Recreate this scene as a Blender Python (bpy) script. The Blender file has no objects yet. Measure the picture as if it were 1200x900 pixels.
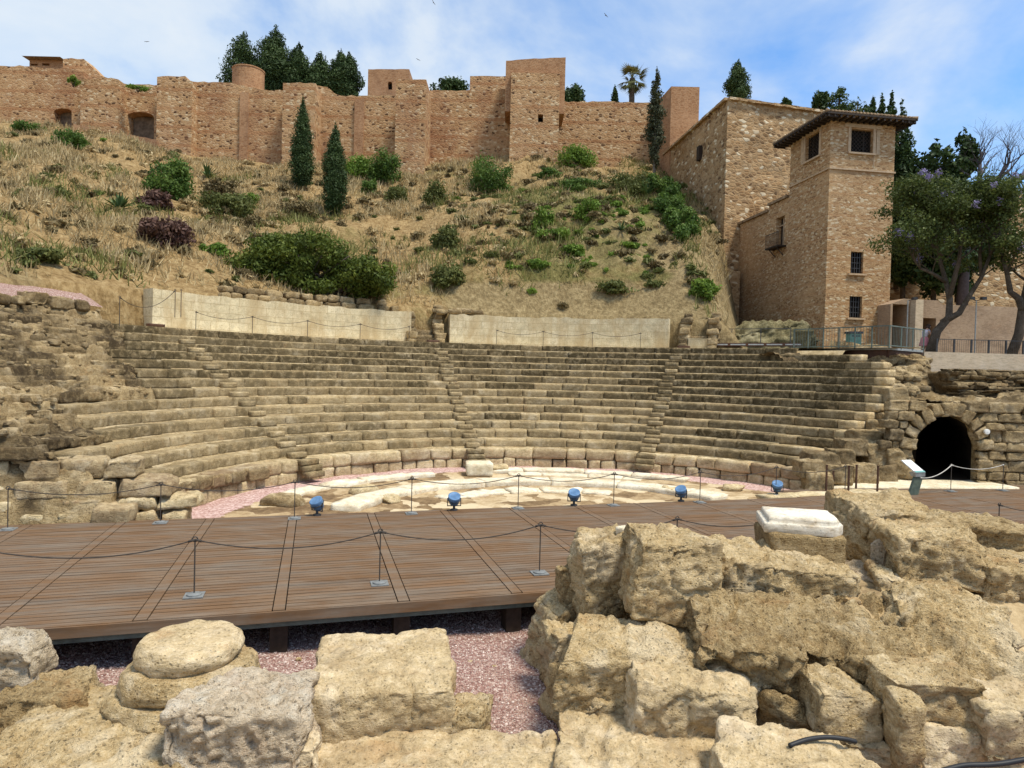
import bpy, bmesh, math, random
import numpy as np
from mathutils import Vector, Matrix

C = bpy.context.scene.collection
SC = bpy.context.scene
PI = math.pi
# ------------------------------------------------------------------ camera
FPX, PIT, ROL, CAMH = 783.7, .0178, .0243, 3.4
cam_d = bpy.data.cameras.new('camera')
cam = bpy.data.objects.new('camera', cam_d)
C.objects.link(cam)
cam_d.sensor_width = 36
cam_d.lens = FPX/1200*36
cam_d.clip_start = .1
cam_d.clip_end = 6000
cam.matrix_world = Matrix.Translation((0, 0, CAMH)) @ Matrix.Rotation(PI/2-PIT, 4, 'X') @ Matrix.Rotation(ROL, 4, 'Z')
SC.camera = cam
# ------------------------------------------------------------------ light
SUN_AZ, SUN_EL = math.radians(122), math.radians(64)      # azimuth clockwise from +Y
sun_dir = Vector((math.sin(SUN_AZ)*math.cos(SUN_EL), math.cos(SUN_AZ)*math.cos(SUN_EL), math.sin(SUN_EL)))
sd = bpy.data.lights.new('sun', 'SUN')
sd.energy = 3.7
sd.angle = math.radians(14)
sd.color = (1, .925, .77)
so = bpy.data.objects.new('sun', sd)
C.objects.link(so)
so.rotation_euler = sun_dir.to_track_quat('Z', 'Y').to_euler()
SC.view_settings.view_transform = 'Standard'
SC.view_settings.look = 'None'
SC.view_settings.gamma = 1
SC.view_settings.use_curve_mapping = False
SC.view_settings.exposure = 0.44

# ------------------------------------------------------------------ node helpers
class NT:
    def __init__(s, tree):
        s.t = tree
    def n(s, typ, ins=None, **pr):
        nd = s.t.nodes.new(typ)
        for k, v in pr.items():
            setattr(nd, k, v)
        if ins:
            for k, v in ins.items():
                sk = nd.inputs[k]
                if isinstance(v, bpy.types.NodeSocket):
                    s.t.links.new(v, sk)
                else:
                    if isinstance(v, tuple) and len(v) == 3 and sk.type == 'RGBA':
                        v = (*v, 1)
                    sk.default_value = v
        return nd
    def math(s, op, a, b=0.0, c=0.0, clamp=False):
        nd = s.n('ShaderNodeMath', {0: a, 1: b, 2: c}, operation=op)
        nd.use_clamp = clamp
        return nd.outputs[0]
    def vmul(s, v, k):
        return s.n('ShaderNodeVectorMath', {0: v, 1: k}, operation='MULTIPLY').outputs[0]
    def vadd(s, v, k):
        return s.n('ShaderNodeVectorMath', {0: v, 1: k}, operation='ADD').outputs[0]
    def noise(s, vec, scale, detail=4, rough=.55, dist=0):
        return s.n('ShaderNodeTexNoise', {'Vector': vec, 'Scale': scale, 'Detail': detail, 'Roughness': rough, 'Distortion': dist})
    def ramp(s, fac, stops, interp='LINEAR'):
        nd = s.n('ShaderNodeValToRGB', {'Fac': fac})
        cr = nd.color_ramp
        cr.interpolation = interp
        while len(cr.elements) > 1:
            cr.elements.remove(cr.elements[-1])
        for i, (p, c) in enumerate(stops):
            e = cr.elements[0] if i == 0 else cr.elements.new(p)
            e.position = p
            if not isinstance(c, tuple):
                c = (c, c, c)
            e.color = (*c, 1)
        return nd.outputs['Color']
    def mix(s, f, a, b, mode='MIX'):
        nd = s.n('ShaderNodeMix', data_type='RGBA', blend_type=mode)
        for k, v in ((0, f), (6, a), (7, b)):
            if isinstance(v, bpy.types.NodeSocket):
                s.t.links.new(v, nd.inputs[k])
            else:
                if isinstance(v, tuple) and len(v) == 3:
                    v = (*v, 1)
                nd.inputs[k].default_value = v
        return nd.outputs[2]
    def attr(s, name):
        return s.n('ShaderNodeAttribute', attribute_name=name).outputs['Fac']
    def coord(s):
        return s.n('ShaderNodeTexCoord').outputs['Object']

def newmat(name):
    m = bpy.data.materials.new(name)
    m.use_nodes = True
    t = NT(m.node_tree)
    b = m.node_tree.nodes['Principled BSDF']
    b.inputs['Specular IOR Level'].default_value = .25
    return m, t, b

def finish(t, b, col, rough=.9, height=None, bump=.5, dist=.03):
    L = t.t.links
    if isinstance(col, bpy.types.NodeSocket):
        L.new(col, b.inputs['Base Color'])
    else:
        b.inputs['Base Color'].default_value = (*col, 1)
    if isinstance(rough, bpy.types.NodeSocket):
        L.new(rough, b.inputs['Roughness'])
    else:
        b.inputs['Roughness'].default_value = rough
    if height is not None:
        bn = t.n('ShaderNodeBump', {'Strength': bump, 'Distance': dist, 'Height': height})
        L.new(bn.outputs[0], b.inputs['Normal'])

# ------------------------------------------------------------------ sky
w = bpy.data.worlds.new('World')
SC.world = w
w.use_nodes = True
wt = NT(w.node_tree)
bg = w.node_tree.nodes['Background']
sky = wt.n('ShaderNodeTexSky', sky_type='NISHITA', sun_disc=False, sun_elevation=SUN_EL, sun_rotation=SUN_AZ,
           altitude=50, air_density=1.0, dust_density=1.0, ozone_density=1.5)
gen = wt.n('ShaderNodeTexCoord').outputs['Generated']
sep = wt.n('ShaderNodeSeparateXYZ', {0: gen})
zz = wt.math('MAXIMUM', sep.outputs[2], .03)
den = wt.math('ADD', zz, .22)
cx = wt.math('DIVIDE', sep.outputs[0], den)
cy = wt.math('DIVIDE', sep.outputs[1], den)
cv = wt.n('ShaderNodeCombineXYZ', {0: cx, 1: cy, 2: 0.0}).outputs[0]
n1 = wt.noise(wt.vadd(cv, (3.1, 1.7, 0.2)), 1.25, 7, .56, .35).outputs['Fac']
n2 = wt.noise(wt.vadd(cv, (7.3, 4.2, 2.0)), .55, 3, .5, .2).outputs['Fac']
mixn = wt.math('ADD', wt.math('MULTIPLY', n1, .62), wt.math('MULTIPLY', n2, .38))
cover = wt.ramp(mixn, [(.385, 0.05), (.45, .42), (.51, .84), (.59, 1.0)])
cloudc = wt.ramp(n1, [(.3, (4.7, 5.9, 7.1)), (.6, (6.3, 6.7, 7.05))])
skyb = wt.mix(1.0, sky.outputs[0], (.74, 1.32, 1.8), 'MULTIPLY')
skyc = wt.mix(cover, skyb, cloudc)
w.node_tree.links.new(skyc, bg.inputs['Color'])
bg.inputs['Strength'].default_value = .1

# ------------------------------------------------------------------ placing
def ray(px, py):
    a, b = px-600, py-450
    cr, sr = math.cos(ROL), math.sin(ROL)
    x = (a*cr+b*sr)/FPX
    v = -(-a*sr+b*cr)/FPX
    c, s = math.cos(PIT), math.sin(PIT)
    return Vector((x, c+v*s, -s+v*c))
def at(px, py, Y):
    d = ray(px, py)
    return d*(Y/d.y)+Vector((0, 0, CAMH))
def onz(px, py, z):
    d = ray(px, py)
    return d*((z-CAMH)/d.z)+Vector((0, 0, CAMH))
def onwall(px, py, P0, P1):
    "local (u, z) where the sight line meets the vertical plane through P0-P1"
    d = ray(px, py)
    ux, uy = P1.x-P0.x, P1.y-P0.y
    L = math.hypot(ux, uy)
    ux /= L; uy /= L
    nx, ny = -uy, ux
    t = (P0.x*nx+P0.y*ny)/(d.x*nx+d.y*ny)
    p = d*t+Vector((0, 0, CAMH))
    return ((p.x-P0.x)*ux+(p.y-P0.y)*uy, p.z)

# ------------------------------------------------------------------ numpy noise
def _hash(ix, iy, iz, seed):
    h = (ix*374761393+iy*668265263+iz*2147483647+seed*974634777) & 0xffffffff
    h = ((h ^ (h >> 13))*1274126177) & 0xffffffff
    h = ((h ^ (h >> 16))*2246822519) & 0xffffffff
    return ((h ^ (h >> 15)) & 0xffffff)/float(0xffffff)
def vnoise(P, seed=0):
    P = np.asarray(P, float)
    i = np.floor(P).astype(np.int64)
    f = P-i
    u = f*f*f*(f*(f*6-15)+10)
    r = 0
    for dx in (0, 1):
        for dy in (0, 1):
            for dz in (0, 1):
                wgt = (u[..., 0] if dx else 1-u[..., 0])*(u[..., 1] if dy else 1-u[..., 1])*(u[..., 2] if dz else 1-u[..., 2])
                r = r+wgt*_hash(i[..., 0]+dx, i[..., 1]+dy, i[..., 2]+dz, seed)
    return r*2-1
def fbm(P, octv=4, seed=0, lac=2.03, gain=.5):
    P = np.asarray(P, float)
    r = 0; a = 1.0; s = 0
    for o in range(octv):
        r = r+a*vnoise(P*(lac**o)+o*17.3, seed+o*7)
        s += a; a *= gain
    return r/s*1.6

# ------------------------------------------------------------------ mesh helpers
def mesh_np(name, V, Fc, tone=None, smooth=False, **attrs):
    me = bpy.data.meshes.new(name)
    V = np.asarray(V, np.float32)
    Fc = np.asarray(Fc, np.int32)
    k = Fc.shape[1]
    me.vertices.add(len(V)); me.vertices.foreach_set('co', V.ravel())
    me.loops.add(Fc.size); me.loops.foreach_set('vertex_index', Fc.ravel())
    me.polygons.add(len(Fc))
    me.polygons.foreach_set('loop_start', np.arange(0, Fc.size, k, dtype=np.int32))
    me.polygons.foreach_set('loop_total', np.full(len(Fc), k, np.int32))
    me.polygons.foreach_set('use_smooth', np.full(len(Fc), smooth))
    me.update(calc_edges=True)
    if tone is not None:
        attrs['tone'] = tone
    for an, av in attrs.items():
        a = me.attributes.new(an, 'FLOAT', 'POINT')
        a.data.foreach_set('value', np.asarray(av, np.float32))
    me.validate()
    return me
def link(name, me, mat=None, parent=None, loc=None, **props):
    o = bpy.data.objects.new(name, me)
    C.objects.link(o)
    if mat is not None and me is not None:
        me.materials.clear()
        me.materials.append(mat)
    if parent is not None:
        o.parent = parent
    if loc is not None:
        o.location = loc
    for k, v in props.items():
        if v is not None:
            o[k] = v
    return o
def thing(name, label, cat, loc=(0, 0, 0), rz=0, group=None):
    o = bpy.data.objects.new(name, None)
    o.empty_display_size = .2
    C.objects.link(o)
    o.location = loc
    o.rotation_euler = (0, 0, rz)
    o['label'] = label; o['category'] = cat
    if group: o['group'] = group
    return o
def copy_tree(o, parent=None):
    c = o.copy()
    C.objects.link(c)
    if parent is not None: c.parent = parent
    for ch in list(o.children):
        copy_tree(ch, c)
    return c

class MB:
    "collects boxes, tubes, lathes into one mesh"
    def __init__(s):
        s.V = []; s.F = []; s.T = []
    def add(s, V, F, tone=0.0):
        o = len(s.V)
        s.V += [tuple(v) for v in V]
        s.F += [tuple(i+o for i in f) for f in F]
        s.T += [tone]*len(V)
        return s
    def box(s, c, d, rz=0, tone=0.0, M=None):
        V = []
        cr, sr = math.cos(rz), math.sin(rz)
        for x in (-.5, .5):
            for y in (-.5, .5):
                for z in (-.5, .5):
                    X, Y, Z = x*d[0], y*d[1], z*d[2]
                    if M is not None:
                        v = M @ Vector((X, Y, Z)); V.append((v.x+c[0], v.y+c[1], v.z+c[2]))
                    else:
                        V.append((c[0]+X*cr-Y*sr, c[1]+X*sr+Y*cr, c[2]+Z))
        return s.add(V, [(0, 1, 3, 2), (4, 6, 7, 5), (0, 4, 5, 1), (2, 3, 7, 6), (0, 2, 6, 4), (1, 5, 7, 3)], tone)
    def bar(s, a, b, wd, h=None, tone=0.0):
        a = Vector(a); b = Vector(b); d = b-a
        M = d.to_track_quat('Y', 'Z').to_matrix()
        return s.box((a+b)/2, (wd, d.length, h or wd), tone=tone, M=M)
    def tube(s, pts, rad, seg=8, caps=True, tone=0.0):
        pts = [Vector(p) for p in pts]
        if not hasattr(rad, '__len__'): rad = [rad]*len(pts)
        V = []; F = []
        up = Vector((0, 0, 1))
        prev = None
        for i, p in enumerate(pts):
            d = (pts[min(i+1, len(pts)-1)]-pts[max(i-1, 0)]).normalized()
            if prev is None:
                x = d.cross(up if abs(d.z) < .95 else Vector((1, 0, 0))).normalized()
            else:
                x = (prev-d*prev.dot(d)).normalized()
            prev = x
            y = d.cross(x)
            for k in range(seg):
                a = 2*PI*k/seg
                V.append(p+(x*math.cos(a)+y*math.sin(a))*rad[i])
        for i in range(len(pts)-1):
            for k in range(seg):
                k2 = (k+1) % seg
                F.append((i*seg+k, i*seg+k2, (i+1)*seg+k2, (i+1)*seg+k))
        if caps:
            F.append(tuple(range(seg-1, -1, -1)))
            F.append(tuple((len(pts)-1)*seg+k for k in range(seg)))
        return s.add(V, F, tone)
    def lathe(s, c, prof, seg=24, M=None):
        V = []; F = []
        n = len(prof)
        for k in range(seg):
            a = 2*PI*k/seg
            for r, z in prof:
                v = Vector((r*math.cos(a), r*math.sin(a), z))
                if M is not None: v = M @ v
                V.append(v+Vector(c))
        for k in range(seg):
            k2 = (k+1) % seg
            for i in range(n-1):
                F.append((k*n+i, k2*n+i, k2*n+i+1, k*n+i+1))
        F.append(tuple(k*n for k in range(seg-1, -1, -1)))
        F.append(tuple(k*n+n-1 for k in range(seg)))
        return s.add(V, F)
    def torus(s, c, R, r, M=None, seg=14, sub=6):
        V = []; F = []
        for i in range(seg):
            a = 2*PI*i/seg
            for j in range(sub):
                b = 2*PI*j/sub
                v = Vector(((R+r*math.cos(b))*math.cos(a), r*math.sin(b), (R+r*math.cos(b))*math.sin(a)))
                if M is not None: v = M @ v
                V.append(v+Vector(c))
        for i in range(seg):
            for j in range(sub):
                F.append((i*sub+j, i*sub+(j+1) % sub, ((i+1) % seg)*sub+(j+1) % sub, ((i+1) % seg)*sub+j))
        return s.add(V, F)
    def build(s, name, mat, parent=None, smooth=False, loc=None, **props):
        me = bpy.data.meshes.new(name)
        me.from_pydata([tuple(v) for v in s.V], [], s.F)
        if smooth:
            me.polygons.foreach_set('use_smooth', [True]*len(me.polygons))
        a = me.attributes.new('tone', 'FLOAT', 'POINT')
        a.data.foreach_set('value', np.array(s.T, np.float32))
        bm = bmesh.new(); bm.from_mesh(me)
        bmesh.ops.recalc_face_normals(bm, faces=bm.faces)
        bm.to_mesh(me); bm.free()
        return link(name, me, mat, parent, loc, **props)

_gb = {}
def gbox(nx, ny, nz):
    "unit box surface grid -> verts in [-.5,.5], quads"
    key = (nx, ny, nz)
    if key in _gb: return _gb[key]
    idx = {}; V = []; F = []
    def vid(i, j, k):
        q = (i, j, k)
        if q not in idx:
            idx[q] = len(V); V.append((i/nx-.5, j/ny-.5, k/nz-.5))
        return idx[q]
    for i in range(nx):
        for j in range(ny):
            F.append((vid(i, j, 0), vid(i, j+1, 0), vid(i+1, j+1, 0), vid(i+1, j, 0)))
            F.append((vid(i, j, nz), vid(i+1, j, nz), vid(i+1, j+1, nz), vid(i, j+1, nz)))
    for i in range(nx):
        for k in range(nz):
            F.append((vid(i, 0, k), vid(i+1, 0, k), vid(i+1, 0, k+1), vid(i, 0, k+1)))
            F.append((vid(i, ny, k), vid(i, ny, k+1), vid(i+1, ny, k+1), vid(i+1, ny, k)))
    for j in range(ny):
        for k in range(nz):
            F.append((vid(0, j, k), vid(0, j, k+1), vid(0, j+1, k+1), vid(0, j+1, k)))
            F.append((vid(nx, j, k), vid(nx, j+1, k), vid(nx, j+1, k+1), vid(nx, j, k+1)))
    _gb[key] = (np.array(V), np.array(F, np.int32))
    return _gb[key]

def rock_np(w, d, h, seed, cell=.1, amp=.06, rnd=.1, jit=.08, strata=0.0, pits=0.0, freq=1.6, lift=0, cuts=0, crack=0.0):
    "weathered block, origin at bottom centre"
    n = [max(3, int(round(s/cell))) for s in (w, d, h)]
    U, F = gbox(*n)
    rs = np.random.RandomState(seed)
    # warp the corners
    cj = (rs.rand(2, 2, 2, 3)-.5)*2*jit
    cj[:, :, 0, 2] *= .3
    t = U+.5
    off = 0
    for i in (0, 1):
        for j in (0, 1):
            for k in (0, 1):
                wg = (t[:, 0] if i else 1-t[:, 0])*(t[:, 1] if j else 1-t[:, 1])*(t[:, 2] if k else 1-t[:, 2])
                off = off+wg[:, None]*cj[i, j, k]
    D = np.array([w, d, h])
    P = U*D
    r = min(rnd, w*.45, d*.45, h*.45)
    q = np.clip(P, -(D/2-r), D/2-r)
    nv = P-q
    ln = np.linalg.norm(nv, axis=1, keepdims=True)
    nv = nv/np.maximum(ln, 1e-9)
    P = q+nv*r
    P = P+off*D
    for c_i in range(cuts):
        dr_ = rs.normal(size=3); dr_[2] = abs(dr_[2])*.8+.05
        dr_ /= np.linalg.norm(dr_)
        pd = P @ dr_
        lim = pd.max()*rs.uniform(.72, .93)
        ov_ = np.maximum(pd-lim, 0)
        P = P-ov_[:, None]*dr_*.93
    S = P+seed*3.17
    disp = amp*fbm(S*freq, 3, seed)+amp*.5*fbm(S*freq*3.1, 3, seed+5)
    # bites out of edges
    disp = disp-amp*1.1*np.clip(fbm(S*freq*.8+9.1, 2, seed+31)-.25, 0, 1)
    if strata:
        Z = np.stack([S[:, 0]*.6, S[:, 1]*.6, S[:, 2]*7+S[:, 0]*.8], 1)
        disp = disp+strata*fbm(Z, 3, seed+11)
    if pits:
        pn = fbm(S*9, 2, seed+3)
        disp = disp-pits*np.clip(pn-.15, 0, 1)
    if cell <= .07:
        ca_, sa_ = math.cos(.5), math.sin(.5)
        Sb = np.stack([S[:, 0]*ca_+S[:, 2]*sa_, S[:, 1], (-S[:, 0]*sa_+S[:, 2]*ca_)*2.4], 1)
        rdg = 1-np.abs(fbm(Sb*4.2, 3, seed+56))
        disp = disp-amp*.5*np.clip(rdg-.72, 0, 1)*3+amp*.22*fbm(S*freq*8, 3, seed+55)
    if crack:
        cn = fbm(S*1.25+7.7, 3, seed+71)
        disp = disp-crack*np.clip(1-np.abs(cn)*9, 0, 1)
        cn = fbm(S*3.1+1.7, 2, seed+72)
        disp = disp-crack*.45*np.clip(1-np.abs(cn)*6, 0, 1)
    bottom = (nv[:, 2] < -.9)
    disp[bottom] *= .2
    P = P+nv*disp[:, None]
    P[:, 2] += h/2+lift
    return P, F
def rock(name, label, mat, loc, w, d, h, rz=0, tilt=(0, 0), seed=0, cat='stone block', group=None, parent=None, smooth=True, tone=0.0, **kw):
    V, F = rock_np(w, d, h, seed, **kw)
    me = mesh_np(name, V, F, tone=np.full(len(V), tone), smooth=smooth)
    o = link(name, me, mat, parent, loc)
    o.rotation_euler = (tilt[0], tilt[1], rz)
    if label: o['label'] = label
    if parent is None: o['category'] = cat
    if group: o['group'] = group
    return o

class NB:
    "collects numpy pieces (quads) with a tone each into one mesh"
    def __init__(s):
        s.V = []; s.F = []; s.T = []; s.n = 0
    def add(s, V, F, tone=0.0):
        s.V.append(V); s.F.append(np.asarray(F)+s.n)
        s.T.append(np.full(len(V), tone) if np.isscalar(tone) else tone)
        s.n += len(V)
    def build(s, name, mat, parent=None, smooth=True, loc=None, **props):
        me = mesh_np(name, np.concatenate(s.V), np.concatenate(s.F), tone=np.concatenate(s.T), smooth=smooth)
        return link(name, me, mat, parent, loc, **props)

# ------------------------------------------------------------------ materials
def stone_mat(name, stops, stain=(.10, .075, .04), stain_amt=.5, scale=2.2, bump=.6, dist=.03, tonecol=None, spots=None, pitscale=38):
    m, t, b = newmat(name)
    co = t.coord()
    tone = t.attr('tone')
    oi = t.n('ShaderNodeObjectInfo').outputs['Random']
    sh = t.n('ShaderNodeCombineXYZ', {0: t.math('MULTIPLY', oi, 31.0), 1: t.math('MULTIPLY', oi, 17.0), 2: 0.0}).outputs[0]
    v = t.vadd(co, sh)
    a = t.noise(v, scale, 6, .62, .3).outputs['Fac']
    f2 = t.noise(v, scale*6, 6, .7).outputs['Fac']
    f3 = t.noise(v, scale*26, 4, .7).outputs['Fac']
    fac = t.math('ADD', t.math('MULTIPLY', a, .5), t.math('MULTIPLY', f2, .5))
    fac = t.math('ADD', fac, t.math('MULTIPLY', t.math('SUBTRACT', f3, .5), .55))
    col = t.ramp(fac, stops)
    lp = t.noise(t.vadd(v, (5.3, 9.1, 2.2)), scale*.75, 7, .66, .6).outputs['Fac']
    col = t.mix(t.math('MULTIPLY', t.ramp(lp, [(.54, 0.0), (.64, 1.0)]), .6), col, tuple(min(.82, c*k_) for c, k_ in zip(stops[-1][1], (1.03, 1.04, 1.07))))
    col = t.mix(t.math('MULTIPLY', t.ramp(lp, [(.32, 1.0), (.42, 0.0)]), .5), col, tuple(c*k_ for c, k_ in zip(stops[1][1], (1.05, .84, .72))))
    st = t.noise(t.vmul(v, (1, 1, 1.6)), scale*.8, 8, .68, .5).outputs['Fac']
    sm = t.ramp(st, [(.5, 0.0), (.66, 1.0)])
    sm = t.math('MULTIPLY', sm, stain_amt)
    col = t.mix(sm, col, stain)
    if tonecol is not None:
        tn = t.math('MULTIPLY', tone, t.ramp(t.noise(v, scale*2.4, 7, .7, .5).outputs['Fac'], [(.34, .42), (.54, 1.0)]))
        col = t.mix(tn, col, tonecol)
    rv = t.n('ShaderNodeMapping', {'Vector': v, 'Rotation': (.35, .6, .3), 'Scale': (1.0, 1.0, 4.5)}).outputs[0]
    sk_ = t.noise(rv, scale*4.5, 7, .7, .6).outputs['Fac']
    col = t.mix(1.0, col, t.ramp(sk_, [(.34, .74), (.5, 1.0), (.68, 1.15)]), 'MULTIPLY')
    vo = t.n('ShaderNodeTexVoronoi', {'Vector': v, 'Scale': pitscale*.5, 'Randomness': 1.0})
    pit = t.ramp(t.math('ADD', vo.outputs['Distance'], t.math('MULTIPLY', f2, .6)), [(.36, 0.0), (.56, 1.0)])
    col = t.mix(t.math('MULTIPLY', t.math('SUBTRACT', 1.0, pit), .32), col, tuple(c*.45 for c in stops[0][1]))
    if spots is not None:
        sp = t.ramp(t.noise(v, scale*9, 3, .5).outputs['Fac'], [(.66, 0.0), (.72, 1.0)])
        col = t.mix(sp, col, spots)
    v3_ = t.n('ShaderNodeTexVoronoi', {'Vector': v, 'Scale': pitscale*1.25, 'Randomness': 1.0})
    pit2 = t.ramp(t.math('ADD', v3_.outputs['Distance'], t.math('MULTIPLY', a, .45)), [(.30, 0.0), (.42, 1.0)])
    col = t.mix(t.math('MULTIPLY', t.math('SUBTRACT', 1.0, pit2), .45), col, tuple(c*.6 for c in stops[0][1]))
    hgt = t.math('ADD', t.math('MULTIPLY', f2, .8), t.math('MULTIPLY', f3, .55))
    hgt = t.math('ADD', hgt, t.math('ADD', t.math('MULTIPLY', pit2, .3), t.math('MULTIPLY', sk_, .7)))
    hgt = t.math('ADD', hgt, t.math('MULTIPLY', pit, .5))
    finish(t, b, col, .95, hgt, bump, dist)
    return m

def masonry_mat(name, cols, mortar, scale=2.2, zs=1.8, joint=.07, stain=(.16, .09, .05), stain_amt=.5, holes=.0, bump=.7, dist=.06, band=None, light=None):
    m, t, b = newmat(name)
    co = t.coord()
    wob = t.noise(co, 1.3, 3, .5).outputs['Color']
    v = t.vadd(co, t.vmul(t.vadd(wob, (-.5, -.5, -.5)), (.25, .25, .25)))
    v = t.vmul(v, (1, 1, zs))
    v1 = t.n('ShaderNodeTexVoronoi', {'Vector': v, 'Scale': scale, 'Randomness': .95})
    v2 = t.n('ShaderNodeTexVoronoi', {'Vector': v, 'Scale': scale, 'Randomness': .95}, feature='DISTANCE_TO_EDGE')
    r = t.n('ShaderNodeSeparateColor', {0: v1.outputs['Color']})
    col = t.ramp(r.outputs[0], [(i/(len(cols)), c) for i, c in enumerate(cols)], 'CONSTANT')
    fn = t.noise(co, 9, 6, .7).outputs['Fac']
    col = t.mix(1.0, col, t.ramp(fn, [(.3, .62), (.7, 1.3)]), 'MULTIPLY')
    if light is not None:
        col = t.mix(t.ramp(r.outputs[1], [(.86, 0.0), (.87, 1.0)]), col, light)
    jn = t.math('ADD', v2.outputs['Distance'], t.math('MULTIPLY', t.math('SUBTRACT', fn, .5), .12))
    jm = t.ramp(jn, [(joint*.5, 1.0), (joint*1.5, 0.0)])
    col = t.mix(jm, col, t.mix(fn, tuple(c*.7 for c in mortar), tuple(min(1, c*1.25) for c in mortar)))
    if band:
        sz = t.n('ShaderNodeSeparateXYZ', {0: co})
        fr = t.math('FRACT', t.math('DIVIDE', t.math('ADD', sz.outputs[2], t.math('MULTIPLY', fn, .1)), band[0]))
        bm_ = t.ramp(fr, [(band[1]-.05, 0.0), (band[1], 1.0)])
        col = t.mix(t.math('MULTIPLY', bm_, band[3]), col, band[2])
    sn = t.noise(t.vmul(co, (1, 1, .5)), .28, 7, .62, .6).outputs['Fac']
    col = t.mix(t.math('MULTIPLY', t.ramp(sn, [(.48, 0.0), (.68, 1.0)]), stain_amt), col, stain)
    pn = t.noise(t.vadd(co, (40, 11, 5)), .33, 6, .6, .4).outputs['Fac']
    col = t.mix(t.math('MULTIPLY', t.ramp(pn, [(.5, 0.0), (.7, 1.0)]), .5), col, tuple(min(1, c*1.25) for c in mortar))
    hgt = t.math('ADD', t.math('MINIMUM', v2.outputs['Distance'], .22), t.math('MULTIPLY', fn, .25))
    finish(t, b, col, .95, hgt, bump, dist)
    return m

def plain_mat(name, col, rough=.6, metal=0, var=.25, scale=8, bump=.1):
    m, t, b = newmat(name)
    co = t.coord()
    f = t.noise(co, scale, 5, .6).outputs['Fac']
    c = t.mix(1.0, col, t.ramp(f, [(.3, 1-var), (.7, 1+var)]), 'MULTIPLY')
    b.inputs['Metallic'].default_value = metal
    finish(t, b, c, rough, f, bump, .01)
    return m

def leaf_mat(name, dark, mid, light, trans=.25):
    m, t, b = newmat(name)
    tone = t.attr('tone')
    col = t.ramp(tone, [(0, dark), (.5, mid), (1, light)])
    L = t.t.links
    L.new(col, b.inputs['Base Color'])
    b.inputs['Roughness'].default_value = .65
    tr = t.n('ShaderNodeBsdfTranslucent', {'Color': col})
    mx = t.n('ShaderNodeMixShader', {0: trans})
    out = m.node_tree.nodes['Material Output']
    L.new(b.outputs[0], mx.inputs[1]); L.new(tr.outputs[0], mx.inputs[2]); L.new(mx.outputs[0], out.inputs[0])
    return m

M = {}
M['rock'] = stone_mat('golden_stone', [(.28, (.22, .14, .058)), (.42, (.44, .305, .142)), (.56, (.60, .45, .245)), (.72, (.74, .60, .39))], stain=(.22, .14, .06), stain_amt=.45, scale=1.6, bump=1.0, dist=.06)
M['rock_grey'] = stone_mat('pitted_stone', [(.28, (.26, .18, .10)), (.42, (.54, .42, .27)), (.56, (.68, .55, .38)), (.72, (.80, .69, .53))], stain=(.40, .26, .15), stain_amt=.4, scale=2.4, bump=1.0, dist=.07)
M['rock_brown'] = stone_mat('brown_rock', [(.28, (.13, .08, .032)), (.43, (.37, .25, .112)), (.56, (.53, .385, .195)), (.72, (.69, .545, .33))], stain=(.15, .092, .038), stain_amt=.42, scale=2.0, bump=1.0, dist=.07)
M['slab'] = stone_mat('worn_slab', [(.28, (.25, .17, .08)), (.42, (.42, .31, .165)), (.56, (.53, .41, .245)), (.72, (.66, .54, .37))], stain=(.26, .17, .08), stain_amt=.5, scale=1.3, bump=.9, dist=.03)
M['seat'] = stone_mat('seat_stone', [(.28, (.17, .112, .048)), (.42, (.39, .285, .145)), (.56, (.545, .415, .235)), (.72, (.70, .57, .37))], stain=(.18, .115, .048), stain_amt=.5, scale=1.7, bump=.8, dist=.022, tonecol=(.085, .061, .028))
M['podium'] = stone_mat('podium_stone', [(.28, (.22, .15, .07)), (.42, (.46, .345, .185)), (.56, (.61, .48, .28)), (.72, (.74, .62, .41))], stain=(.2, .13, .06), stain_amt=.5, scale=1.7, bump=1.0, dist=.04, tonecol=(.17, .10, .055))
M['rubble'] = stone_mat('rubble_stone', [(.28, (.13, .082, .036)), (.42, (.33, .228, .108)), (.56, (.49, .36, .19)), (.72, (.66, .52, .32))], stain=(.11, .073, .032), stain_amt=.55, scale=2.2, bump=1.0, dist=.06, tonecol=(.075, .05, .024))
M['marble'] = stone_mat('white_marble', [(.30, (.44, .36, .24)), (.45, (.62, .53, .38)), (.6, (.70, .62, .47)), (.75, (.77, .71, .58))], stain=(.40, .29, .16), stain_amt=.6, scale=1.6, bump=.5, dist=.02)
M['cream'] = stone_mat('cream_masonry', [(.30, (.44, .36, .24)), (.45, (.62, .53, .37)), (.6, (.70, .62, .45)), (.75, (.76, .69, .54))], stain=(.42, .32, .18), stain_amt=.55, scale=1.8, bump=.4, dist=.02)
M['castle'] = masonry_mat('fortress_masonry', [(.40, .235, .11), (.45, .28, .138), (.32, .175, .078), (.49, .315, .17), (.42, .255, .124), (.36, .20, .088), (.44, .27, .132), (.10, .052, .025)], (.47, .29, .15), scale=3.3, zs=1.7, joint=.07, stain=(.25, .105, .052), stain_amt=.5, light=(.58, .44, .27), dist=.12, band=(1.7, .84, (.35, .165, .07), .6))  # near-black last cell colour paints the shade of putlog holes
M['castle_red'] = masonry_mat('reddish_brick', [(.34, .18, .088), (.39, .215, .11), (.29, .145, .068)], (.43, .255, .14), scale=3.2, zs=3.2, joint=.06, stain=(.15, .075, .045), stain_amt=.55, dist=.03)
M['bastion'] = masonry_mat('bastion_masonry', [(.32, .19, .088), (.39, .25, .125), (.25, .145, .066), (.46, .315, .175), (.35, .21, .10), (.17, .10, .05)], (.39, .255, .132), scale=2.4, zs=1.9, joint=.10, stain=(.22, .13, .06), stain_amt=.5, light=(.64, .54, .38), dist=.12)
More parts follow.
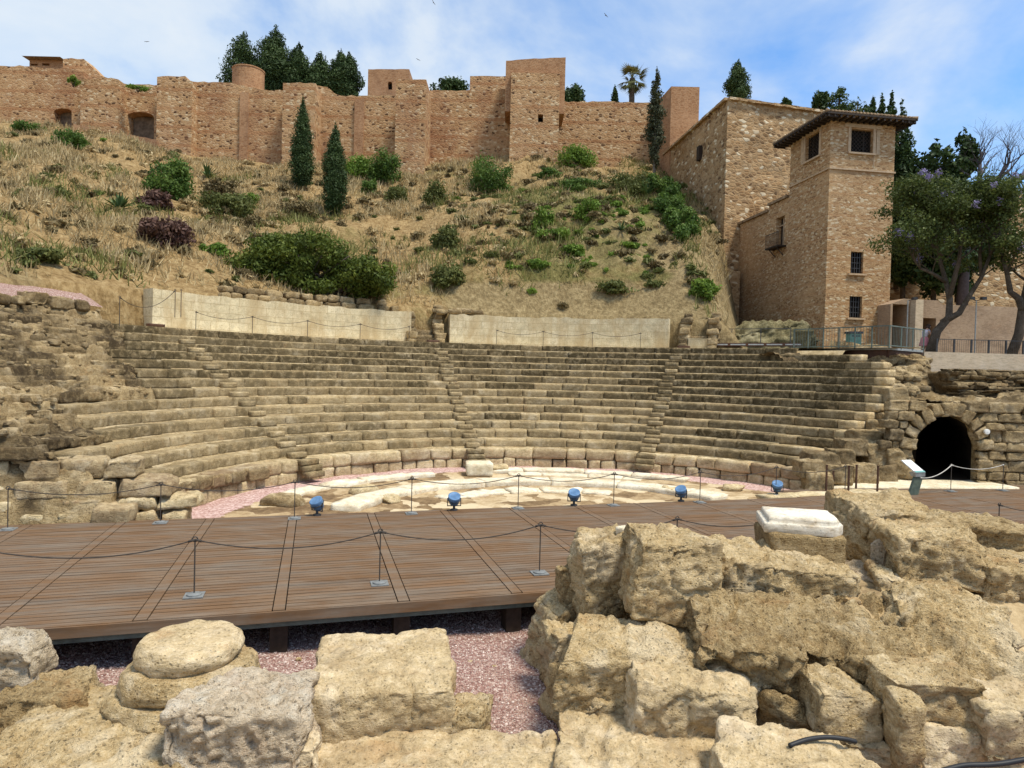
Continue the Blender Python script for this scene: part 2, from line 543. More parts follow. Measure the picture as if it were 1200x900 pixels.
M['tower'] = masonry_mat('tower_brick', [(.37, .225, .108), (.44, .28, .142), (.29, .165, .075), (.50, .34, .19), (.40, .24, .115), (.24, .135, .065)], (.44, .29, .155), scale=4.6, zs=2.6, joint=.06, stain=(.24, .14, .075), stain_amt=.4, light=(.56, .45, .30), dist=.04, band=(.62, .78, (.36, .19, .085), .45))
M['annex'] = masonry_mat('annex_brick', [(.31, .165, .08), (.36, .2, .098), (.25, .125, .058)], (.35, .205, .105), scale=3.6, zs=4.2, joint=.07, stain=(.20, .11, .055), stain_amt=.4, dist=.03)
M['plaster'] = stone_mat('beige_render', [(.3, (.50, .39, .27)), (.5, (.55, .44, .31)), (.7, (.60, .49, .36))], stain=(.38, .28, .18), stain_amt=.35, scale=.8, bump=.25, dist=.01)
M['gatewall'] = stone_mat('brown_render', [(.3, (.26, .175, .11)), (.5, (.33, .23, .15)), (.7, (.40, .29, .195))], stain=(.17, .11, .07), stain_amt=.5, scale=.9, bump=.3, dist=.02)
M['trim'] = plain_mat('stone_trim', (.46, .33, .21), .85, var=.2, scale=5)
M['dark'] = plain_mat('dark_void', (.012, .010, .009), .95)
M['darkwood'] = plain_mat('dark_timber', (.035, .024, .017), .7, var=.4, scale=12)
M['iron'] = plain_mat('grey_iron', (.075, .075, .078), .55, .6)
M['postiron'] = plain_mat('weathered_iron', (.075, .062, .052), .6, .3)
M['rope'] = plain_mat('dark_rope', (.055, .045, .038), .8)
M['palerope'] = plain_mat('pale_rope', (.45, .42, .37), .8)
M['baseplate'] = plain_mat('grey_plate', (.22, .225, .22), .5, .3)
M['steel'] = plain_mat('galvanised_steel', (.36, .37, .36), .45, .5)
M['greensteel'] = plain_mat('green_grey_steel', (.12, .145, .125), .5, .3)
M['blue'] = plain_mat('blue_paint', (.10, .19, .33), .45, .1, var=.3)
M['cortan'] = plain_mat('brown_steel', (.09, .045, .028), .7, .2)
M['bark'] = stone_mat('bark', [(.3, (.04, .03, .022)), (.5, (.085, .065, .047)), (.7, (.15, .12, .09))], stain=(.06, .045, .03), scale=4, bump=.8)
M['barkgrey'] = stone_mat('grey_bark', [(.3, (.12, .10, .085)), (.5, (.2, .175, .15)), (.7, (.3, .27, .23))], stain=(.08, .065, .05), scale=4, bump=.8)
M['cypress'] = leaf_mat('cypress_leaves', (.012, .024, .007), (.032, .06, .015), (.07, .11, .03), .15)
M['bright'] = leaf_mat('bright_leaves', (.045, .085, .012), (.12, .20, .026), (.24, .34, .06), .35)
M['olive'] = leaf_mat('olive_leaves', (.045, .055, .014), (.105, .12, .03), (.2, .21, .07), .3)
M['deep'] = leaf_mat('deep_green_leaves', (.025, .05, .010), (.07, .13, .022), (.15, .22, .045), .35)
M['dry'] = leaf_mat('dry_leaves', (.06, .045, .018), (.14, .105, .045), (.22, .17, .075), .2)
M['red'] = leaf_mat('reddish_leaves', (.045, .022, .018), (.10, .05, .038), (.15, .085, .06), .2)
M['jaca'] = leaf_mat('jacaranda_leaves', (.025, .038, .008), (.06, .085, .018), (.14, .165, .045), .3)
M['flower'] = leaf_mat('mauve_flowers', (.16, .13, .27), (.26, .22, .40), (.40, .36, .55), .3)
M['agave'] = leaf_mat('agave_leaves', (.03, .06, .02), (.075, .13, .04), (.14, .2, .08), .1)
M['palm'] = leaf_mat('palm_fronds', (.05, .06, .015), (.12, .12, .035), (.22, .19, .07), .2)
M['straw'] = leaf_mat('straw', (.19, .13, .055), (.40, .30, .145), (.58, .465, .265), .3)
M['olive_dark'] = leaf_mat('grey_green_leaves', (.022, .028, .012), (.055, .062, .028), (.11, .115, .06), .2)
M['weed'] = leaf_mat('green_grass', (.06, .065, .015), (.15, .155, .04), (.30, .29, .10), .3)
M['deepbig'] = leaf_mat('broom_leaves', (.022, .034, .006), (.075, .105, .014), (.17, .2, .032), .3)
M['oliverock'] = stone_mat('olive_rock', [(.28, (.07, .055, .025)), (.44, (.17, .14, .065)), (.58, (.28, .235, .12)), (.75, (.42, .36, .21))], stain=(.06, .055, .02), stain_amt=.7, scale=1.4, bump=1.0, dist=.08)
M['rock_pale'] = stone_mat('pale_pitted_stone', [(.28, (.34, .235, .14)), (.42, (.58, .45, .30)), (.56, (.71, .58, .42)), (.72, (.82, .72, .57))], stain=(.46, .30, .19), stain_amt=.4, scale=2.4, bump=1.0, dist=.06)
# ================================================================== SETTING
CX, CY, RP, RW, RH, ZP = 1.667, 16.942, 10.126, .5522, .3225, .3127
AX = .286
AV = Vector((-math.sin(AX), math.cos(AX), 0)); LV = Vector((math.cos(AX), math.sin(AX), 0))
def dk(l, a, z=0.0):
    return LV*l+AV*a+Vector((0, 0, z))
def pol(r, th, z=0.0):
    return Vector((CX+r*math.sin(th), CY+r*math.cos(th), z))

def smooth(a, b, x):
    t = np.clip((np.asarray(x, float)-a)/(b-a), 0, 1)
    return t*t*(3-2*t)

# --- wide ground to the horizon
m, t, b = newmat('dry_ground')
co = t.coord()
f = t.noise(co, .05, 8, .6).outputs['Fac']
finish(t, b, t.ramp(f, [(.35, (.16, .12, .06)), (.6, (.30, .23, .13))]), .95)
M['ground'] = m
mb = MB(); R = 4000
mb.add([(-R, -R, -1.3), (R, -R, -1.3), (R, R, -1.3), (-R, R, -1.3)], [(0, 1, 2, 3)])
mb.build('ground', M['ground'], kind='structure')

# --- pink gravel
def gravel_mat(name, k=1.0):
    m, t, b = newmat(name)
    co = t.coord()
    v1 = t.n('ShaderNodeTexVoronoi', {'Vector': co, 'Scale': 38.0, 'Randomness': 1.0})
    rc = t.n('ShaderNodeSeparateColor', {0: v1.outputs['Color']}).outputs[0]
    col = t.ramp(rc, [(0, (.20, .10, .08)), (.35, (.31, .175, .145)), (.6, (.39, .245, .205)), (.85, (.50, .37, .315)), (1, (.62, .49, .43))])
    big = t.noise(co, .9, 6, .6, .3).outputs['Fac']
    col = t.mix(t.math('MULTIPLY', t.ramp(big, [(.48, 0.0), (.68, 1.0)]), .5), col, (.34, .23, .17))
    hg = t.math('SUBTRACT', 1.0, v1.outputs['Distance'])
    finish(t, b, col, .9, hg, 1.0, .03)
    return m
M['gravel'] = gravel_mat('pink_gravel')
def sheet(name, poly, z, mat, nz=0.03, step=.12, seed=3, **props):
    xs = [p[0] for p in poly]; ys = [p[1] for p in poly]
    X = np.arange(min(xs), max(xs)+step, step); Y = np.arange(min(ys), max(ys)+step, step)
    GX, GY = np.meshgrid(X, Y)
    P = np.stack([GX, GY, GX*0], -1)
    Z = z+nz*fbm(P*1.1, 4, seed)
    V = np.stack([GX, GY, Z], -1).reshape(-1, 3)
    nx, ny = len(X), len(Y)
    i, j = np.meshgrid(np.arange(nx-1), np.arange(ny-1))
    a = (j*nx+i).ravel()
    F = np.stack([a, a+1, a+nx+1, a+nx], 1)
    me = mesh_np(name, V, F, smooth=True)
    return link(name, me, mat, **props)
GZ = -.65
sheet('gravel_ground', [(-12, 2), (14, 13.0)], GZ, M['gravel'], .035, .1, kind='structure')

# --- orchestra floor
m, t, b = newmat('orchestra_ground')
co = t.coord()
ctr = t.vadd(co, (-CX, -CY, 0.0))
sx = t.n('ShaderNodeSeparateXYZ', {0: ctr})
rad = t.math('SQRT', t.math('ADD', t.math('MULTIPLY', sx.outputs[0], sx.outputs[0]), t.math('MULTIPLY', sx.outputs[1], sx.outputs[1])))
v1 = t.n('ShaderNodeTexVoronoi', {'Vector': co, 'Scale': 20.0})
rc = t.n('ShaderNodeSeparateColor', {0: v1.outputs['Color']}).outputs[0]
grav = t.ramp(rc, [(0, (.30, .165, .14)), (.5, (.44, .28, .24)), (1, (.60, .45, .40))])
pv = t.n('ShaderNodeTexVoronoi', {'Vector': t.vadd(co, t.vmul(t.noise(co, 2.0, 4).outputs['Color'], (.5, .5, .5))), 'Scale': 1.3})
pr = t.n('ShaderNodeSeparateColor', {0: pv.outputs['Color']}).outputs[0]
fn = t.noise(co, 3.5, 8, .7).outputs['Fac']
pave = t.ramp(t.math('ADD', t.math('MULTIPLY', pr, .4), t.math('MULTIPLY', fn, .7)), [(.32, (.12, .072, .034)), (.46, (.25, .165, .083)), (.58, (.39, .28, .155)), (.72, (.54, .43, .275))])
edge = t.ramp(t.math('ADD', rad, t.math('MULTIPLY', t.math('SUBTRACT', fn, .5), .8)), [(0, 0.0), (1, 1.0)])
ingr = t.math('GREATER_THAN', t.math('ADD', rad, t.math('MULTIPLY', t.math('SUBTRACT', fn, .5), .7)), 8.9)
finish(t, b, t.mix(ingr, pave, grav), .92, t.math('ADD', fn, t.math('MULTIPLY', v1.outputs['Distance'], .3)), .6, .03)
M['orch'] = m
V = []; F = []
nr, na = 44, 120
for i in range(nr):
    for j in range(na):
        V.append(tuple(pol(10.6*(i+.01)/(nr-1), -PI*1.02+2*PI*1.02*j/(na-1)/1.0, 0)))
Vn = np.array(V); Vn[:, 2] = -.42+.035*fbm(Vn*1.3, 4, 8)
F = np.array([(i*na+j, i*na+j+1, (i+1)*na+j+1, (i+1)*na+j) for i in range(nr-1) for j in range(na-1)])
fa = Vn[F].mean(1); F = F[fa[:, 0]*AV.x+fa[:, 1]*AV.y > 15.3]
link('orchestra_floor', mesh_np('orchestra_floor', Vn, F, smooth=True), M['orch'], kind='structure')

# --- hill
YT = 61.0
px_top = [-400, 0, 60, 145, 181, 224, 330, 400, 460, 500, 594, 650, 760, 800, 860, 1000]
py_top = [140, 150, 154, 162, 180, 192, 198, 204, 203, 196, 190, 192, 199, 214, 240, 300]
px_bot = [-400, 0, 130, 180, 300, 480, 560, 780, 860, 1000]
py_bot = [318, 329, 336, 341, 350, 362, 367, 372, 376, 380]
RB = 20.3
def smooth2(a, b, x):
    t = np.clip((np.asarray(x, float)-a)/(b-a), 0, 1)
    return t*t*(3-2*t)
def hill(X, Y):
    X = np.asarray(X, float); Y = np.maximum(np.asarray(Y, float), 6.0)
    px = 600+FPX*X/Y
    yh = 436+.0243*(px-600)
    a = X/Y
    # depth at which the sight line leaves the ring of the cavea
    A_ = a*a+1; B_ = -2*(a*CX+CY); C_ = CX*CX+CY*CY-RB*RB
    Yb = (-B_+np.sqrt(np.maximum(B_*B_-4*A_*C_, 0)))/(2*A_)
    zb = CAMH+(yh-np.interp(px, px_bot, py_bot))/FPX*Yb
    zt = CAMH+(yh-np.interp(px, px_top, py_top))/FPX*YT
    tt = (Y-Yb)/(YT-Yb)
    g = np.where(tt < 1, np.clip(tt, 0, 1)**.92, 1+(tt-1)*.25)
    z = zb+(zt-zb)*g
    # steeper foot of the slope on the right
    ft = smooth(470, 560, px)*(1-smooth(800, 860, px))
    z = z+ft*1.3*smooth(0.0, .10, tt)*(1-smooth(.3, .9, tt))
    P = np.stack([X, Y, X*0], -1)
    am = np.clip(tt*6, .15, 1)
    rg_ = smooth(520, 640, px)*am
    z = z+rg_*(.42*fbm(P*np.array([.5, .9, 1])+3, 4, 26)+.16*fbm(P*3.3, 3, 27))
    z = z+am*(.55*fbm(P*.17, 3, 21)+.28*fbm(P*.6, 3, 22)+.10*fbm(P*2.1, 2, 23))
    z = np.where(np.hypot(X-CX, Y-CY) < RB, z-2.6*smooth2(20.15, 19.7, np.hypot(X-CX, Y-CY)), z)
    s = smooth(832, 880, px)
    return z*(1-s)+4.8*s
def hz(x, y):
    return float(hill(np.array([x]), np.array([y]))[0])
m, t, b = newmat('hillside')
co = t.coord()
a1 = t.noise(co, .35, 8, .62, .4).outputs['Fac']
a2 = t.noise(t.vadd(co, (31, 7, 3)), .22, 8, .65, .5).outputs['Fac']
a3 = t.noise(co, 2.2, 8, .72).outputs['Fac']
a4 = t.noise(t.vmul(co, (1, 1, .4)), 6.5, 5, .7).outputs['Fac']
ff = t.math('ADD', t.math('MULTIPLY', a3, .55), t.math('MULTIPLY', a4, .45))
dry = t.ramp(ff, [(.32, (.085, .05, .018)), (.44, (.21, .13, .05)), (.56, (.35, .24, .11)), (.72, (.48, .365, .195))])
grn = t.ramp(ff, [(.32, (.045, .045, .012)), (.55, (.13, .125, .035)), (.72, (.26, .23, .08))])
rk = t.ramp(ff, [(.32, (.085, .058, .025)), (.46, (.20, .142, .065)), (.58, (.32, .24, .12)), (.75, (.46, .36, .20))])
rka = t.attr('rock'); gra = t.attr('green')
gm = t.math('MULTIPLY', t.ramp(t.math('ADD', a2, t.math('MULTIPLY', gra, .2)), [(.52, 0.0), (.70, 1.0)]), .8)
col = t.mix(gm, dry, grn)
rm = t.ramp(t.math('ADD', t.math('MULTIPLY', rka, .45), t.math('MULTIPLY', a1, .6)), [(.48, 0.0), (.62, 1.0)])
col = t.mix(rm, col, rk)
finish(t, b, col, .95, ff, 1.0, .25)
M['hill'] = m
ths = np.linspace(-2.05, 1.75, 420)
rs_ = np.concatenate([np.linspace(18.3, 19.9, 8), np.linspace(20.0, 30, 56), np.linspace(30.3, 62, 96), np.linspace(63, 110, 12)])
TH, RR = np.meshgrid(ths, rs_)
HX = CX+RR*np.sin(TH); HY = CY+RR*np.cos(TH)
HZ = hill(HX, HY)
V = np.stack([HX, HY, HZ], -1).reshape(-1, 3)
nt = len(ths)
i, j = np.meshgrid(np.arange(nt-1), np.arange(len(rs_)-1))
a = (j*nt+i).ravel()
F = np.stack([a, a+1, a+nt+1, a+nt], 1)
fc = V[F].mean(1)
keep = ~((fc[:, 1] < 30.9) & (fc[:, 0] > 9)) & (fc[:, 1] > 9) & ~((fc[:, 0] > 19) & (fc[:, 1] < 31.2))
F = F[keep]
hpx = 600+FPX*V[:, 0]/np.maximum(V[:, 1], 6)
hpy = 436-(V[:, 2]-CAMH)*FPX/np.maximum(V[:, 1], 6)
rockw = np.clip(smooth(480, 560, hpx)*smooth(318, 345, hpy) + .55*smooth(600, 660, hpx)*smooth(225, 262, hpy)*(1-smooth(800, 850, hpx))*(1-smooth(300, 322, hpy)*.7) + .75*smooth(760, 800, hpx)*smooth(230, 250, hpy)+.5*(1-smooth(20, 120, hpx))*smooth(300, 320, hpy), 0, 1)
greenw = np.clip(smooth(560, 620, hpx)*(1-smooth(780, 830, hpx))*smooth(205, 240, hpy)*(1-smooth(320, 340, hpy)) + .6*np.exp(-((hpx-40)/60)**2-((hpy-290)/18)**2) - 1.0*(1-smooth(250, 400, hpx)), -1, 1)
me = mesh_np('hillside', V, F, smooth=True, rock=rockw, green=greenw)
hill_obj = link('hillside', me, M['hill'], kind='structure')

# --- rough earth under the ruins of the stage wall
def fore(X, Y):
    X = np.asarray(X, float); Y = np.asarray(Y, float)
    P = np.stack([X, Y, X*0], -1)
    z = -.95+0*X
    r = smooth(2.0, 3.6, X-.25*(Y-7))*smooth(-1, 1, X)
    z = z+1.25*r*smooth(6.4, 7.6, Y)*(1-smooth(10.2, 11.0, Y-.29*X+.2))
    z = z+.45*smooth(7.3, 8.6, Y)*smooth(3.2, 4.5, X)*(1-smooth(10.2, 10.9, Y-.29*X+.2))
    z = z+.42*(1-smooth(6.9, 7.6, Y+.05*X))*(1-smooth(.6, 2.0, X))
    return z+.07*fbm(P*.9, 4, 61)+.03*fbm(P*4, 3, 62)
m, t, b = newmat('ruin_earth')
co = t.coord()
f1 = t.noise(co, 1.1, 8, .66, .4).outputs['Fac']; f2 = t.noise(co, 14, 5, .7).outputs['Fac']
fe = t.math('ADD', t.math('MULTIPLY', f1, .6), t.math('MULTIPLY', f2, .4))
finish(t, b, t.ramp(fe, [(.34, (.17, .115, .058)), (.48, (.36, .26, .14)), (.6, (.48, .36, .205)), (.72, (.58, .46, .29))]), .95, fe, 1.0, .04)
M['earth'] = m
X = np.arange(-9, 16, .1); Y = np.arange(3, 12.5, .1)
GX, GY = np.meshgrid(X, Y)
V = np.stack([GX, GY, fore(GX, GY)], -1).reshape(-1, 3)
i, j = np.meshgrid(np.arange(len(X)-1), np.arange(len(Y)-1)); a = (j*len(X)+i).ravel()
link('ruin_ground', mesh_np('ruin_ground', V, np.stack([a, a+1, a+len(X)+1, a+len(X)], 1), smooth=True), M['earth'], kind='structure')

# ================================================================== SEATING
seating = thing('theatre_seating', 'curved tiers of worn ancient stone seats rising behind the wooden stage deck', 'ancient theatre', (CX, CY, 0))
rg = np.random.RandomState(4)
TH_L = [-1.155, -1.165, -1.18, -1.235, -1.24, -1.21, -1.235, -1.245, -1.53, -1.54, -1.53, -1.63, -1.9, -1.74]
TH_R = [.80, .865, .905, .95, .962, .975, .975, .985, 1.0, .99, 1.0, .975, .94, .97]
# exact end angles by asking which pixel they reach
def th_at(px, r, z, lo, hi):
    bt = None
    for th in np.linspace(lo, hi, 1500):
        p = pol(r, th)
        if p.y < 1: continue
        q = 600+FPX*p.x/p.y-.0243*(z-CAMH)*-FPX/p.y*1.0
        if bt is None or abs(q-px) < bt[0]: bt = (abs(q-px), th)
    return bt[1]
PXL = [134, 147, 147, 128, 138, 160, 167, 183, 76, 98, 120, 92, 150, 148]
PXR = [932, 1008, 1034, 1040, 1038, 1036, 1032, 1029, 1016, 1004, 992, 982, 960, 962]
LO = {}
STAIRS = [-1.0, -.31, .375]
for k in range(14):
    n = 14-k
    r0 = RP+n*RW; zt = ZP+n*RH
    lo = th_at(PXL[k], r0, zt, -2.3, 0); hi = th_at(PXR[k], r0, zt, 0, 1.3)
    LO[k] = lo
    LO[14] = th_at(150, RP, ZP, -2.3, 0)
    nb = NB()
    th = lo
    worn = [.002, .002, .003, .003, .004, .005, .007, .009, .011, .013, .015, .016, .017, .018][k]
    while th < hi-.01:
        ln = rg.uniform(.75, 1.75)
        dth = min(ln/r0, hi-th)
        if hi-(th+dth) < .3/r0: dth = hi-th
        nx = max(4, int(dth*r0/.11))
        U, Fq = gbox(nx, 5, 4)
        D = np.array([dth*r0-rg.uniform(.008, .022), RW+.1, RH+.015])
        P = U*D
        rr = rg.uniform(.010, .022)+worn*.5
        q = np.clip(P, -(D/2-rr), D/2-rr); nv = P-q; nv = nv/np.maximum(np.linalg.norm(nv, axis=1, keepdims=True), 1e-9)
        P = q+nv*rr
        thc = th+dth/2
        S = np.stack([P[:, 0]+thc*r0, P[:, 1]+r0, P[:, 2]+zt], 1)
        ds = worn*(fbm(S*1.7, 3, 40)+.7*fbm(S*5.5, 2, 41)) - worn*2.2*np.clip(fbm(S*1.1+4, 2, 42)-.3, 0, 1)
        P = P+nv*ds[:, None]
        dr = rg.uniform(-.012, .012)*(1+worn*35); dz = rg.uniform(-.003, .003)*(1+worn*50)
        radv = r0+RW/2+.05-.0+P[:, 1]+dr
        ang = thc+P[:, 0]/r0
        V = np.stack([radv*np.sin(ang), radv*np.cos(ang), zt-RH/2-.0075+P[:, 2]+dz], 1)
        # blackened stone: the upper tiers, more of them to the right
        pr = [1.25, 1.25, 1.3, 1.3, 1.25, 1.1, 1.0, .92, .86, .82, .8, .78, .75, .72][k]
        side = smooth(.1, .5, thc)*(.6 if k < 8 else .2)
        tone = np.clip(rg.normal(pr*.72+side, .17), 0, 1)
        if thc > .9 and dth*r0 < .8: tone = .05
        if thc+dth/2 > hi-.02 and k in (1, 2, 3, 4, 5, 6, 7, 8, 9) : tone = min(tone, .75)
        nb.add(V, Fq, float(tone))
        th += dth
    # pale end block on the right
    if 1 <= k <= 10:
        dth = .42/r0
        V, Fq = rock_np(.5, RW+.1, RH, 300+k, cell=.12, amp=.012, rnd=.03, jit=.02)
        ang = hi-.2/r0
        Rm = np.array([[math.cos(-ang), -math.sin(-ang), 0], [math.sin(-ang), math.cos(-ang), 0], [0, 0, 1]])
        V = V @ Rm.T + np.array([(r0+RW/2-.004)*math.sin(ang), (r0+RW/2-.004)*math.cos(ang), zt-RH+.004])
        nb.add(V, Fq, 0.0)
    nb.build('seat_row', M['seat'], seating)
# half-height steps of the three stairways
for si, ths_ in enumerate(STAIRS):
    nb = NB()
    for k in range(14):
        n = 14-k
        r0 = RP+n*RW; zt = ZP+n*RH-RH/2
        if k == 0 : continue
        V, Fq = rock_np(.58+rg.uniform(-.05, .08), .28, RH/2+.03, 500+k+si*20, cell=.1, amp=.003, rnd=.006, jit=.01)
        ang = ths_+rg.uniform(-.004, .004)
        rad_ = r0-.12
        c, s = math.cos(-ang), math.sin(-ang)
        V = np.stack([V[:, 0]*c-V[:, 1]*s+rad_*math.sin(ang), V[:, 0]*s+V[:, 1]*c+rad_*math.cos(ang), V[:, 2]+zt-RH/2-.0], 1)
        nb.add(V, Fq, float(np.clip(rg.normal(.45, .2), 0, 1)))
    # last three steps down the podium
    for q in range(3):
        V, Fq = rock_np(.72, .34, .2, 600+q+si*20, cell=.1, amp=.012, rnd=.02, jit=.02)
        rad_ = RP-.14*(q+1)+.05; ang = ths_
        c, s = math.cos(-ang), math.sin(-ang)
        V = np.stack([V[:, 0]*c-V[:, 1]*s+rad_*math.sin(ang), V[:, 0]*s+V[:, 1]*c+rad_*math.cos(ang), V[:, 2]+ZP-.19*(q+1)], 1)
        nb.add(V, Fq, .75)
    nb.build('stairway', M['seat'], seating)
# podium: two courses of pale blocks round the orchestra
lo = th_at(150, RP, ZP, -2.3, 0); hi = th_at(962, RP, ZP, 0, 1.35)
nb = NB()
for course, (z0, z1, rad_) in enumerate(((-.52, -.08, RP+.03), (-.09, ZP, RP))):
    th = lo
    while th < hi-.01:
        ln = rg.uniform(.45, 1.0) if course == 0 else rg.uniform(.7, 1.4)
        dth = min(ln/RP, hi-th)
        V, Fq = rock_np(dth*RP-.02, .75, z1-z0, rg.randint(9999), cell=.1, amp=.028, rnd=.05, jit=.03)
        ang = th+dth/2
        c, s = math.cos(-ang), math.sin(-ang)
        rr = rad_+.375+rg.uniform(-.03, .03)
        V = np.stack([V[:, 0]*c-V[:, 1]*s+rr*math.sin(ang), V[:, 0]*s+V[:, 1]*c+rr*math.cos(ang), V[:, 2]+z0], 1)
        nb.add(V, Fq, float(max(0, rg.normal(.05, .3))))
        th += dth
nb.build('podium_wall', M['podium'], seating)
# solid core behind the tiers so no gap shows light
V = []; F = []
core = [(RP+.3, -.6)]+[(RP+(14-k)*RW+.3, ZP+(14-k)*RH-.12) for k in range(14, -1, -1)]+[(19.6, ZP+14*RH-.04), (19.6, -.8)]
na = 90; th0, th1 = -1.10, .80
for j in range(na):
    for r, z in core:
        th = th0+(th1-th0)*j/(na-1)
        V.append((r*math.sin(th), r*math.cos(th), z))
nc = len(core)
F = [(j*nc+i, j*nc+i+1, (j+1)*nc+i+1, (j+1)*nc+i) for j in range(na-1) for i in range(nc-1)]
link('core', mesh_np('core', V, F, tone=np.full(len(V), .4)), M['seat'], seating)
V = []
core2 = [(RP+.3, -.6)]+[(RP+(14-k)*RW+.3, ZP+(14-k)*RH-.12) for k in range(14, 7, -1)]
for j in range(40):
    for r, z in core2:
        th = -1.5+.45*j/39
        V.append((r*math.sin(th), r*math.cos(th), z))
nc = len(core2)
F = [(j*nc+i, j*nc+i+1, (j+1)*nc+i+1, (j+1)*nc+i) for j in range(39) for i in range(nc-1)]
link('core', mesh_np('core', V, F, tone=np.full(len(V), .4)), M['seat'], seating)

# --- eroded left end: the same tiers worn down to rubble
ths2 = np.linspace(-2.4, -.99, 420)
rs2 = np.linspace(RP+.2, 22.0, 330)
TH, RR = np.meshgrid(ths2, rs2)
P3 = np.stack([TH*15, RR, TH*0], -1)
wob = .09*fbm(P3*.5, 3, 71)+.09*fbm(P3*1.9, 3, 76)+.05*fbm(P3*5, 2, 79)
rr = RR+wob
kk = (rr-RP)/RW
fl = np.floor(kk); fr = kk-fl
fl = fl
stepz = ZP+(fl+smooth(.0, .22, fr))*RH
lin = ZP+kk*RH
mixv = np.clip(1.0+.35*fbm(P3*.35, 2, 72), .6, 1)
Z = lin*(1-mixv)+stepz*mixv
Z = Z+.06*fbm(P3*np.array([.8, 1.8, 1]), 3, 73)+.035*fbm(P3*4.5, 3, 74)+.03*fbm(P3*11, 2, 77)
Z = np.minimum(Z, 5.5+.10*fbm(P3*1.2, 3, 75)+.42*np.maximum(RR-18.7, 0)-.12*smooth(18.6, 19.0, RR))
# tucked under the standing tiers
Z = Z-.24
lo_v = np.full(15, -1.13)
for k_ in range(15): lo_v[k_] = LO[k_]
lo_at = lo_v[np.clip(14-np.floor((RR-RP)/RW).astype(int), 0, 14)]
lo_at2 = lo_v[np.clip(14-np.floor((RR-RP)/RW+.5).astype(int), 0, 14)]
Z = Z-.9*smooth(-.01, .015, TH-np.minimum(lo_at, lo_at2))
hx = CX+RR*np.sin(TH); hy = CY+RR*np.cos(TH)
# hollow in the left wall
cav = np.exp(-((hx+9.9)/.9)**2-((hy-16.2)/.9)**2)
Z = Z-.75*cav
am = (hx*AV.x+hy*AV.y)
Z = np.where(am < 17.4, np.minimum(Z, -.3+2.2*(am-16.3)), Z)
V = np.stack([hx, hy, Z], -1).reshape(-1, 3)
i, j = np.meshgrid(np.arange(len(ths2)-1), np.arange(len(rs2)-1)); a = (j*len(ths2)+i).ravel()
F = np.stack([a, a+1, a+len(ths2)+1, a+len(ths2)], 1)
amc = am.reshape(-1)[F].mean(1)
F = F[amc > 16.3]
tn = np.clip(.45+1.3*fbm(P3*.8, 3, 78), 0, 1).reshape(-1)
er = link('eroded_seating', mesh_np('eroded_seating', V, F, tone=tn, smooth=True), M['rubble'])
er['label'] = 'ruined left end of the seating worn down to rough rubble ledges'; er['category'] = 'ruin'

# the courses of broken stones still lying along the worn rows (parts of the ruin)
nb = NB(); rg = np.random.RandomState(45)
def er_z(th, r):
    i_ = np.searchsorted(rs2, r); j_ = np.searchsorted(ths2, th)
    return Z[min(max(i_, 0), len(rs2)-1), min(max(j_, 0), len(ths2)-1)]
for k in range(-1, 15):
    n = 14-k
    r0 = RP+n*RW; zt = min(ZP+n*RH, 5.6)
    kk_ = min(max(k, 0), 13)
    th = (LO[kk_] if 0 <= k < 14 else -1.16)-.005
    while th > -2.2:
        big = rg.rand() < .62
        ln = rg.uniform(.45, 1.1) if big else rg.uniform(.16, .45)
        thc = th-ln/2/r0
        p = pol(r0, thc)
        a_m = p.x*AV.x+p.y*AV.y
        if a_m < 17.0 or p.y < 7: break
        if 600+FPX*p.x/p.y < -70: break
        if rg.rand() < .92:
            hh = RH+rg.uniform(-.05, .03) if big else rg.uniform(.2, .32)
            V, Fq = rock_np(ln*1.0, RW+rg.uniform(.0, .2), hh, rg.randint(9999), cell=.07, amp=.028, rnd=.02, jit=.05, cuts=1, strata=.02, crack=.03)
            ang = thc+rg.uniform(-.025, .025); c, s_ = math.cos(-ang), math.sin(-ang)
            rad_ = r0+.30+rg.uniform(-.10, .08)
            zb = zt-hh+rg.uniform(-.10, .0)
            V = np.stack([V[:, 0]*c-V[:, 1]*s_+CX+rad_*math.sin(thc), V[:, 0]*s_+V[:, 1]*c+CY+rad_*math.cos(thc), V[:, 2]+zb], 1)
            nb.add(V, Fq, float(np.clip(rg.normal(.4, .35), 0, 1)))
        th -= ln/r0
nb.build('broken_courses', M['rubble'], er, smooth=True)
# loose rubble on it: too many to count
nb = NB()
rg = np.random.RandomState(12)
cnt = 0
hzf = Z
while cnt < 230:
    i_ = rg.randint(5, len(rs2)-5); j_ = rg.randint(5, len(ths2)-40)
    x, y, z = hx[i_, j_], hy[i_, j_], Z[i_, j_]
    if am[i_, j_] < 16.9 or y < 6: continue
    px = 600+FPX*x/y
    if px < -60 or px > 190: continue
    fr_ = (kk[i_, j_]) % 1
    if rg.rand() > .25 and not (.0 < fr_ < .5): continue
    s = rg.uniform(.06, .17)*(1.6 if rg.rand() < .12 else 1)
    V, Fq = rock_np(s*rg.uniform(1, 2.2), s*rg.uniform(.8, 1.3), s*rg.uniform(.6, 1), rg.randint(9999), cell=s/2.2, amp=s*.16, rnd=s*.3, jit=.16)
    an = rg.uniform(0, PI); c, s_ = math.cos(an), math.sin(an)
    V = np.stack([V[:, 0]*c-V[:, 1]*s_+x, V[:, 0]*s_+V[:, 1]*c+y, V[:, 2]+z-s*.25], 1)
    nb.add(V, Fq, float(np.clip(rg.normal(.2, .3), 0, 1)))
    cnt += 1
nb.build('rubble_scatter', M['rubble'], smooth=False, kind='stuff')

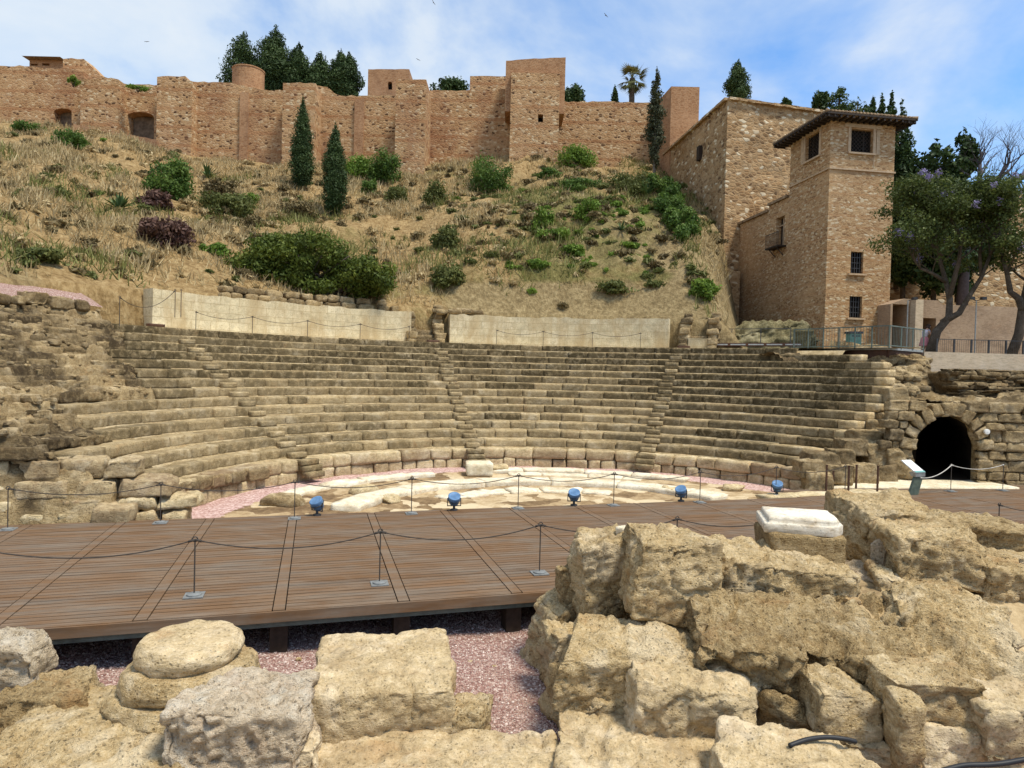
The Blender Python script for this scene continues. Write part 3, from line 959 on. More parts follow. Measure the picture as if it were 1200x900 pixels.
# --- side wall of big blocks at the left, facing the deck
sw = thing('side_wall', 'low wall of weathered ashlar blocks behind the left end of the deck', 'stone wall', tuple(dk(-5, 16.6, -.1)))
nb = NB()
o_ = dk(-5, 16.6, -.1)
rg = np.random.RandomState(77)
for ci, (z0, z1, l1, aoff) in enumerate(((-.35, .12, -2.85, -.12), (.12, .40, -3.3, 0), (.40, .80, -3.75, .05), (.80, 1.22, -4.2, .25))):
    l = -9.5+rg.uniform(0, .5)
    while l < l1:
        ln = rg.uniform(.6, 1.2)
        if ci == 0: ln = rg.uniform(.4, 1.0)
        V, Fq = rock_np(ln-.02, .9, z1-z0-.01, rg.randint(9999), cell=.07, amp=.045, rnd=.03, jit=.05, strata=.02, cuts=3, crack=.03)
        c, s = math.cos(AX), math.sin(AX)
        p = dk(l+ln/2, 16.6+.45+aoff+rg.uniform(-.05, .05))
        V = np.stack([V[:, 0]*c-V[:, 1]*s+p.x-o_.x, V[:, 0]*s+V[:, 1]*c+p.y-o_.y, V[:, 2]+z0-o_.z], 1)
        nb.add(V, Fq, float(max(0, rg.normal(.15, .3))))
        l += ln
nb.build('masonry', M['podium'], sw)

# --- marble arcs of the orchestra
def arc(name, label, r0, r1, z0, z1, th0, th1, mat, seed, lens=(1.2, 2.4), gapp=.0, amp=.02):
    nb = NB(); rs = np.random.RandomState(seed)
    th = th0; rm = (r0+r1)/2
    while th < th1-.02:
        d = min(rs.uniform(*lens)/rm, th1-th)
        if rs.rand() >= gapp:
            V, Fq = rock_np(d*rm-.015, r1-r0, z1-z0, rs.randint(9999), cell=.12, amp=amp, rnd=.03, jit=.02)
            a_ = V[:, 0]/rm+th+d/2
            ra = rm+V[:, 1]
            V = np.stack([ra*np.sin(a_), ra*np.cos(a_), V[:, 2]+z0+rs.uniform(-.015, .015)], 1)
            nb.add(V, Fq, 0.0)
        th += d
    o = nb.build(name, mat, loc=(CX, CY, 0))
    o['label'] = label; o['category'] = 'marble step'
    return o
arc('marble_step', 'outer white marble arc on the orchestra floor below the seats', 8.45, 9.15, -.5, -.29, -.30, .58, M['marble'], 5)
arc('marble_step', 'broken piece of white marble arc at the left by the pink gravel', 8.3, 8.95, -.5, -.3, -1.33, -.55, M['marble'], 6, amp=.04)
arc('marble_step', 'lower marble ledge just inside the outer white arc', 7.75, 8.42, -.5, -.37, -.22, .40, M['marble'], 7, amp=.03)
arc('marble_step', 'long inner white marble arc sweeping across the orchestra behind the blue floodlights', 5.7, 6.55, -.5, -.25, -1.42, .92, M['marble'], 8, lens=(1.8, 3.2))
arc('marble_step', 'short pale marble strip inside the inner arc, near the middle floodlight', 4.3, 5.0, -.5, -.36, -.9, .35, M['marble'], 9, lens=(.7, 1.8), amp=.05)
rg = np.random.RandomState(31)
for i_, (px, py, s, lab) in enumerate(((425, 578, .5, 'jagged brown stone lying between the two marble arcs at left'), (330, 592, .6, 'flat brown stone beside the left stanchion post in the orchestra'),
        (455, 588, .38, 'pale rounded stone lump touching the inner marble arc'), (860, 575, .4, 'rough brown stone at the right end of the orchestra'),
        (787, 577, .42, 'round brown boulder at the right tip of the inner marble arc'), (583, 553, .5, 'small pale stone beside the drum block'))):
    p = onz(px, py, -.42)
    rock('stone', lab, M['podium'] if i_ != 1 else M['rubble'], (p.x, p.y, -.45), s*1.7, s*1.2, s*.55, rz=rg.uniform(0, 3), seed=700+i_, cell=.08, amp=.06, rnd=.12, jit=.15, cat='stone')
p = onz(561, 556, -.40)
rock('drum_block', 'cream fluted stone block at the foot of the central stairway', M['cream'], (p.x, p.y, -.42), .98, .8, .5, rz=.1, seed=61, cell=.07, amp=.015, rnd=.06, jit=.04, cat='stone block')

# ================================================================== DECK
m, t, b = newmat('deck_wood')
co = t.coord()
tone = t.attr('tone')
ca, sa = math.cos(AX), math.sin(AX)
mp = t.n('ShaderNodeMapping', {'Vector': co, 'Rotation': (0, 0, -AX)}).outputs[0]
gr = t.noise(t.vmul(mp, (1.2, 16, 16)), 1.0, 6, .65, .6).outputs['Fac']
pt = t.noise(mp, .55, 5, .6, .3).outputs['Fac']
sxy = t.n('ShaderNodeSeparateXYZ', {0: mp})
edgew = t.ramp(t.math('ADD', sxy.outputs[1], t.math('MULTIPLY', pt, 1.2)), [(0, 0.0), (1, 1.0)])
base = t.ramp(tone, [(0, (.046, .032, .021)), (.35, (.074, .053, .037)), (.7, (.104, .078, .056)), (1, (.15, .12, .092))])
wm = t.math('SUBTRACT', 1.0, t.n('ShaderNodeMapRange', {0: t.math('ADD', sxy.outputs[1], t.math('MULTIPLY', pt, 1.6)), 1: 10.0, 2: 12.2, 3: 0.0, 4: 1.0}).outputs[0])
base = t.mix(t.math('MULTIPLY', wm, .85), base, (.165, .088, .04))
grey = t.math('MULTIPLY', t.ramp(t.noise(t.vmul(mp, (.5, 3, 3)), 1.0, 5, .65).outputs['Fac'], [(.42, 0.0), (.66, 1.0)]), .7)
base = t.mix(grey, base, (.165, .14, .112))
dust = t.math('MULTIPLY', t.ramp(t.noise(mp, .9, 8, .7, .6).outputs['Fac'], [(.5, 0.0), (.7, 1.0)]), .4)
base = t.mix(dust, base, (.20, .165, .125))
col = t.mix(1.0, base, t.ramp(gr, [(.3, .72), (.7, 1.22)]), 'MULTIPLY')
finish(t, b, col, .62, gr, .35, .004)
M['deck'] = m
deck = thing('stage_deck', 'long raised deck of reddish brown timber boards between the ruins and the orchestra', 'wooden stage', tuple(dk(4, 13, 0)))
dorg = dk(4, 13, 0)
rg = np.random.RandomState(5)
A0, A1 = 9.78, 16.02
joints = [1.305+1.737*i for i in range(-8, 15)]
bands = set(range(len(joints)))
mbp = MB(); mbf = MB()
PW = .137
def dbox(mb, l0, l1, a0, a1, z0, z1, tone):
    c = dk((l0+l1)/2, (a0+a1)/2, (z0+z1)/2)-dorg
    mb.box(c, (l1-l0, a1-a0, z1-z0), rz=AX, tone=tone)
for ji in range(len(joints)-1):
    l0, l1 = joints[ji]+.095, joints[ji+1]-.095
    a1 = A1 if joints[ji] < 12.2 else 17.15
    a_ = A0
    pt_ = rg.uniform(-.06, .06)
    while a_ < a1-.05:
        dbox(mbp, l0, l1, a_, a_+PW-.02, -.045, rg.uniform(-.003, .003), float(np.clip(rg.normal(.5+pt_, .27), 0, 1)))
        a_ += PW
    # cross board over the joint
    dbox(mbp, joints[ji]-.078, joints[ji]+.078, A0+.02, a1-.02, -.045, .003, float(np.clip(rg.normal(.62, .1), 0, 1)))
mbp.build('decking', M['deck'], deck)
L0, L1 = joints[0]-.08, joints[-1]+.08
mbf = MB()
dbox(mbf, L0, L1, A0-.04, A0-.003, -.15, -.006, .1)
dbox(mbf, L0, 12.2, A1+.0, A1+.04, -.15, -.006, .1)
mbf.build('fascia', M['deck'], deck)
mbs = MB()
dbox(mbs, L0, L1, A0+.02, A0+.08, -.235, -.165, 0)
dbox(mbs, L0, L1, A0+3.0, A0+3.08, -.26, -.165, 0)
mbs.build('steel_beam', M['greensteel'], deck)
mbu = MB()
dbox(mbu, L0, L1, A0+.1, A1-.02, -.06, -.05, 0)  # near-black sheet painting the shade in the gaps between the boards
mbu.build('gap_shade_sheet', M['dark'], deck)
mbj = MB()
for j_ in joints:
    dbox(mbj, j_-.12, j_+.12, A0+.15, A0+.45, GZ-.1, -.26, 0)
    dbox(mbj, j_-.06, j_+.06, A0+.1, A1-.1, -.26, -.165, 0)
mbj.build('support', M['darkwood'], deck)
# ================================================================== WALLS
def hide_small(o): return o
def prism(name, poly, P0, P1, t, mat, parent, holes=(), bottom_taper=0.0, label=None, org=None):
    "vertical slab: outline poly in (u, z) on the plane P0-P1, thickness t going away from the viewer"
    ux, uy = P1.x-P0.x, P1.y-P0.y
    L = math.hypot(ux, uy); ux /= L; uy /= L
    nx, ny = -uy, ux
    if P0.x*nx+P0.y*ny < 0: nx, ny = -nx, -ny
    bm = bmesh.new()
    def loop(pts):
        vs = [bm.verts.new((P0.x+u*ux, P0.y+u*uy, z)) for u, z in pts]
        return [bm.edges.new((vs[i], vs[(i+1) % len(vs)])) for i in range(len(vs))]
    ed = loop(poly)
    for h in holes: ed += loop(h)
    bmesh.ops.triangle_fill(bm, edges=ed, use_beauty=True, use_dissolve=False)
    g = bmesh.ops.extrude_face_region(bm, geom=bm.faces[:])
    for v in g['geom']:
        if isinstance(v, bmesh.types.BMVert):
            v.co.x += nx*t; v.co.y += ny*t
    bmesh.ops.recalc_face_normals(bm, faces=bm.faces)
    if org is None and parent is not None: org = parent.location
    if org is not None:
        for v in bm.verts: v.co -= Vector(org)
    me = bpy.data.meshes.new(name)
    bm.to_mesh(me); bm.free()
    o = link(name, me, mat, parent)
    if parent is None and org is not None: o.location = org
    if label: o['label'] = label
    return o
def ragged(pts, step, amp, seed):
    "subdivide a top line with small breaks"
    rs = random.Random(seed); out = []
    for (a, b) in zip(pts[:-1], pts[1:]):
        L = math.hypot(b[0]-a[0], b[1]-a[1]); n = max(1, int(abs(b[0]-a[0])/step))
        for i in range(n):
            f = i/n
            out.append((a[0]+(b[0]-a[0])*f, a[1]+(b[1]-a[1])*f+(rs.uniform(-amp, amp) if i else 0)))
    out.append(pts[-1])
    return out
def wallpx(name, x0, x1, top, ybase, Y0, Y1, t, mat, parent, holes=(), rag=.06, label=None, seed=1, side0=None):
    "top: list of (px,py) left to right; the face stands between depths Y0 (left) and Y1 (right)"
    P0 = at(x0, 300, Y0); P1 = at(x1, 300, Y1)
    tp = [onwall(px, py, P0, P1) for px, py in top]
    L = math.hypot(P1.x-P0.x, P1.y-P0.y)
    tp[0] = (0, tp[0][1]); tp[-1] = (L, tp[-1][1])
    tp = ragged(tp, .45, rag, seed)
    if isinstance(ybase, (int, float)): ybase = (ybase, ybase)
    zb0 = onwall(x0, ybase[0], P0, P1)[1]-2.5; zb1 = onwall(x1, ybase[1], P0, P1)[1]-2.5
    poly = [(0, zb0)]+tp+[(L, zb1)]
    hs = []
    for h in holes:
        hs.append([onwall(px, py, P0, P1) for px, py in h])
    return prism(name, poly, P0, P1, t, mat, parent, hs, label=label)
def archpx(x0, x1, ytop, yspring, ybot, n=8):
    pts = [(x0, ybot), (x0, yspring)]
    for i in range(1, n):
        a = PI-PI*i/n
        pts.append(((x0+x1)/2+(x1-x0)/2*math.cos(a), yspring-(yspring-ytop)*math.sin(a)))
    pts += [(x1, yspring), (x1, ybot)]
    return pts

D = 62.0
fort = thing('fortress', 'long medieval fortress wall of brown rubble stone along the top of the dry hill', 'fortress', (-15, D, 22))
W_ = lambda *a, **k: wallpx(*a, **k)
# far left curtain with the small arched door
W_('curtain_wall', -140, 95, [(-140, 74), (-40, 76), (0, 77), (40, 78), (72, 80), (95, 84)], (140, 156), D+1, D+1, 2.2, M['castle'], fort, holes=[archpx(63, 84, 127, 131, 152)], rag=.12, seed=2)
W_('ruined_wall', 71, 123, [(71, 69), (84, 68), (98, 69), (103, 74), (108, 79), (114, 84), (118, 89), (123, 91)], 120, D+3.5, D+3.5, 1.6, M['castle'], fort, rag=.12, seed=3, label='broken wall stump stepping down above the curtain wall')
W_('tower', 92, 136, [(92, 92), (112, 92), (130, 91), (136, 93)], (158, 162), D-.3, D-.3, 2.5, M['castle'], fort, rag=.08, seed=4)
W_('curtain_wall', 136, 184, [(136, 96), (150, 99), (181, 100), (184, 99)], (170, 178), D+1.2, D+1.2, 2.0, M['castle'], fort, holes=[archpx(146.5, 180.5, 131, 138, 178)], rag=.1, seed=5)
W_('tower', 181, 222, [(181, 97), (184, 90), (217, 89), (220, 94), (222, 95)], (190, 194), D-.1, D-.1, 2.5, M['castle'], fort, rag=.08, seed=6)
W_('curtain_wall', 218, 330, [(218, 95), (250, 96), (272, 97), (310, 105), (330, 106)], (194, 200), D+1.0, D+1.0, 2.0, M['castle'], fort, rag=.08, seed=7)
W_('buttress', 278, 288, [(278, 108), (288, 108)], (200, 200), D+.8, D+.8, .3, M['castle_red'], fort, rag=.02)
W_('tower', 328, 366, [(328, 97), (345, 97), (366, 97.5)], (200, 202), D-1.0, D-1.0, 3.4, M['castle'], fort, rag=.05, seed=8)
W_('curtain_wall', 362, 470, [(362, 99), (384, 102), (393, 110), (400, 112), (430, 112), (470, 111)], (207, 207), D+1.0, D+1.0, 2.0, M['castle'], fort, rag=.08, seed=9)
W_('buttress', 412, 423, [(412, 116), (423, 116)], (207, 207), D+.8, D+.8, .3, M['castle_red'], fort, rag=.02)
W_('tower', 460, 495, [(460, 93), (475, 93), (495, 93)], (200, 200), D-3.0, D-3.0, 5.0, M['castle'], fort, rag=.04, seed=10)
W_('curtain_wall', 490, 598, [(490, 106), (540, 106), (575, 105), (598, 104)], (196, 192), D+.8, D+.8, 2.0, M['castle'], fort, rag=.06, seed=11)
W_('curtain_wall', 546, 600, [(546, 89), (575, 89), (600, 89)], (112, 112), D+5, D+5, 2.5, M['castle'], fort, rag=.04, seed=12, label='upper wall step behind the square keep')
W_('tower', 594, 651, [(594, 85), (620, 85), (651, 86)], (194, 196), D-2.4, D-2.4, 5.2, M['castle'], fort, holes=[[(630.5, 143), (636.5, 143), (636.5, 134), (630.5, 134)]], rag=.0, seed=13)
W_('tower_top', 587.5, 657, [(587.5, 71), (620, 69), (657, 67)], (97, 100), D-2.0, D-2.0, 5.6, M['castle_red'], fort, rag=.03, seed=14)
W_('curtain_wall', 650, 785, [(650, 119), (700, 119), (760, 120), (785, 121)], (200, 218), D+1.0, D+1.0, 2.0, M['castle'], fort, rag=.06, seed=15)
# stair parapet below the gates at the left
W_('stair_parapet', 84, 182, [(84, 145), (110, 150), (150, 157), (180, 164)], (162, 178), D-2.6, D-2.6, .35, M['castle_red'], fort, rag=.03, label='low sloping parapet in front of the arched gate')
# dark interiors with doors
def insetpx(name, x0, x1, y0, y1, Y, mat, parent, **k):
    a = at(x0, y1, Y); b_ = at(x1, y0, Y)
    mb = MB(); o = Vector(parent.location)
    mb.box(Vector(((a.x+b_.x)/2, Y, (a.z+b_.z)/2))-o, (b_.x-a.x, .12, b_.z-a.z))
    return mb.build(name, mat, parent, **k)
M['olddoor'] = plain_mat('old_grey_door', (.17, .125, .085), .8, var=.5, scale=3)
insetpx('door', 61, 86, 125, 154, D+2.0, M['olddoor'], fort)
insetpx('gate', 145, 182, 138, 180, D+2.3, M['olddoor'], fort)
insetpx('gate_dark_panel', 145, 182, 128, 138, D+2.5, M['dark'], fort)  # near-black panel standing for the dark space above the gate door
insetpx('window', 629, 638, 132, 145, D-1.4, M['dark'], fort)
# round turret
p = at(291, 106, D+2.75)
mb = MB()
zt_ = at(291, 83, D+2.75).z; zb_ = at(291, 112, D+2.75).z
mb.lathe(Vector((p.x, p.y, 0))-Vector(fort.location), [(1.45, zb_-1), (1.45, zt_-.12), (1.5, zt_-.1), (1.5, zt_)], 28)
mb.build('turret', M['castle_red'], fort)
# putlog holes: no sockets, near-black cells of the masonry colour paint their shade
# keep tower behind
tb = thing('keep_tower', 'squat square brick tower with one small window standing behind the fortress wall', 'tower', tuple(at(452, 112, D+9)))
W_('wall', 427, 475, [(427, 81), (452, 81), (475, 81)], (116, 116), D+8, D+8, 5.0, M['castle_red'], tb, holes=[archpx(454.5, 459.5, 95.5, 98, 105)], rag=.03, seed=21)
insetpx('window', 453, 461, 94, 106, D+8.6, M['dark'], tb)
# pavilion
pv_ = thing('roof_pavilion', 'small pink walled pavilion with flat tiled roof peeping over the far left wall', 'pavilion', tuple(at(50, 78, D+6)))
W_('wall', 32, 70, [(32, 70), (51, 70), (70, 70)], (84, 84), D+6, D+6, 4.0, M['castle_red'], pv_, rag=0, holes=[[(36, 76.8), (44, 76.8), (44, 74.6), (36, 74.6)], [(49, 76.8), (58, 76.8), (58, 74.2), (49, 74.2)]])
insetpx('window', 35, 45, 74, 78, D+6.5, M['dark'], pv_)
insetpx('window', 48, 59, 74, 78, D+6.5, M['dark'], pv_)
a_ = at(27, 70, D+5.4); b_ = at(72, 66, D+5.4)
mb = MB(); o_ = Vector(pv_.location)
w2 = (b_.x-a_.x)/2; cx_ = (a_.x+b_.x)/2; zr = at(50, 70.2, D+6).z; hr = .35
base = [Vector((cx_-w2, D+5.2, zr)), Vector((cx_+w2, D+5.2, zr)), Vector((cx_+w2, D+10.4, zr)), Vector((cx_-w2, D+10.4, zr))]
top = [Vector((cx_-w2*.55, D+7, zr+hr)), Vector((cx_+w2*.55, D+7, zr+hr)), Vector((cx_+w2*.55, D+8.6, zr+hr)), Vector((cx_-w2*.55, D+8.6, zr+hr))]
mb.add([v-o_ for v in base+top], [(3, 2, 1, 0), (4, 5, 6, 7)]+[(i, (i+1) % 4, 4+(i+1) % 4, 4+i) for i in range(4)])
m, t, b = newmat('clay_tiles')
co = t.coord()
tl = t.n('ShaderNodeTexWave', {'Vector': co, 'Scale': 1.6, 'Distortion': .6, 'Detail': 2.0}).outputs['Fac']
tn_ = t.noise(co, 3.2, 6, .7).outputs['Fac']
finish(t, b, t.ramp(tn_, [(.3, (.10, .065, .04)), (.5, (.25, .17, .10)), (.7, (.38, .28, .18))]), .9, tl, .5, .05)
M['tiles'] = m
mb.build('roof', M['tiles'], pv_)
# red brick tower
rt = thing('brick_tower', 'plain reddish brick tower with dark streaks beside the tall thin tree', 'tower', tuple(at(800, 200, D-2)))
P0 = at(784, 200, D-3); P1 = at(817, 200, D-3)
zt_ = onwall(800, 101.5, P0, P1)[1]; zb_ = onwall(800, 214, P0, P1)[1]-3
prism('wall', [(0, zb_), (0, zt_), (P1.x-P0.x, zt_), (P1.x-P0.x, zb_)], P0, P1, 6.5, M['castle_red'], rt)
# left face goes back and left
q = Vector((P0.x-.9, P0.y+6.4, 0))
V = [(P0.x-.003, P0.y, zb_), (P0.x-.003, P0.y, zt_+.01), (q.x, q.y, zt_+.01), (q.x, q.y, zb_), (P0.x+.2, P0.y+6.4, zb_), (P0.x+.2, P0.y+6.4, zt_+.01)]
mb = MB(); mb.add([Vector(v)-Vector(rt.location) for v in V], [(0, 1, 2, 3), (3, 2, 5, 4), (0, 4, 5, 1), (1, 5, 2), (0, 3, 4)])
mb.build('side_wall', M['castle_red'], rt)

# ---------------------------------------------------------------- bastion
NB0 = at(853, 117, 48.0); NB1 = at(952, 131, 49.8)
bas = thing('bastion', 'massive rubble stone bastion with a sharp corner between the hill and the tiled tower', 'bastion', (NB0.x, NB0.y, 5))
zt0 = NB0.z; zt1 = NB1.z
L = math.hypot(NB1.x-NB0.x, NB1.y-NB0.y)
u = Vector(((NB1.x-NB0.x)/L, (NB1.y-NB0.y)/L, 0))
back = at(779, 186, 60.5)
vv = Vector((back.x-NB0.x, back.y-NB0.y, 0))
far = NB0+u*15
ox = Vector(bas.location)
def rough_face(A, B, ztA, ztB, zbA, zbB, batter, nu=60, nz=60, seed=1, amp=.07):
    d = (B-A); d.z = 0; Ln = d.length; d = d/Ln
    n = Vector((d.y, -d.x, 0))
    if n.dot(Vector((A.x, A.y, 0))) > 0: n = -n
    U, Zf = np.meshgrid(np.linspace(0, 1, nu), np.linspace(0, 1, nz))
    zt_ = ztA+(ztB-ztA)*U; zb_ = zbA+(zbB-zbA)*U
    Zz = zb_+(zt_-zb_)*Zf
    off = batter*(1-Zf)
    Pq = np.stack([U*Ln*1.2, Zz*1.2, U*0+seed], -1)
    off = off+amp*fbm(Pq, 4, seed)*np.minimum(1, 6*np.minimum(U, 1-U))
    Xx = A.x+d.x*U*Ln+n.x*off-ox.x; Yy = A.y+d.y*U*Ln+n.y*off-ox.y
    V = np.stack([Xx, Yy, Zz-ox.z], -1).reshape(-1, 3)
    i, j = np.meshgrid(np.arange(nu-1), np.arange(nz-1)); a = (j*nu+i).ravel()
    return V, np.stack([a, a+1, a+nu+1, a+nu], 1)
nb = NB()
nb.add(*rough_face(NB0, far, zt0, zt0+(zt1-zt0)*15/L, 3.5, 3.5, .0, seed=3))
nb.add(*rough_face(Vector((NB0.x, NB0.y, 0)), Vector((back.x, back.y, 0)), zt0, zt0+.1, 3.5, 10, .0, seed=4))
# top and back
b1 = NB0+vv; b2 = far+vv
V = np.array([[NB0.x, NB0.y, zt0], [far.x, far.y, zt0+(zt1-zt0)*15/L], [b2.x, b2.y, zt0-.3], [b1.x, b1.y, zt0+.05], [b2.x, b2.y, 3.5], [b1.x, b1.y, 3.5], [far.x, far.y, 3.5]])-np.array(ox)
nb.add(V, np.array([[0, 1, 2, 3], [3, 2, 4, 5], [1, 6, 4, 2]]))
nb.build('wall', M['bastion'], bas, smooth=False)
# coping stones along the top edges
mb = MB(); rs = random.Random(3)
for (A, B, zA, zB) in ((NB0, far, zt0, zt0+(zt1-zt0)*15/L), (NB0, b1, zt0, zt0+.08)):
    n_ = int((B-A).length/.5)
    for i in range(n_):
        f = (i+.5)/n_; p = A+(B-A)*f
        dd = (B-A); ang = math.atan2(dd.y, dd.x)
        mb.box(Vector((p.x, p.y, zA+(zB-zA)*f+.06))-ox, (.5, .5, .16+rs.uniform(-.03, .05)), rz=ang)
mb.build('coping', M['bastion'], bas)
# narrow slit window in the left face
p = NB0+vv*.36; zc = at(825, 180, p.y).z
mb = MB(); mb.box(Vector((p.x, p.y, zc))-ox, (.5, .5, 1.1), rz=math.atan2(vv.y, vv.x)); mb.build('slit_window', M['darkwood'], bas)
# buttress at the foot
P0 = at(846, 330, 47.2); P1 = at(868, 330, 47.4)
wallpx('buttress', 843, 868, [(843, 318), (852, 313), (868, 318)], (365, 372), 47.0, 47.4, 1.4, M['bastion'], bas, rag=.1)

# ---------------------------------------------------------------- tiled tower
TC = at(970.5, 250, 38.0)
ta = math.radians(8.5)
tu = Vector((math.cos(ta), math.sin(ta), 0)); tv = Vector((-math.sin(ta), math.cos(ta), 0))
tcorner = Vector((TC.x, TC.y, 0))
TWd, TDp = 4.02, 4.05
zS = at(972, 197, 38.0).z          # string course
zE = at(973, 141, 38.0).z          # wall head
tw = thing('tiled_tower', 'tall square brick tower with overhanging tiled roof and latticed top windows', 'tower', (TC.x, TC.y, 4.8), ta)
def tl(u_, v_, z_): return Vector((u_, v_, z_-4.8))
mb = MB()
def winbox(): pass
# walls with real window openings, front (u axis) and left (v axis)
def face_poly(Lf, holes, z0, z1):
    return [(0, z0), (0, z1), (Lf, z1), (Lf, z0)], holes
def tprism(name, side, z0, z1, holes, mat, t=.45, off=0.0, parent=None):
    bm = bmesh.new()
    Lf = TWd if side == 'f' else TDp
    def loop(pts):
        if side == 'f': vs = [bm.verts.new((u_, off, z_-4.8)) for u_, z_ in pts]
        else: vs = [bm.verts.new((off, u_, z_-4.8)) for u_, z_ in pts]
        return [bm.edges.new((vs[i], vs[(i+1) % len(vs)])) for i in range(len(vs))]
    o0 = t if side == 'l' else 0
    ed = loop([(o0, z0), (o0, z1), (Lf, z1), (Lf, z0)])
    for h in holes: ed += loop(h)
    bmesh.ops.triangle_fill(bm, edges=ed, use_beauty=True)
    g = bmesh.ops.extrude_face_region(bm, geom=bm.faces[:])
    for v in g['geom']:
        if isinstance(v, bmesh.types.BMVert):
            if side == 'f': v.co.y += t
            else: v.co.x += t
    bmesh.ops.recalc_face_normals(bm, faces=bm.faces)
    me = bpy.data.meshes.new(name); bm.to_mesh(me); bm.free()
    return link(name, me, mat, parent or tw)
A_ = tcorner; B_ = tcorner+tu
def fpx(px, py): return onwall(px, py, A_, B_)
C2_ = tcorner+tv
def lpx(px, py):
    return onwall(px, py, A_, C2_)
def rectf(x0, x1, y0, y1):
    a = fpx(x0, y1); b_ = fpx(x1, y0); return [(a[0], a[1]), (b_[0], a[1]), (b_[0], b_[1]), (a[0], b_[1])]
def rectl(x0, x1, y0, y1):
    # x0 is nearer the corner on the right
    ua, ub = lpx(x1, 250)[0], lpx(x0, 250)[0]
    xm = (x0+x1)/2
    z0 = lpx(xm, y1)[1]; z1 = lpx(xm, y0)[1]
    return [(ua, z0), (ub, z0), (ub, z1), (ua, z1)]
Wf = [rectf(996.5, 1023, 153, 178), rectf(996.5, 1012, 295.5, 320), rectf(995, 1010.5, 347.5, 372)]
Wl = [rectl(942, 958, 159, 187)]
tprism('wall', 'f', 3.0, zE, Wf, M['tower'])
tprism('wall', 'l', 3.0, zE, Wl, M['tower'])
mb = MB()
mb.box((TWd-.2, TDp/2+.3, (zE+3.0)/2-4.8), (.4, TDp-.6, zE-3.0)); mb.box((TWd/2, TDp-.2, (zE+3.0)/2-4.803), (TWd-.82, .4, zE-3.02))
mb.build('back_wall', M['tower'], tw)
# string course
mb = MB()
mb.box((TWd/2, -.03, zS-4.8), (TWd+.1, .1, .09)); mb.box((-.03, TDp/2+.02, zS-4.8), (.1, TDp-.04, .09))
mb.build('string_course', M['trim'], tw)
# windows
def tower_window(side, r, lattice, trim=True):
    (u0, z0), (u1, z1) = r[0], r[2]
    uc, zc = (u0+u1)/2, (z0+z1)/2-4.8
    wd, hh = abs(u1-u0), z1-z0
    def bx(mb, u_, off, z_, du, do, dz):
        if side == 'f': mb.box((u_, off, z_), (du, do, dz))
        else: mb.box((off, u_, z_), (do, du, dz))
    mb = MB()
    bx(mb, uc, .34, zc, wd+.1, .06, hh+.1)
    wn = mb.build('window', M['dark'], tw)
    g = MB()
    if lattice:
        n = 7
        for i in range(-n, n+1):
            for sgn in (1, -1):
                pass
        # carved lattice: two crossed sets of laths clipped to the opening
        step = wd/6
        for sgn in (1, -1):
            k = -hh
            while k < wd+hh:
                pts = []
                for f in np.linspace(0, 1, 13):
                    zz_ = -hh/2+hh*f; uu_ = -wd/2+k+sgn*(hh*f) if sgn > 0 else -wd/2+k-(hh*f)+hh
                    if -wd/2 <= uu_ <= wd/2: pts.append((uu_, zz_))
                if len(pts) >= 2:
                    a, b_ = pts[0], pts[-1]
                    if side == 'f': g.bar((uc+a[0], .2, zc+a[1]), (uc+b_[0], .2, zc+b_[1]), .035, .03)
                    else: g.bar((.2, uc+a[0], zc+a[1]), (.2, uc+b_[0], zc+b_[1]), .035, .03)
                k += step
        bx(g, uc-wd*.5+.03, .2, zc, .06, .05, hh); bx(g, uc+wd*.5-.03, .2, zc, .06, .05, hh)
        bx(g, uc+wd*.18, .2, zc, .05, .05, hh)
        g.build('lattice', M['darkwood'], wn)
    else:
        for i in range(1, 5): bx(g, uc-wd/2+wd*i/5, .12, zc, .03, .03, hh)
        for i in range(1, 4): bx(g, uc, .12, zc-hh/2+hh*i/4, wd, .025, .03)
        g.build('bars', M['iron'], wn)
        fr = MB()
        bx(fr, uc-wd/2+.04, .2, zc, .08, .06, hh); bx(fr, uc+wd/2-.04, .2, zc, .08, .06, hh); bx(fr, uc, .2, zc, .06, .06, hh)
        fr.build('frame', M['darkwood'], wn)
    tr = MB()
    bx(tr, uc, -.05, zc-hh/2-.07, wd+.32, .16, .1)
    tr.build('sill', M['trim'], wn)
    if lattice:
        t2 = MB()
        bx(t2, uc-wd/2-.09, -.02, zc+.02, .16, .08, hh+.1); bx(t2, uc+wd/2+.09, -.02, zc+.02, .16, .08, hh+.1)
        bx(t2, uc+wd/2+.33, -.015, zc+.0, .2, .06, hh+.1)
        bx(t2, uc+.05, -.025, zc+hh/2+.17, wd+.9, .1, .2)
        t2.build('frame', M['trim'], wn)
        # thin grooves of the square surround
        t3 = MB()
        bx(t3, uc+.62+wd*.0+.17, -.008, zc-.15, .05, .04, hh+1.1)
        t3.build('moulding', M['trim'], wn)
    return wn
tower_window('f', Wf[0], True); tower_window('f', Wf[1], False); tower_window('f', Wf[2], False); tower_window('l', Wl[0], True)
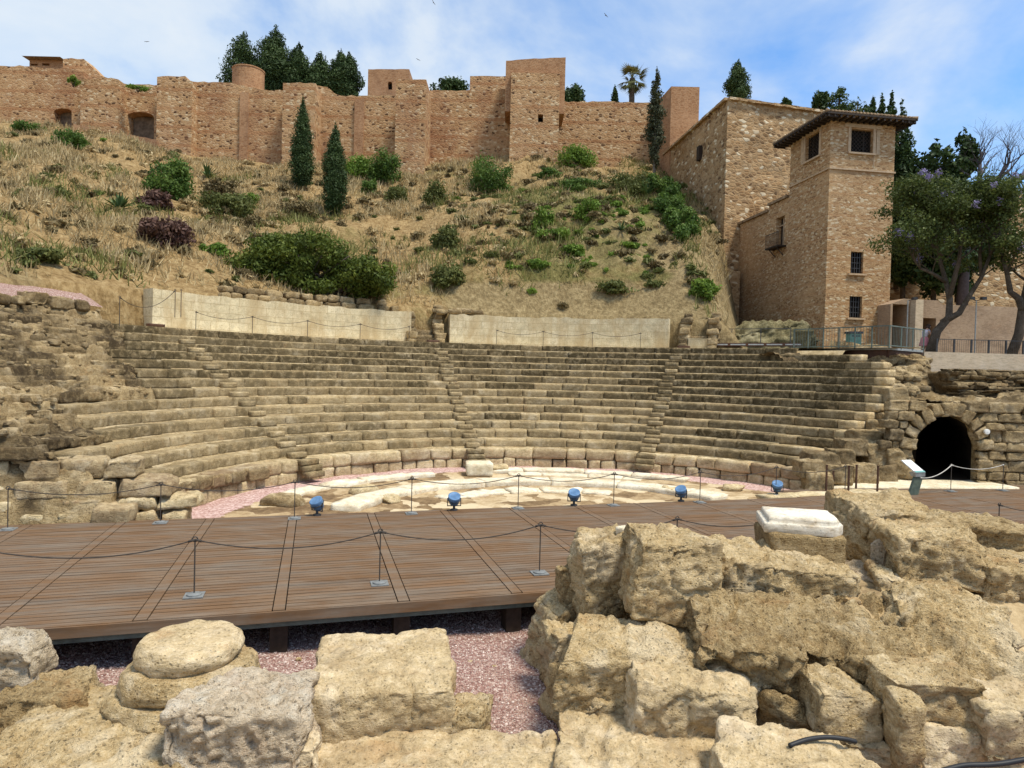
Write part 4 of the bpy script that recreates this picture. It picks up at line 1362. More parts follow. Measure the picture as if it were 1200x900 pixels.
# roof: hipped, deep eaves, rows of barrel tiles
ov = .78
zr = zE+.02-4.8
e0 = [(-ov, -ov), (TWd+ov, -ov), (TWd+ov, TDp+ov), (-ov, TDp+ov)]
apx = (TWd/2, TDp/2, zr+.85)
V = [(x, y, zr+.16) for x, y in e0]+[apx]
rf = MB(); rf.add(V, [(0, 1, 4), (1, 2, 4), (2, 3, 4), (3, 0, 4)])
rf.add([(x, y, zr+.06) for x, y in e0], [(3, 2, 1, 0)])
roof = rf.build('roof', M['tiles'], tw)
tt_ = MB()
def tile_rows(p0, p1, ap, n):
    for i in range(n):
        f = (i+.5)/n
        a = Vector(p0)+(Vector(p1)-Vector(p0))*f
        mid = (Vector(p0)+Vector(p1))/2
        # run up the slope, perpendicular to the eave, until the hip
        d_ = (Vector(ap)-mid)
        k = 1-abs(2*f-1)
        b_ = a+d_*k
        if (b_-a).length < .15: continue
        nseg = max(2, int((b_-a).length/.35))
        pts = [a+(b_-a)*(j/nseg) for j in range(nseg+1)]
        tt_.tube([p+Vector((0, 0, .03+.012*((j) % 2))) for j, p in enumerate(pts)], [.085-.012*(j % 2) for j in range(len(pts))], 6)
for i in range(4):
    tile_rows((*e0[i], zr+.16), (*e0[(i+1) % 4], zr+.16), apx, 26)
for c_ in e0:
    tt_.tube([Vector((*c_, zr+.2)), Vector(apx)+Vector((0, 0, .05))], .1, 8)
tt_.build('tiles', M['tiles'], roof, smooth=True)
bt = MB()
for i in range(15):
    u_ = -ov+.15+(TWd+2*ov-.3)*i/14
    bt.box((u_, -ov/2, zr-.02), (.1, ov-.05, .14))
    v_ = -ov+.15+(TDp+2*ov-.3)*i/14
    bt.box((-ov/2, v_, zr-.024), (ov-.05, .1, .14))
    bt.box((TWd+ov/2, v_, zr-.024), (ov-.05, .1, .14))
bt.box((TWd/2, -ov+.03, zr+.1), (TWd+2*ov, .06, .1)); bt.box((-ov+.03, TDp/2, zr+.104), (.06, TDp+2*ov-.13, .1))
bt.build('eaves', M['darkwood'], roof)
mb = MB(); mb.box((TWd/2+1.1-1.6, TDp*.42, zr+.85), (.3, .3, .35)); mb.build('finial_stone', M['marble'], roof)

# annex on the left of the tower, in line with its left face
An = tcorner+tv*TDp
def apx_(px, py): return onwall(px, py, A_, C2_)
uA = apx_(866, 300)[0]
u1 = apx_(901, 250)[0]
z_low = apx_(868, 263)[1]; z_lowr = apx_(899, 249)[1]; z_hi = apx_(903, 241)[1]; z_hir = apx_(924, 231)[1]
ax_ = thing('annex', 'lower brick annex with a small balcony joined to the left of the tiled tower', 'building', (An.x, An.y, 4.8), ta)
def aprism(name, pts, holes, mat, t=3.0, parent=ax_, off=0.0):
    bm = bmesh.new()
    def loop(p): 
        vs = [bm.verts.new((off, u_-TDp, z_-4.8)) for u_, z_ in p]
        return [bm.edges.new((vs[i], vs[(i+1) % len(vs)])) for i in range(len(vs))]
    ed = loop(pts)
    for h in holes: ed += loop(h)
    bmesh.ops.triangle_fill(bm, edges=ed, use_beauty=True)
    g = bmesh.ops.extrude_face_region(bm, geom=bm.faces[:])
    for v in g['geom']:
        if isinstance(v, bmesh.types.BMVert): v.co.x += t
    bmesh.ops.recalc_face_normals(bm, faces=bm.faces)
    me = bpy.data.meshes.new(name); bm.to_mesh(me); bm.free()
    return link(name, me, mat, parent)
ua, ub = apx_(919.5, 260)[0], apx_(909.5, 260)[0]
zw0, zw1 = apx_(915, 289)[1], apx_(915, 254)[1]
whole = [(ua, zw0), (ub, zw0), (ub, zw1), (ua, zw1)]
aprism('wall', [(TDp+.003, 3.0), (TDp+.003, z_hi), (u1, z_hi), (u1, z_low), (uA, z_low), (uA, 3.0)], [whole], M['tower'])
mb = MB()
mb.box((1.46, (u1+TDp)/2-TDp+.05, z_hi-4.8+.09), (3.2, u1-TDp-.12, .16)); mb.box((1.46, (uA+u1)/2-TDp+.05, z_low-4.8+.09), (3.2, uA-u1+.05, .16))
mb.build('roof_coping', M['tiles'], ax_)
dr_ = MB(); dr_.box((.4, (ua+ub)/2-TDp, (zw0+zw1)/2-4.8), (.06, abs(ub-ua)+.1, zw1-zw0+.1)); dw = dr_.build('balcony_door', M['darkwood'], ax_)
fr = MB(); uc = (ua+ub)/2-TDp
fr.box((.25, uc, (zw0+zw1)/2-4.8), (.06, .06, zw1-zw0)); fr.box((.25, uc, zw1-4.8-.5), (.06, abs(ub-ua), .06)); fr.build('frame', M['trim'], dw)
bl = MB(); bl.box((-.28, uc, zw0-4.8-.06), (.6, abs(ub-ua)+.55, .1)); bal = bl.build('balcony', M['darkwood'], ax_)
br = MB()
for i in range(12):
    f = i/11-.5
    br.box((-.55, uc+f*(abs(ub-ua)+.5), zw0-4.8+.4), (.02, .02, .85))
br.box((-.55, uc, zw0-4.8+.82), (.03, abs(ub-ua)+.52, .03)); br.build('railing', M['iron'], bal)
for s_ in (-1, 1): MB().bar((-.5, uc+s_*.45, zw0-4.8-.1), (0, uc+s_*.45, zw0-4.8-.6), .04).build('bracket', M['iron'], bal)

# ---------------------------------------------------------------- gate building and walls at the right
gb = thing('gate_building', 'brown rendered gate block with dark doorways beneath the spreading tree', 'building', tuple(at(1090, 400, 38)))
GP0 = at(1043, 380, 37.5); GP1 = at(1240, 380, 39.5)
def gpx(px, py): return onwall(px, py, GP0, GP1)
Lg = math.hypot(GP1.x-GP0.x, GP1.y-GP0.y)
zgt = gpx(1100, 352)[1]
def grect(x0, x1, y0, y1):
    a = gpx(x0, y1); b_ = gpx(x1, y0); return [(a[0], a[1]), (b_[0], a[1]), (b_[0], b_[1]), (a[0], b_[1])]
pt = [gpx(1043, 356), gpx(1060, 350), gpx(1098, 352), gpx(1105, 357), gpx(1192, 360), gpx(1193, 364), gpx(1240, 364)]
pt[0] = (0, pt[0][1]); pt[-1] = (Lg, pt[-1][1])
prism('wall', [(0, 4.0)]+pt+[(Lg, 4.0)], GP0, GP1, 2.5, M['gatewall'], gb, [grect(1044.5, 1064, 357, 409), grect(1078, 1097, 373, 409)])
mb = MB(); o_ = Vector(gb.location)
p = (GP0+GP1)/2
for (x0, x1, y0, y1) in ((1043, 1066, 354, 412), (1076, 1099, 370, 412)):
    a = gpx(x0, y1); b_ = gpx(x1, y0); d_ = (GP1-GP0).normalized()
    c_ = GP0+d_*((a[0]+b_[0])/2); n_ = Vector((-d_.y, d_.x, 0))
    mb.box(Vector((c_.x, c_.y, (a[1]+b_[1])/2))+n_*1.6-o_, (b_[0]-a[0], .1, b_[1]-a[1]), rz=math.atan2(d_.y, d_.x))
mb.build('doorway', M['dark'], gb)
mb = MB()
for (x0, x1, y0, y1, of) in ((1065, 1076, 352, 412, -.2), (1076.5, 1098, 356, 371, .6)):
    a = gpx(x0, y1); b_ = gpx(x1, y0); d_ = (GP1-GP0).normalized()
    c_ = GP0+d_*((a[0]+b_[0])/2); n_ = Vector((-d_.y, d_.x, 0))
    mb.box(Vector((c_.x, c_.y, (a[1]+b_[1])/2))+n_*of-o_, (b_[0]-a[0], .4, b_[1]-a[1]), rz=math.atan2(d_.y, d_.x))
mb.build('pillar', M['plaster'], gb)
rw_ = thing('rubble_wall', 'high rough stone wall behind the spreading trees right of the tiled tower', 'stone wall', tuple(at(1120, 350, 46)))
wallpx('wall', 1030, 1290, [(1030, 255), (1090, 250), (1135, 236), (1170, 233), (1200, 228), (1290, 215)], (375, 375), 45, 47, 2.0, M['bastion'], rw_, rag=.15, seed=31)
rp0 = at(1083, 420, 30.7); rp1 = at(1240, 425, 30.9)
zrt = rp0.z
ret = thing('retaining_wall', 'pale beige rendered retaining wall below the railing at right', 'retaining wall', (rp0.x, rp0.y, 2.5))
zt_ = at(1083, 412, 30.7).z
prism('wall', [(0, 1.8), (0, zt_), (8.2, zt_-.02), (8.2, 1.8)], rp0, rp1, .5, M['plaster'], ret)
# terrace floor behind it
mb = MB()
mb.add([(rp0.x-5.8, 31.25, zt_-.12), (rp0.x+25, 31.25, zt_-.12), (rp0.x+25, 60, zt_-.12), (rp0.x-8, 60, zt_-.12)], [(0, 1, 2, 3)])
mb.build('terrace', M['gatewall'], kind='structure')

# ---------------------------------------------------------------- cream wall above the seats
def ringwall(name, label, pxa, pxb, r, ztop, z0, t, mat, seed, course=.42, cat='wall', amp=.012):
    ta_ = th_at(pxa, r, 6, -2.0, 1.2); tb_ = th_at(pxb, r, 6, -2.0, 1.2)
    n = max(6, int((tb_-ta_)*r/.12)); nz_ = 18
    V = []; F = []
    T_, K_ = np.meshgrid(np.linspace(ta_, tb_, n), np.linspace(0, 1, nz_))
    Zz = z0+(ztop-z0)*K_
    Zz = Zz+np.where(K_ > .99, .05*vnoise(np.stack([T_*r*2.5, K_*0, K_*0+seed], -1), seed), 0)
    rr = r-amp*fbm(np.stack([T_*r*2, Zz*2, K_*0+seed], -1), 4, seed)
    Vf = np.stack([rr*np.sin(T_), rr*np.cos(T_), Zz], -1).reshape(-1, 3)
    Vb = np.stack([(r+t)*np.sin(T_), (r+t)*np.cos(T_), Zz], -1).reshape(-1, 3)
    i, j = np.meshgrid(np.arange(n-1), np.arange(nz_-1)); a = (j*n+i).ravel()
    Fq = np.stack([a, a+1, a+n+1, a+n], 1)
    N_ = len(Vf)
    top = (nz_-1)*n+np.arange(n-1)
    Ft = np.stack([top, top+1, top+1+N_, top+N_], 1)
    e0_ = np.arange(nz_-1)*n; e1_ = e0_+n-1
    Fs = np.concatenate([np.stack([e0_, e0_+n, e0_+n+N_, e0_+N_], 1), np.stack([e1_+N_, e1_+n+N_, e1_+n, e1_], 1)])
    me = mesh_np(name, np.concatenate([Vf, Vb]), np.concatenate([Fq, Fq+N_, Ft, Fs]), tone=np.zeros(2*N_), smooth=False)
    o = link(name, me, mat, loc=(CX, CY, 0))
    o['label'] = label; o['category'] = cat
    return o
# ashlar joints for the cream wall, following its curve
m, t, b = newmat('cream_ashlar')
co = t.coord()
sx = t.n('ShaderNodeSeparateXYZ', {0: co})
an = t.math('MULTIPLY', t.math('ARCTAN2', sx.outputs[0], sx.outputs[1]), 19.3)
bv = t.n('ShaderNodeCombineXYZ', {0: an, 1: sx.outputs[2], 2: 0.0}).outputs[0]
bn = t.noise(co, 2.0, 4, .6).outputs['Color']
bv = t.vadd(bv, t.vmul(t.vadd(bn, (-.5, -.5, -.5)), (.08, .05, 0)))
br_ = t.n('ShaderNodeTexBrick', {'Vector': bv, 'Scale': 1.0, 'Mortar Size': .012, 'Brick Width': .85, 'Row Height': .38, 'Mortar Smooth': .3,
          'Color1': (.57, .475, .295), 'Color2': (.64, .545, .36), 'Mortar': (.44, .345, .20)})
f1 = t.noise(co, 3.5, 8, .7).outputs['Fac']; f2 = t.noise(t.vmul(co, (1, 1, .3)), 1.2, 7, .66, .4).outputs['Fac']; f3 = t.noise(co, 16, 4, .65).outputs['Fac']
c_ = t.mix(1.0, br_.outputs['Color'], t.ramp(f1, [(.3, .75), (.6, 1.1)]), 'MULTIPLY')
c_ = t.mix(t.math('MULTIPLY', t.ramp(f2, [(.44, 0.0), (.64, 1.0)]), .75), c_, (.42, .30, .15))
c_ = t.mix(t.math('MULTIPLY', t.ramp(f3, [(.54, 0.0), (.64, 1.0)]), .65), c_, (.34, .25, .14))
finish(t, b, c_, .9, t.math('ADD', f3, br_.outputs['Fac']), .4, .02)
M['creamwall'] = m
z0w = ZP+14*RH-.1
ringwall('upper_wall', 'long cream ashlar wall curving above the left half of the seats', 179, 482, 19.3, 6.42, z0w, .7, M['creamwall'], 5)
ringwall('upper_wall', 'cream ashlar wall above the middle seats, between the two small stairways', 527, 783, 19.3, 6.40, z0w, .7, M['creamwall'], 6)
ringwall('upper_wall', 'low cream wall stub between the right stairway and the dark steel walkway', 806, 832, 19.1, 5.35, z0w, .5, M['creamwall'], 7)
# walk strip in front of the wall
V = []; na = 120
for r in (RP+14*RW+RW-.02, 19.4):
    for j in range(na):
        p = pol(r, -1.17+(.95+1.17)*j/(na-1), ZP+14*RH+.01-.01*(r < 19)); V.append(tuple(p))
Vn = np.array(V); F = [(j, j+1, na+j+1, na+j) for j in range(na-1)]
link('upper_walk', mesh_np('upper_walk', Vn, F, tone=np.zeros(len(Vn))), M['cream'], kind='structure')

# small stairways through it
def wall_stair(px, wd, name, label, seed):
    th = th_at(px, 19.3, 6, -1.5, 1.2)
    st = thing(name, label, 'stairway', tuple(pol(19.0, th, z0w)), -th)
    rs = np.random.RandomState(seed)
    nb = NB()
    for i in range(6):
        V, Fq = rock_np(wd, .9-.0, .27*(i+1), seed*10+i, cell=.14, amp=.012, rnd=.02, jit=.015)
        V = V+np.array([0, .15+i*.3+.45, 0]); nb.add(V, Fq, float(np.clip(rs.normal(.5, .15), 0, 1)))
    nb.build('step', M['rubble'], st)
    for s_, nm in ((-1, 'cheek_wall'), (1, 'cheek_wall')):
        nb = NB()
        z = 0; row = 0
        while z < 1.9:
            for dep in range(4):
                if z > .5+dep*.55: continue
                hh = rs.uniform(.24, .34)
                V, Fq = rock_np(rs.uniform(.4, .6), rs.uniform(.4, .6), hh+.05, rs.randint(9999), cell=.1, amp=.04, rnd=.06, jit=.1)
                V = V+np.array([s_*(wd/2+.22)+rs.uniform(-.05, .05), .1+dep*.45, z]); nb.add(V, Fq, float(np.clip(rs.normal(.2, .3), 0, 1)))
            z += .28
        nb.build(nm, M['rubble'], st)
    V, Fq = rock_np(wd+.5, .35, .13, seed+5, cell=.1, amp=.01, rnd=.02, jit=.02)
    nb = NB(); nb.add(V+np.array([0, 2.0, 1.62]), Fq, 0.0); nb.build('landing_slab', M['marble'], st)
wall_stair(499, 1.05, 'wall_stair', 'short brown stairway between the two long cream walls above the centre seats', 3)
wall_stair(818, 1.0, 'wall_stair', 'short stone stairway at the right end of the cream wall, near the bastion', 4)
def sill_block(px, label, seed, z=5.0, r=19.0):
    th = th_at(px, r, 5, -1.5, 1.2); p = pol(r, th, z)
    return rock('metal_step', label, M['cortan'], tuple(p), .62, .3, .12, rz=-th, seed=seed, cell=.12, amp=.0, rnd=.01, jit=0, cat='metal step')
for i_, (px, r, z, lab) in enumerate(((507, 18.7, ZP+14*RH+.01, 'brown steel step at the foot of the central small stairway'), (511, 18.2, ZP+14*RH-.11, 'lower brown steel step set in the top seat at the centre'),
        (801, 18.7, ZP+14*RH+.01, 'brown steel step at the foot of the right small stairway'), (797, 18.2, ZP+14*RH-.11, 'lower brown steel step set in the top seat at right'),
        (182, 18.7, ZP+14*RH+.03, 'brown steel step at the left end of the top seat row'), (193, 18.2, ZP+14*RH-.11, 'lower brown steel step set in the left top seat'))):
    sill_block(px, lab, 900+i_, z, r)
# row of coping boulders above the left cream wall
rs = np.random.RandomState(9)
px = 262; i_ = 0
co_ = thing('boulder_wall', 'two course dry stone wall of brown boulders below the big dark green bush', 'stone wall', tuple(pol(20.2, -.75, 6.3)))
nb = NB(); o_ = Vector(co_.location)
for course in range(2):
    px = 262+course*6
    while px < (448 if course else 470):
        th = th_at(px, 20.1, 6.6, -1.5, .5)
        w_ = rs.uniform(.45, .85)
        V, Fq = rock_np(w_, .6, .33, rs.randint(9999), cell=.09, amp=.04, rnd=.09, jit=.08)
        c, s = math.cos(-th), math.sin(-th)
        p = pol(20.1+.25*course, th, 6.38+.33*course)
        V = np.stack([V[:, 0]*c-V[:, 1]*s+p.x-o_.x, V[:, 0]*s+V[:, 1]*c+p.y-o_.y, V[:, 2]+p.z-o_.z], 1)
        nb.add(V, Fq, float(np.clip(rs.normal(.25, .25), 0, 1)))
        px += w_*FPX/p.y+2
nb.build('masonry', M['rubble'], co_)
# stone patch right of the central stair
co2 = thing('stone_patch', 'ragged reddish stone patch on top of the wall right of the central small stairway', 'stone wall', tuple(pol(20, -.15, 6.3)))
nb = NB(); o_ = Vector(co2.location)
for i_ in range(22):
    px = rs.uniform(512, 560); th = th_at(px, 20.0, 6.6, -1.5, .5)
    p = pol(rs.uniform(19.7, 20.4), th, rs.uniform(6.2, 6.75-.006*(px-512)))
    V, Fq = rock_np(rs.uniform(.35, .8), .5, rs.uniform(.2, .35), rs.randint(9999), cell=.1, amp=.04, rnd=.07, jit=.1)
    nb.add(V+np.array(p-o_), Fq, float(np.clip(rs.normal(.2, .25), 0, 1)))
nb.build('masonry', M['rubble'], co2)
# pink gravel terrace on the left
V = []; na = 60
for r in (18.75, 19.4, 20.0, 20.6):
    for j in range(na):
        p = pol(r, -1.75+.62*j/(na-1), 5.44+.42*(r-18.7)); V.append(tuple(p))
Vn = np.array(V); Vn[:, 2] += .05*fbm(Vn*1.2, 3, 5)
F = [(i*na+j, i*na+j+1, (i+1)*na+j+1, (i+1)*na+j) for i in range(3) for j in range(na-1)]
link('gravel_terrace', mesh_np('gravel_terrace', Vn, F, smooth=True), M['gravel'], kind='structure')

# ---------------------------------------------------------------- tunnel wall on the right
FY = 22.55
tn = thing('tunnel_wall', 'ancient stone wall pierced by a dark arched tunnel at the right of the seats', 'ancient wall', tuple(at(1107, 565, FY)))
o_ = Vector(tn.location)
def tp(px, py, dy=0.0): return at(px, py, FY+dy)
acx = tp(1111, 500).x; aw = tp(1147, 530).x-tp(1075, 530).x; ar = aw/2; zspr = tp(1107, 527).z; zat = tp(1107, 488).z
nb = NB(); rs = np.random.RandomState(19)
z = -.15
while z < 2.62:
    hgt = rs.uniform(.26, .44)
    if z+hgt > 2.5: hgt = 2.78-z
    zm_ = z+hgt/2
    hw_ = ar+.03 if zm_ < zspr else (ar+.5)*math.sqrt(max(0, 1-((zm_-zspr)/(zat-zspr+.5))**2))
    x = tp(1046, 520).x-rs.uniform(0, .4)
    while x < 22.5:
        ln = rs.uniform(.35, .8) if x < acx+1.6 else rs.uniform(.5, 1.0)
        if x < acx-hw_ < x+ln+.15: ln = max(.12, acx-hw_-x)
        if acx-hw_-.01 <= x < acx+hw_-.01: x = acx+hw_
        xc, zc = x+ln/2, z+hgt/2
        inside = False
        if not inside:
            V, Fq = rock_np(ln-.012, .34, hgt-.008, rs.randint(9999), cell=.06, amp=.035, rnd=.015, jit=.08, strata=.02, cuts=2, crack=.025)
            off = rs.uniform(-.035, .035)+.35*smooth(14.6, 13.2, xc)*0
            nb.add(V+np.array([xc-o_.x, FY+.2+off-o_.y, z-o_.z]), Fq, float(np.clip(rs.normal(.15, .28), 0, 1)))
        x += ln
    z += hgt
nb.build('masonry', M['rubble'], tn)
# voussoirs
nb = NB()
nv_ = 11
for i in range(nv_):
    a0 = PI*(i+.5)/nv_
    ca_, sa_ = math.cos(a0), math.sin(a0)
    V, Fq = rock_np(.5, .36, PI*ar/nv_+.05, 40+i, cell=.06, amp=.04, rnd=.02, jit=.08, cuts=3, crack=.02)
    V = V-np.array([0, 0, (PI*ar/nv_+.06)/2])
    rr = ar+.25; rz_ = (zat-zspr)+.25
    V = np.stack([V[:, 0]*ca_-V[:, 2]*sa_+acx+rr*ca_-o_.x, V[:, 1]+FY+.17-o_.y, V[:, 0]*sa_+V[:, 2]*ca_+zspr+rz_*sa_-o_.z], 1)
    nb.add(V, Fq, float(np.clip(rs.normal(.1, .2), 0, 1)))
nb.build('arch_ring', M['rubble'], tn)
# barrel behind
V = []; prof = [(-ar, -.2), (-ar, zspr)]+[(-ar*math.cos(PI*i/10), zspr+(zat-zspr)*math.sin(PI*i/10)) for i in range(1, 10)]+[(ar, zspr), (ar, -.2)]
for y_ in (FY+.12, FY+3, FY+7, FY+12):
    for x_, z_ in prof: V.append((acx+x_-o_.x+(y_-FY)*.48, y_-o_.y, z_-o_.z))
n_ = len(prof)
F = [(i*n_+j, i*n_+j+1, (i+1)*n_+j+1, (i+1)*n_+j) for i in range(3) for j in range(n_-1)]
mb = MB(); mb.add(V, F); mb.add(V[-n_:], [tuple(range(n_))])
mb.add([(acx-ar-o_.x, FY-o_.y, .015-o_.z), (acx+ar-o_.x, FY-o_.y, .015-o_.z), (acx+ar+6-o_.x, FY+12-o_.y, -.0-o_.z), (acx-ar+5.7-o_.x, FY+12-o_.y, -.0-o_.z)], [(0, 1, 2, 3)])
M['tunnelshade'] = plain_mat('tunnel_shade_stone', (.045, .033, .022), .95, var=.4, scale=3)  # the dark inside the tunnel is put into this near-black stone colour
mb.build('tunnel', M['tunnelshade'], tn)
mb = MB()
for (x0, x1) in ((12.95, acx-ar-.1), (acx+ar+.16, 23)):
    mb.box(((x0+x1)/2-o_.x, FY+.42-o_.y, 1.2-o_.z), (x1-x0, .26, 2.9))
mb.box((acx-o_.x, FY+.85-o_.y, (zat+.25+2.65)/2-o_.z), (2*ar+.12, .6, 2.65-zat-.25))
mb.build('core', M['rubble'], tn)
# a white disc set on the masonry
p = at(1157, 506, FY-.12)
mb = MB(); mb.lathe((p.x-o_.x, p.y-o_.y, p.z-o_.z), [(.001, -.06), (.085, -.06), (.095, -.02), (.085, .02), (.001, .03)], 18, M=Matrix.Rotation(PI/2, 3, 'X'))
mb.build('disc_lamp', plain_mat('white_disc', (.8, .78, .72), .5, var=.05), tn)
# rubble roof behind the tunnel wall, rising to the retaining wall
X = np.arange(11.5, 30, .12); Y = np.arange(FY+.3, 31.4, .12)
GX, GY = np.meshgrid(X, Y)
Zr = 2.62+.1*(GY-FY)*.5+.55*smooth(15.5, 14.0, GX)*smooth(FY, FY+2, GY)
# dark layered block in the middle right
blk = smooth(18.6, 19.0, GX-.05*GY)*smooth(27.6, 27.9, GY)
Zr = Zr+.25*blk
cvr = np.hypot(GX-CX, GY-CY)
Zr = np.where(cvr < 19.5, np.minimum(Zr, 2.6), Zr)
Zr = Zr+1.9*smooth(28.2, 30.6, GY)*smooth(18.3, 17.4, GX)
Zr = Zr+.12*np.round(2*fbm(np.stack([GX*.5, GY*1.4, GX*0], -1), 2, 95))/2+.13*fbm(np.stack([GX*.9, GY*.9, GX*0], -1), 4, 91)+.06*fbm(np.stack([GX*5, GY*5, GX*0], -1), 3, 92)
V = np.stack([GX, GY, Zr], -1).reshape(-1, 3)
i, j = np.meshgrid(np.arange(len(X)-1), np.arange(len(Y)-1)); a = (j*len(X)+i).ravel()
F = np.stack([a, a+1, a+len(X)+1, a+len(X)], 1)
c_ = V[F].mean(1)
rad_ = np.hypot(c_[:, 0]-CX, c_[:, 1]-CY)
F = F[(rad_ > 17.0)]
tnv = np.clip(.35+.9*fbm(np.stack([GX, GY, GX*0], -1)*.9, 3, 93)+.4*blk, 0, 1).reshape(-1)
link('ruin_terrace', mesh_np('ruin_terrace', V, F, tone=tnv, smooth=True), M['rubble'], kind='structure')
# stub of rubble closing the right end of the seats
eb = thing('end_wall', 'stepped end wall of big rough blocks closing the right end of the seats', 'stone wall', tuple(at(1030, 560, 22.5)))
o_ = Vector(eb.location); nb = NB()
for (px0, px1, y0, y1, Yd) in ((1032, 1054, 484, 507, 24.1), (1020, 1052, 495, 522, 23.9), (1000, 1034, 505, 520, 23.2), (1010, 1034, 518, 545, 23.0), (987, 1018, 516, 533, 22.6), (1016, 1046, 520, 548, 22.7),
        (1036, 1062, 505, 530, 23.4), (1040, 1066, 530, 556, 22.6), (952, 985, 532, 546, 21.6), (976, 1004, 527, 552, 21.9), (966, 1000, 546, 566, 21.2), (1000, 1030, 545, 572, 21.8), (1028, 1056, 548, 575, 22.3),
        (938, 970, 542, 560, 20.9), (948, 978, 556, 576, 20.6), (1042, 1070, 455, 480, 24.6), (1040, 1068, 480, 506, 24.3), (1050, 1080, 470, 492, 23.6)):
    p0 = at(px0, y1, Yd); p1 = at(px1, y0, Yd)
    V, Fq = rock_np(p1.x-p0.x, .9, p1.z-p0.z+.05, rs.randint(9999), cell=.06, amp=.045, rnd=.025, jit=.07, cuts=4, crack=.03, strata=.015)
    nb.add(V+np.array([(p0.x+p1.x)/2-o_.x, Yd+.4-o_.y, p0.z-o_.z-.03]), Fq, float(np.clip(rs.normal(.25, .3), 0, 1)))
nb.build('masonry', M['rubble'], eb)
nb = NB()
# ashlar face closing the ends of the tiers
for k in range(0, 14):
    n = 14-k; r0 = RP+n*RW; zt = ZP+n*RH
    hi = th_at(PXR[k], r0, zt, 0, 1.3)
    z = zt-RH
    while z > max(-.3, zt-2.3):
        hh = rs.uniform(.26, .40)
        ln = rs.uniform(.5, .95)
        V, Fq = rock_np(ln, RW+.12, hh, rs.randint(9999), cell=.075, amp=.035, rnd=.02, jit=.06, cuts=3, crack=.02)
        ang = hi-(ln/2-.03)/r0+rs.uniform(-.008, .006); c, s = math.cos(-ang), math.sin(-ang)
        V = np.stack([V[:, 0]*c-V[:, 1]*s+CX+(r0+RW/2)*math.sin(ang)-o_.x, V[:, 0]*s+V[:, 1]*c+CY+(r0+RW/2)*math.cos(ang)-o_.y, V[:, 2]+z-hh-o_.z], 1)
        nb.add(V, Fq, float(np.clip(rs.normal(.15, .25), 0, 1)))
        z -= hh
nb.build('end_masonry', M['rubble'], eb)
# rubble bank under the walkway
QA = [at(915, 408, 32.6), at(1042, 407, 28.9), at(1086, 411, 30.8)]
V = []; nu_, nv2 = 90, 40
for i in range(nu_):
    f = i/(nu_-1)*1.0
    q = QA[0]+(QA[1]-QA[0])*min(1, f/.7) if f < .7 else QA[1]+(QA[2]-QA[1])*((f-.7)/.3)
    for j in range(nv2):
        g = j/(nv2-1)
        V.append((q.x-.3*g, q.y-1.7*g, 4.55-2.3*g))
V = np.array(V); V[:, 2] += .1*fbm(V*1.5, 4, 5); V[:, 1] += .25*fbm(V*2.2, 4, 6)
V -= np.array(o_)
F = [(i*nv2+j, i*nv2+j+1, (i+1)*nv2+j+1, (i+1)*nv2+j) for i in range(nu_-1) for j in range(nv2-1)]
nb = NB(); nb.add(V, np.array(F), np.clip(.3+.7*fbm(V*1.1, 3, 8), 0, 1))
for i_ in range(110):
    px = rs.uniform(1034, 1082); py = rs.uniform(410, 462)
    if py < 418-.25*(px-1034)*0 : continue
    Yd = 29.8-(py-410)/52*4.3
    p = at(px, py, Yd); s = rs.uniform(.15, .42)
    V, Fq = rock_np(s*rs.uniform(1, 1.8), s*1.2, s*.8, rs.randint(9999), cell=s/4, amp=s*.14, rnd=s*.25, jit=.16)
    nb.add(V+np.array([p.x-o_.x, p.y-o_.y, p.z-o_.z-s*.5]), Fq, float(np.clip(rs.normal(.2, .3), 0, 1)))
nb.build('rubble_fill', M['rubble'], eb, smooth=False)

# bank of layered rubble below the retaining wall
lr = thing('rubble_bank', 'dark bank of thin layered rubble lying below the beige retaining wall at right', 'rubble bank', (20, 28.2, 2.8))
nb = NB(); rs = np.random.RandomState(29)
z = 2.75
while z < 3.95:
    hh = rs.uniform(.08, .2)
    x = 18.55+rs.uniform(0, .3)
    while x < 25:
        ln = rs.uniform(.25, .9)
        V, Fq = rock_np(ln, rs.uniform(.7, 1.1), hh, rs.randint(9999), cell=.07, amp=.03, rnd=.03, jit=.12, cuts=2, strata=.02)
        nb.add(V+np.array([x+ln/2-20, 28.3+.45*(z-2.8)+rs.uniform(-.12, .12)-28.2, z-2.8]), Fq, float(np.clip(rs.normal(.75, .25), 0, 1)))
        x += ln+rs.uniform(0, .05)
    z += hh*.9
V, Fq = rock_np(6.6, 2.2, 1.15, 77, cell=.12, amp=.06, rnd=.1, jit=.03)
nb.add(V+np.array([1.9, 1.35, -.1]), Fq, .6)
nb.build('rubble', M['rubble'], lr)
# row of rough stones holding the gravel terrace at left
rs = np.random.RandomState(64); th = -1.17; i_ = 0
te = thing('terrace_edge', 'row of rough stones along the front of the pink gravel terrace at the far left', 'stone row', tuple(pol(18.6, -1.4, 5.3)))
o_ = Vector(te.location); nb = NB()
while th > -1.78:
    ln = rs.uniform(.3, .85); thc = th-ln/2/18.6
    p = pol(18.62+rs.uniform(-.12, .1), thc, 5.2+rs.uniform(-.06, .08))
    V, Fq = rock_np(ln, .55, rs.uniform(.28, .46), rs.randint(9999), cell=.07, amp=.045, rnd=.03, jit=.12, cuts=3, crack=.03)
    c, s = math.cos(-thc), math.sin(-thc)
    V = np.stack([V[:, 0]*c-V[:, 1]*s+p.x-o_.x, V[:, 0]*s+V[:, 1]*c+p.y-o_.y, V[:, 2]+p.z-o_.z], 1)
    nb.add(V, Fq, float(np.clip(rs.normal(.3, .35), 0, 1)))
    th -= (ln+rs.uniform(0, .12))/18.6
nb.build('stones', M['rubble'], te)
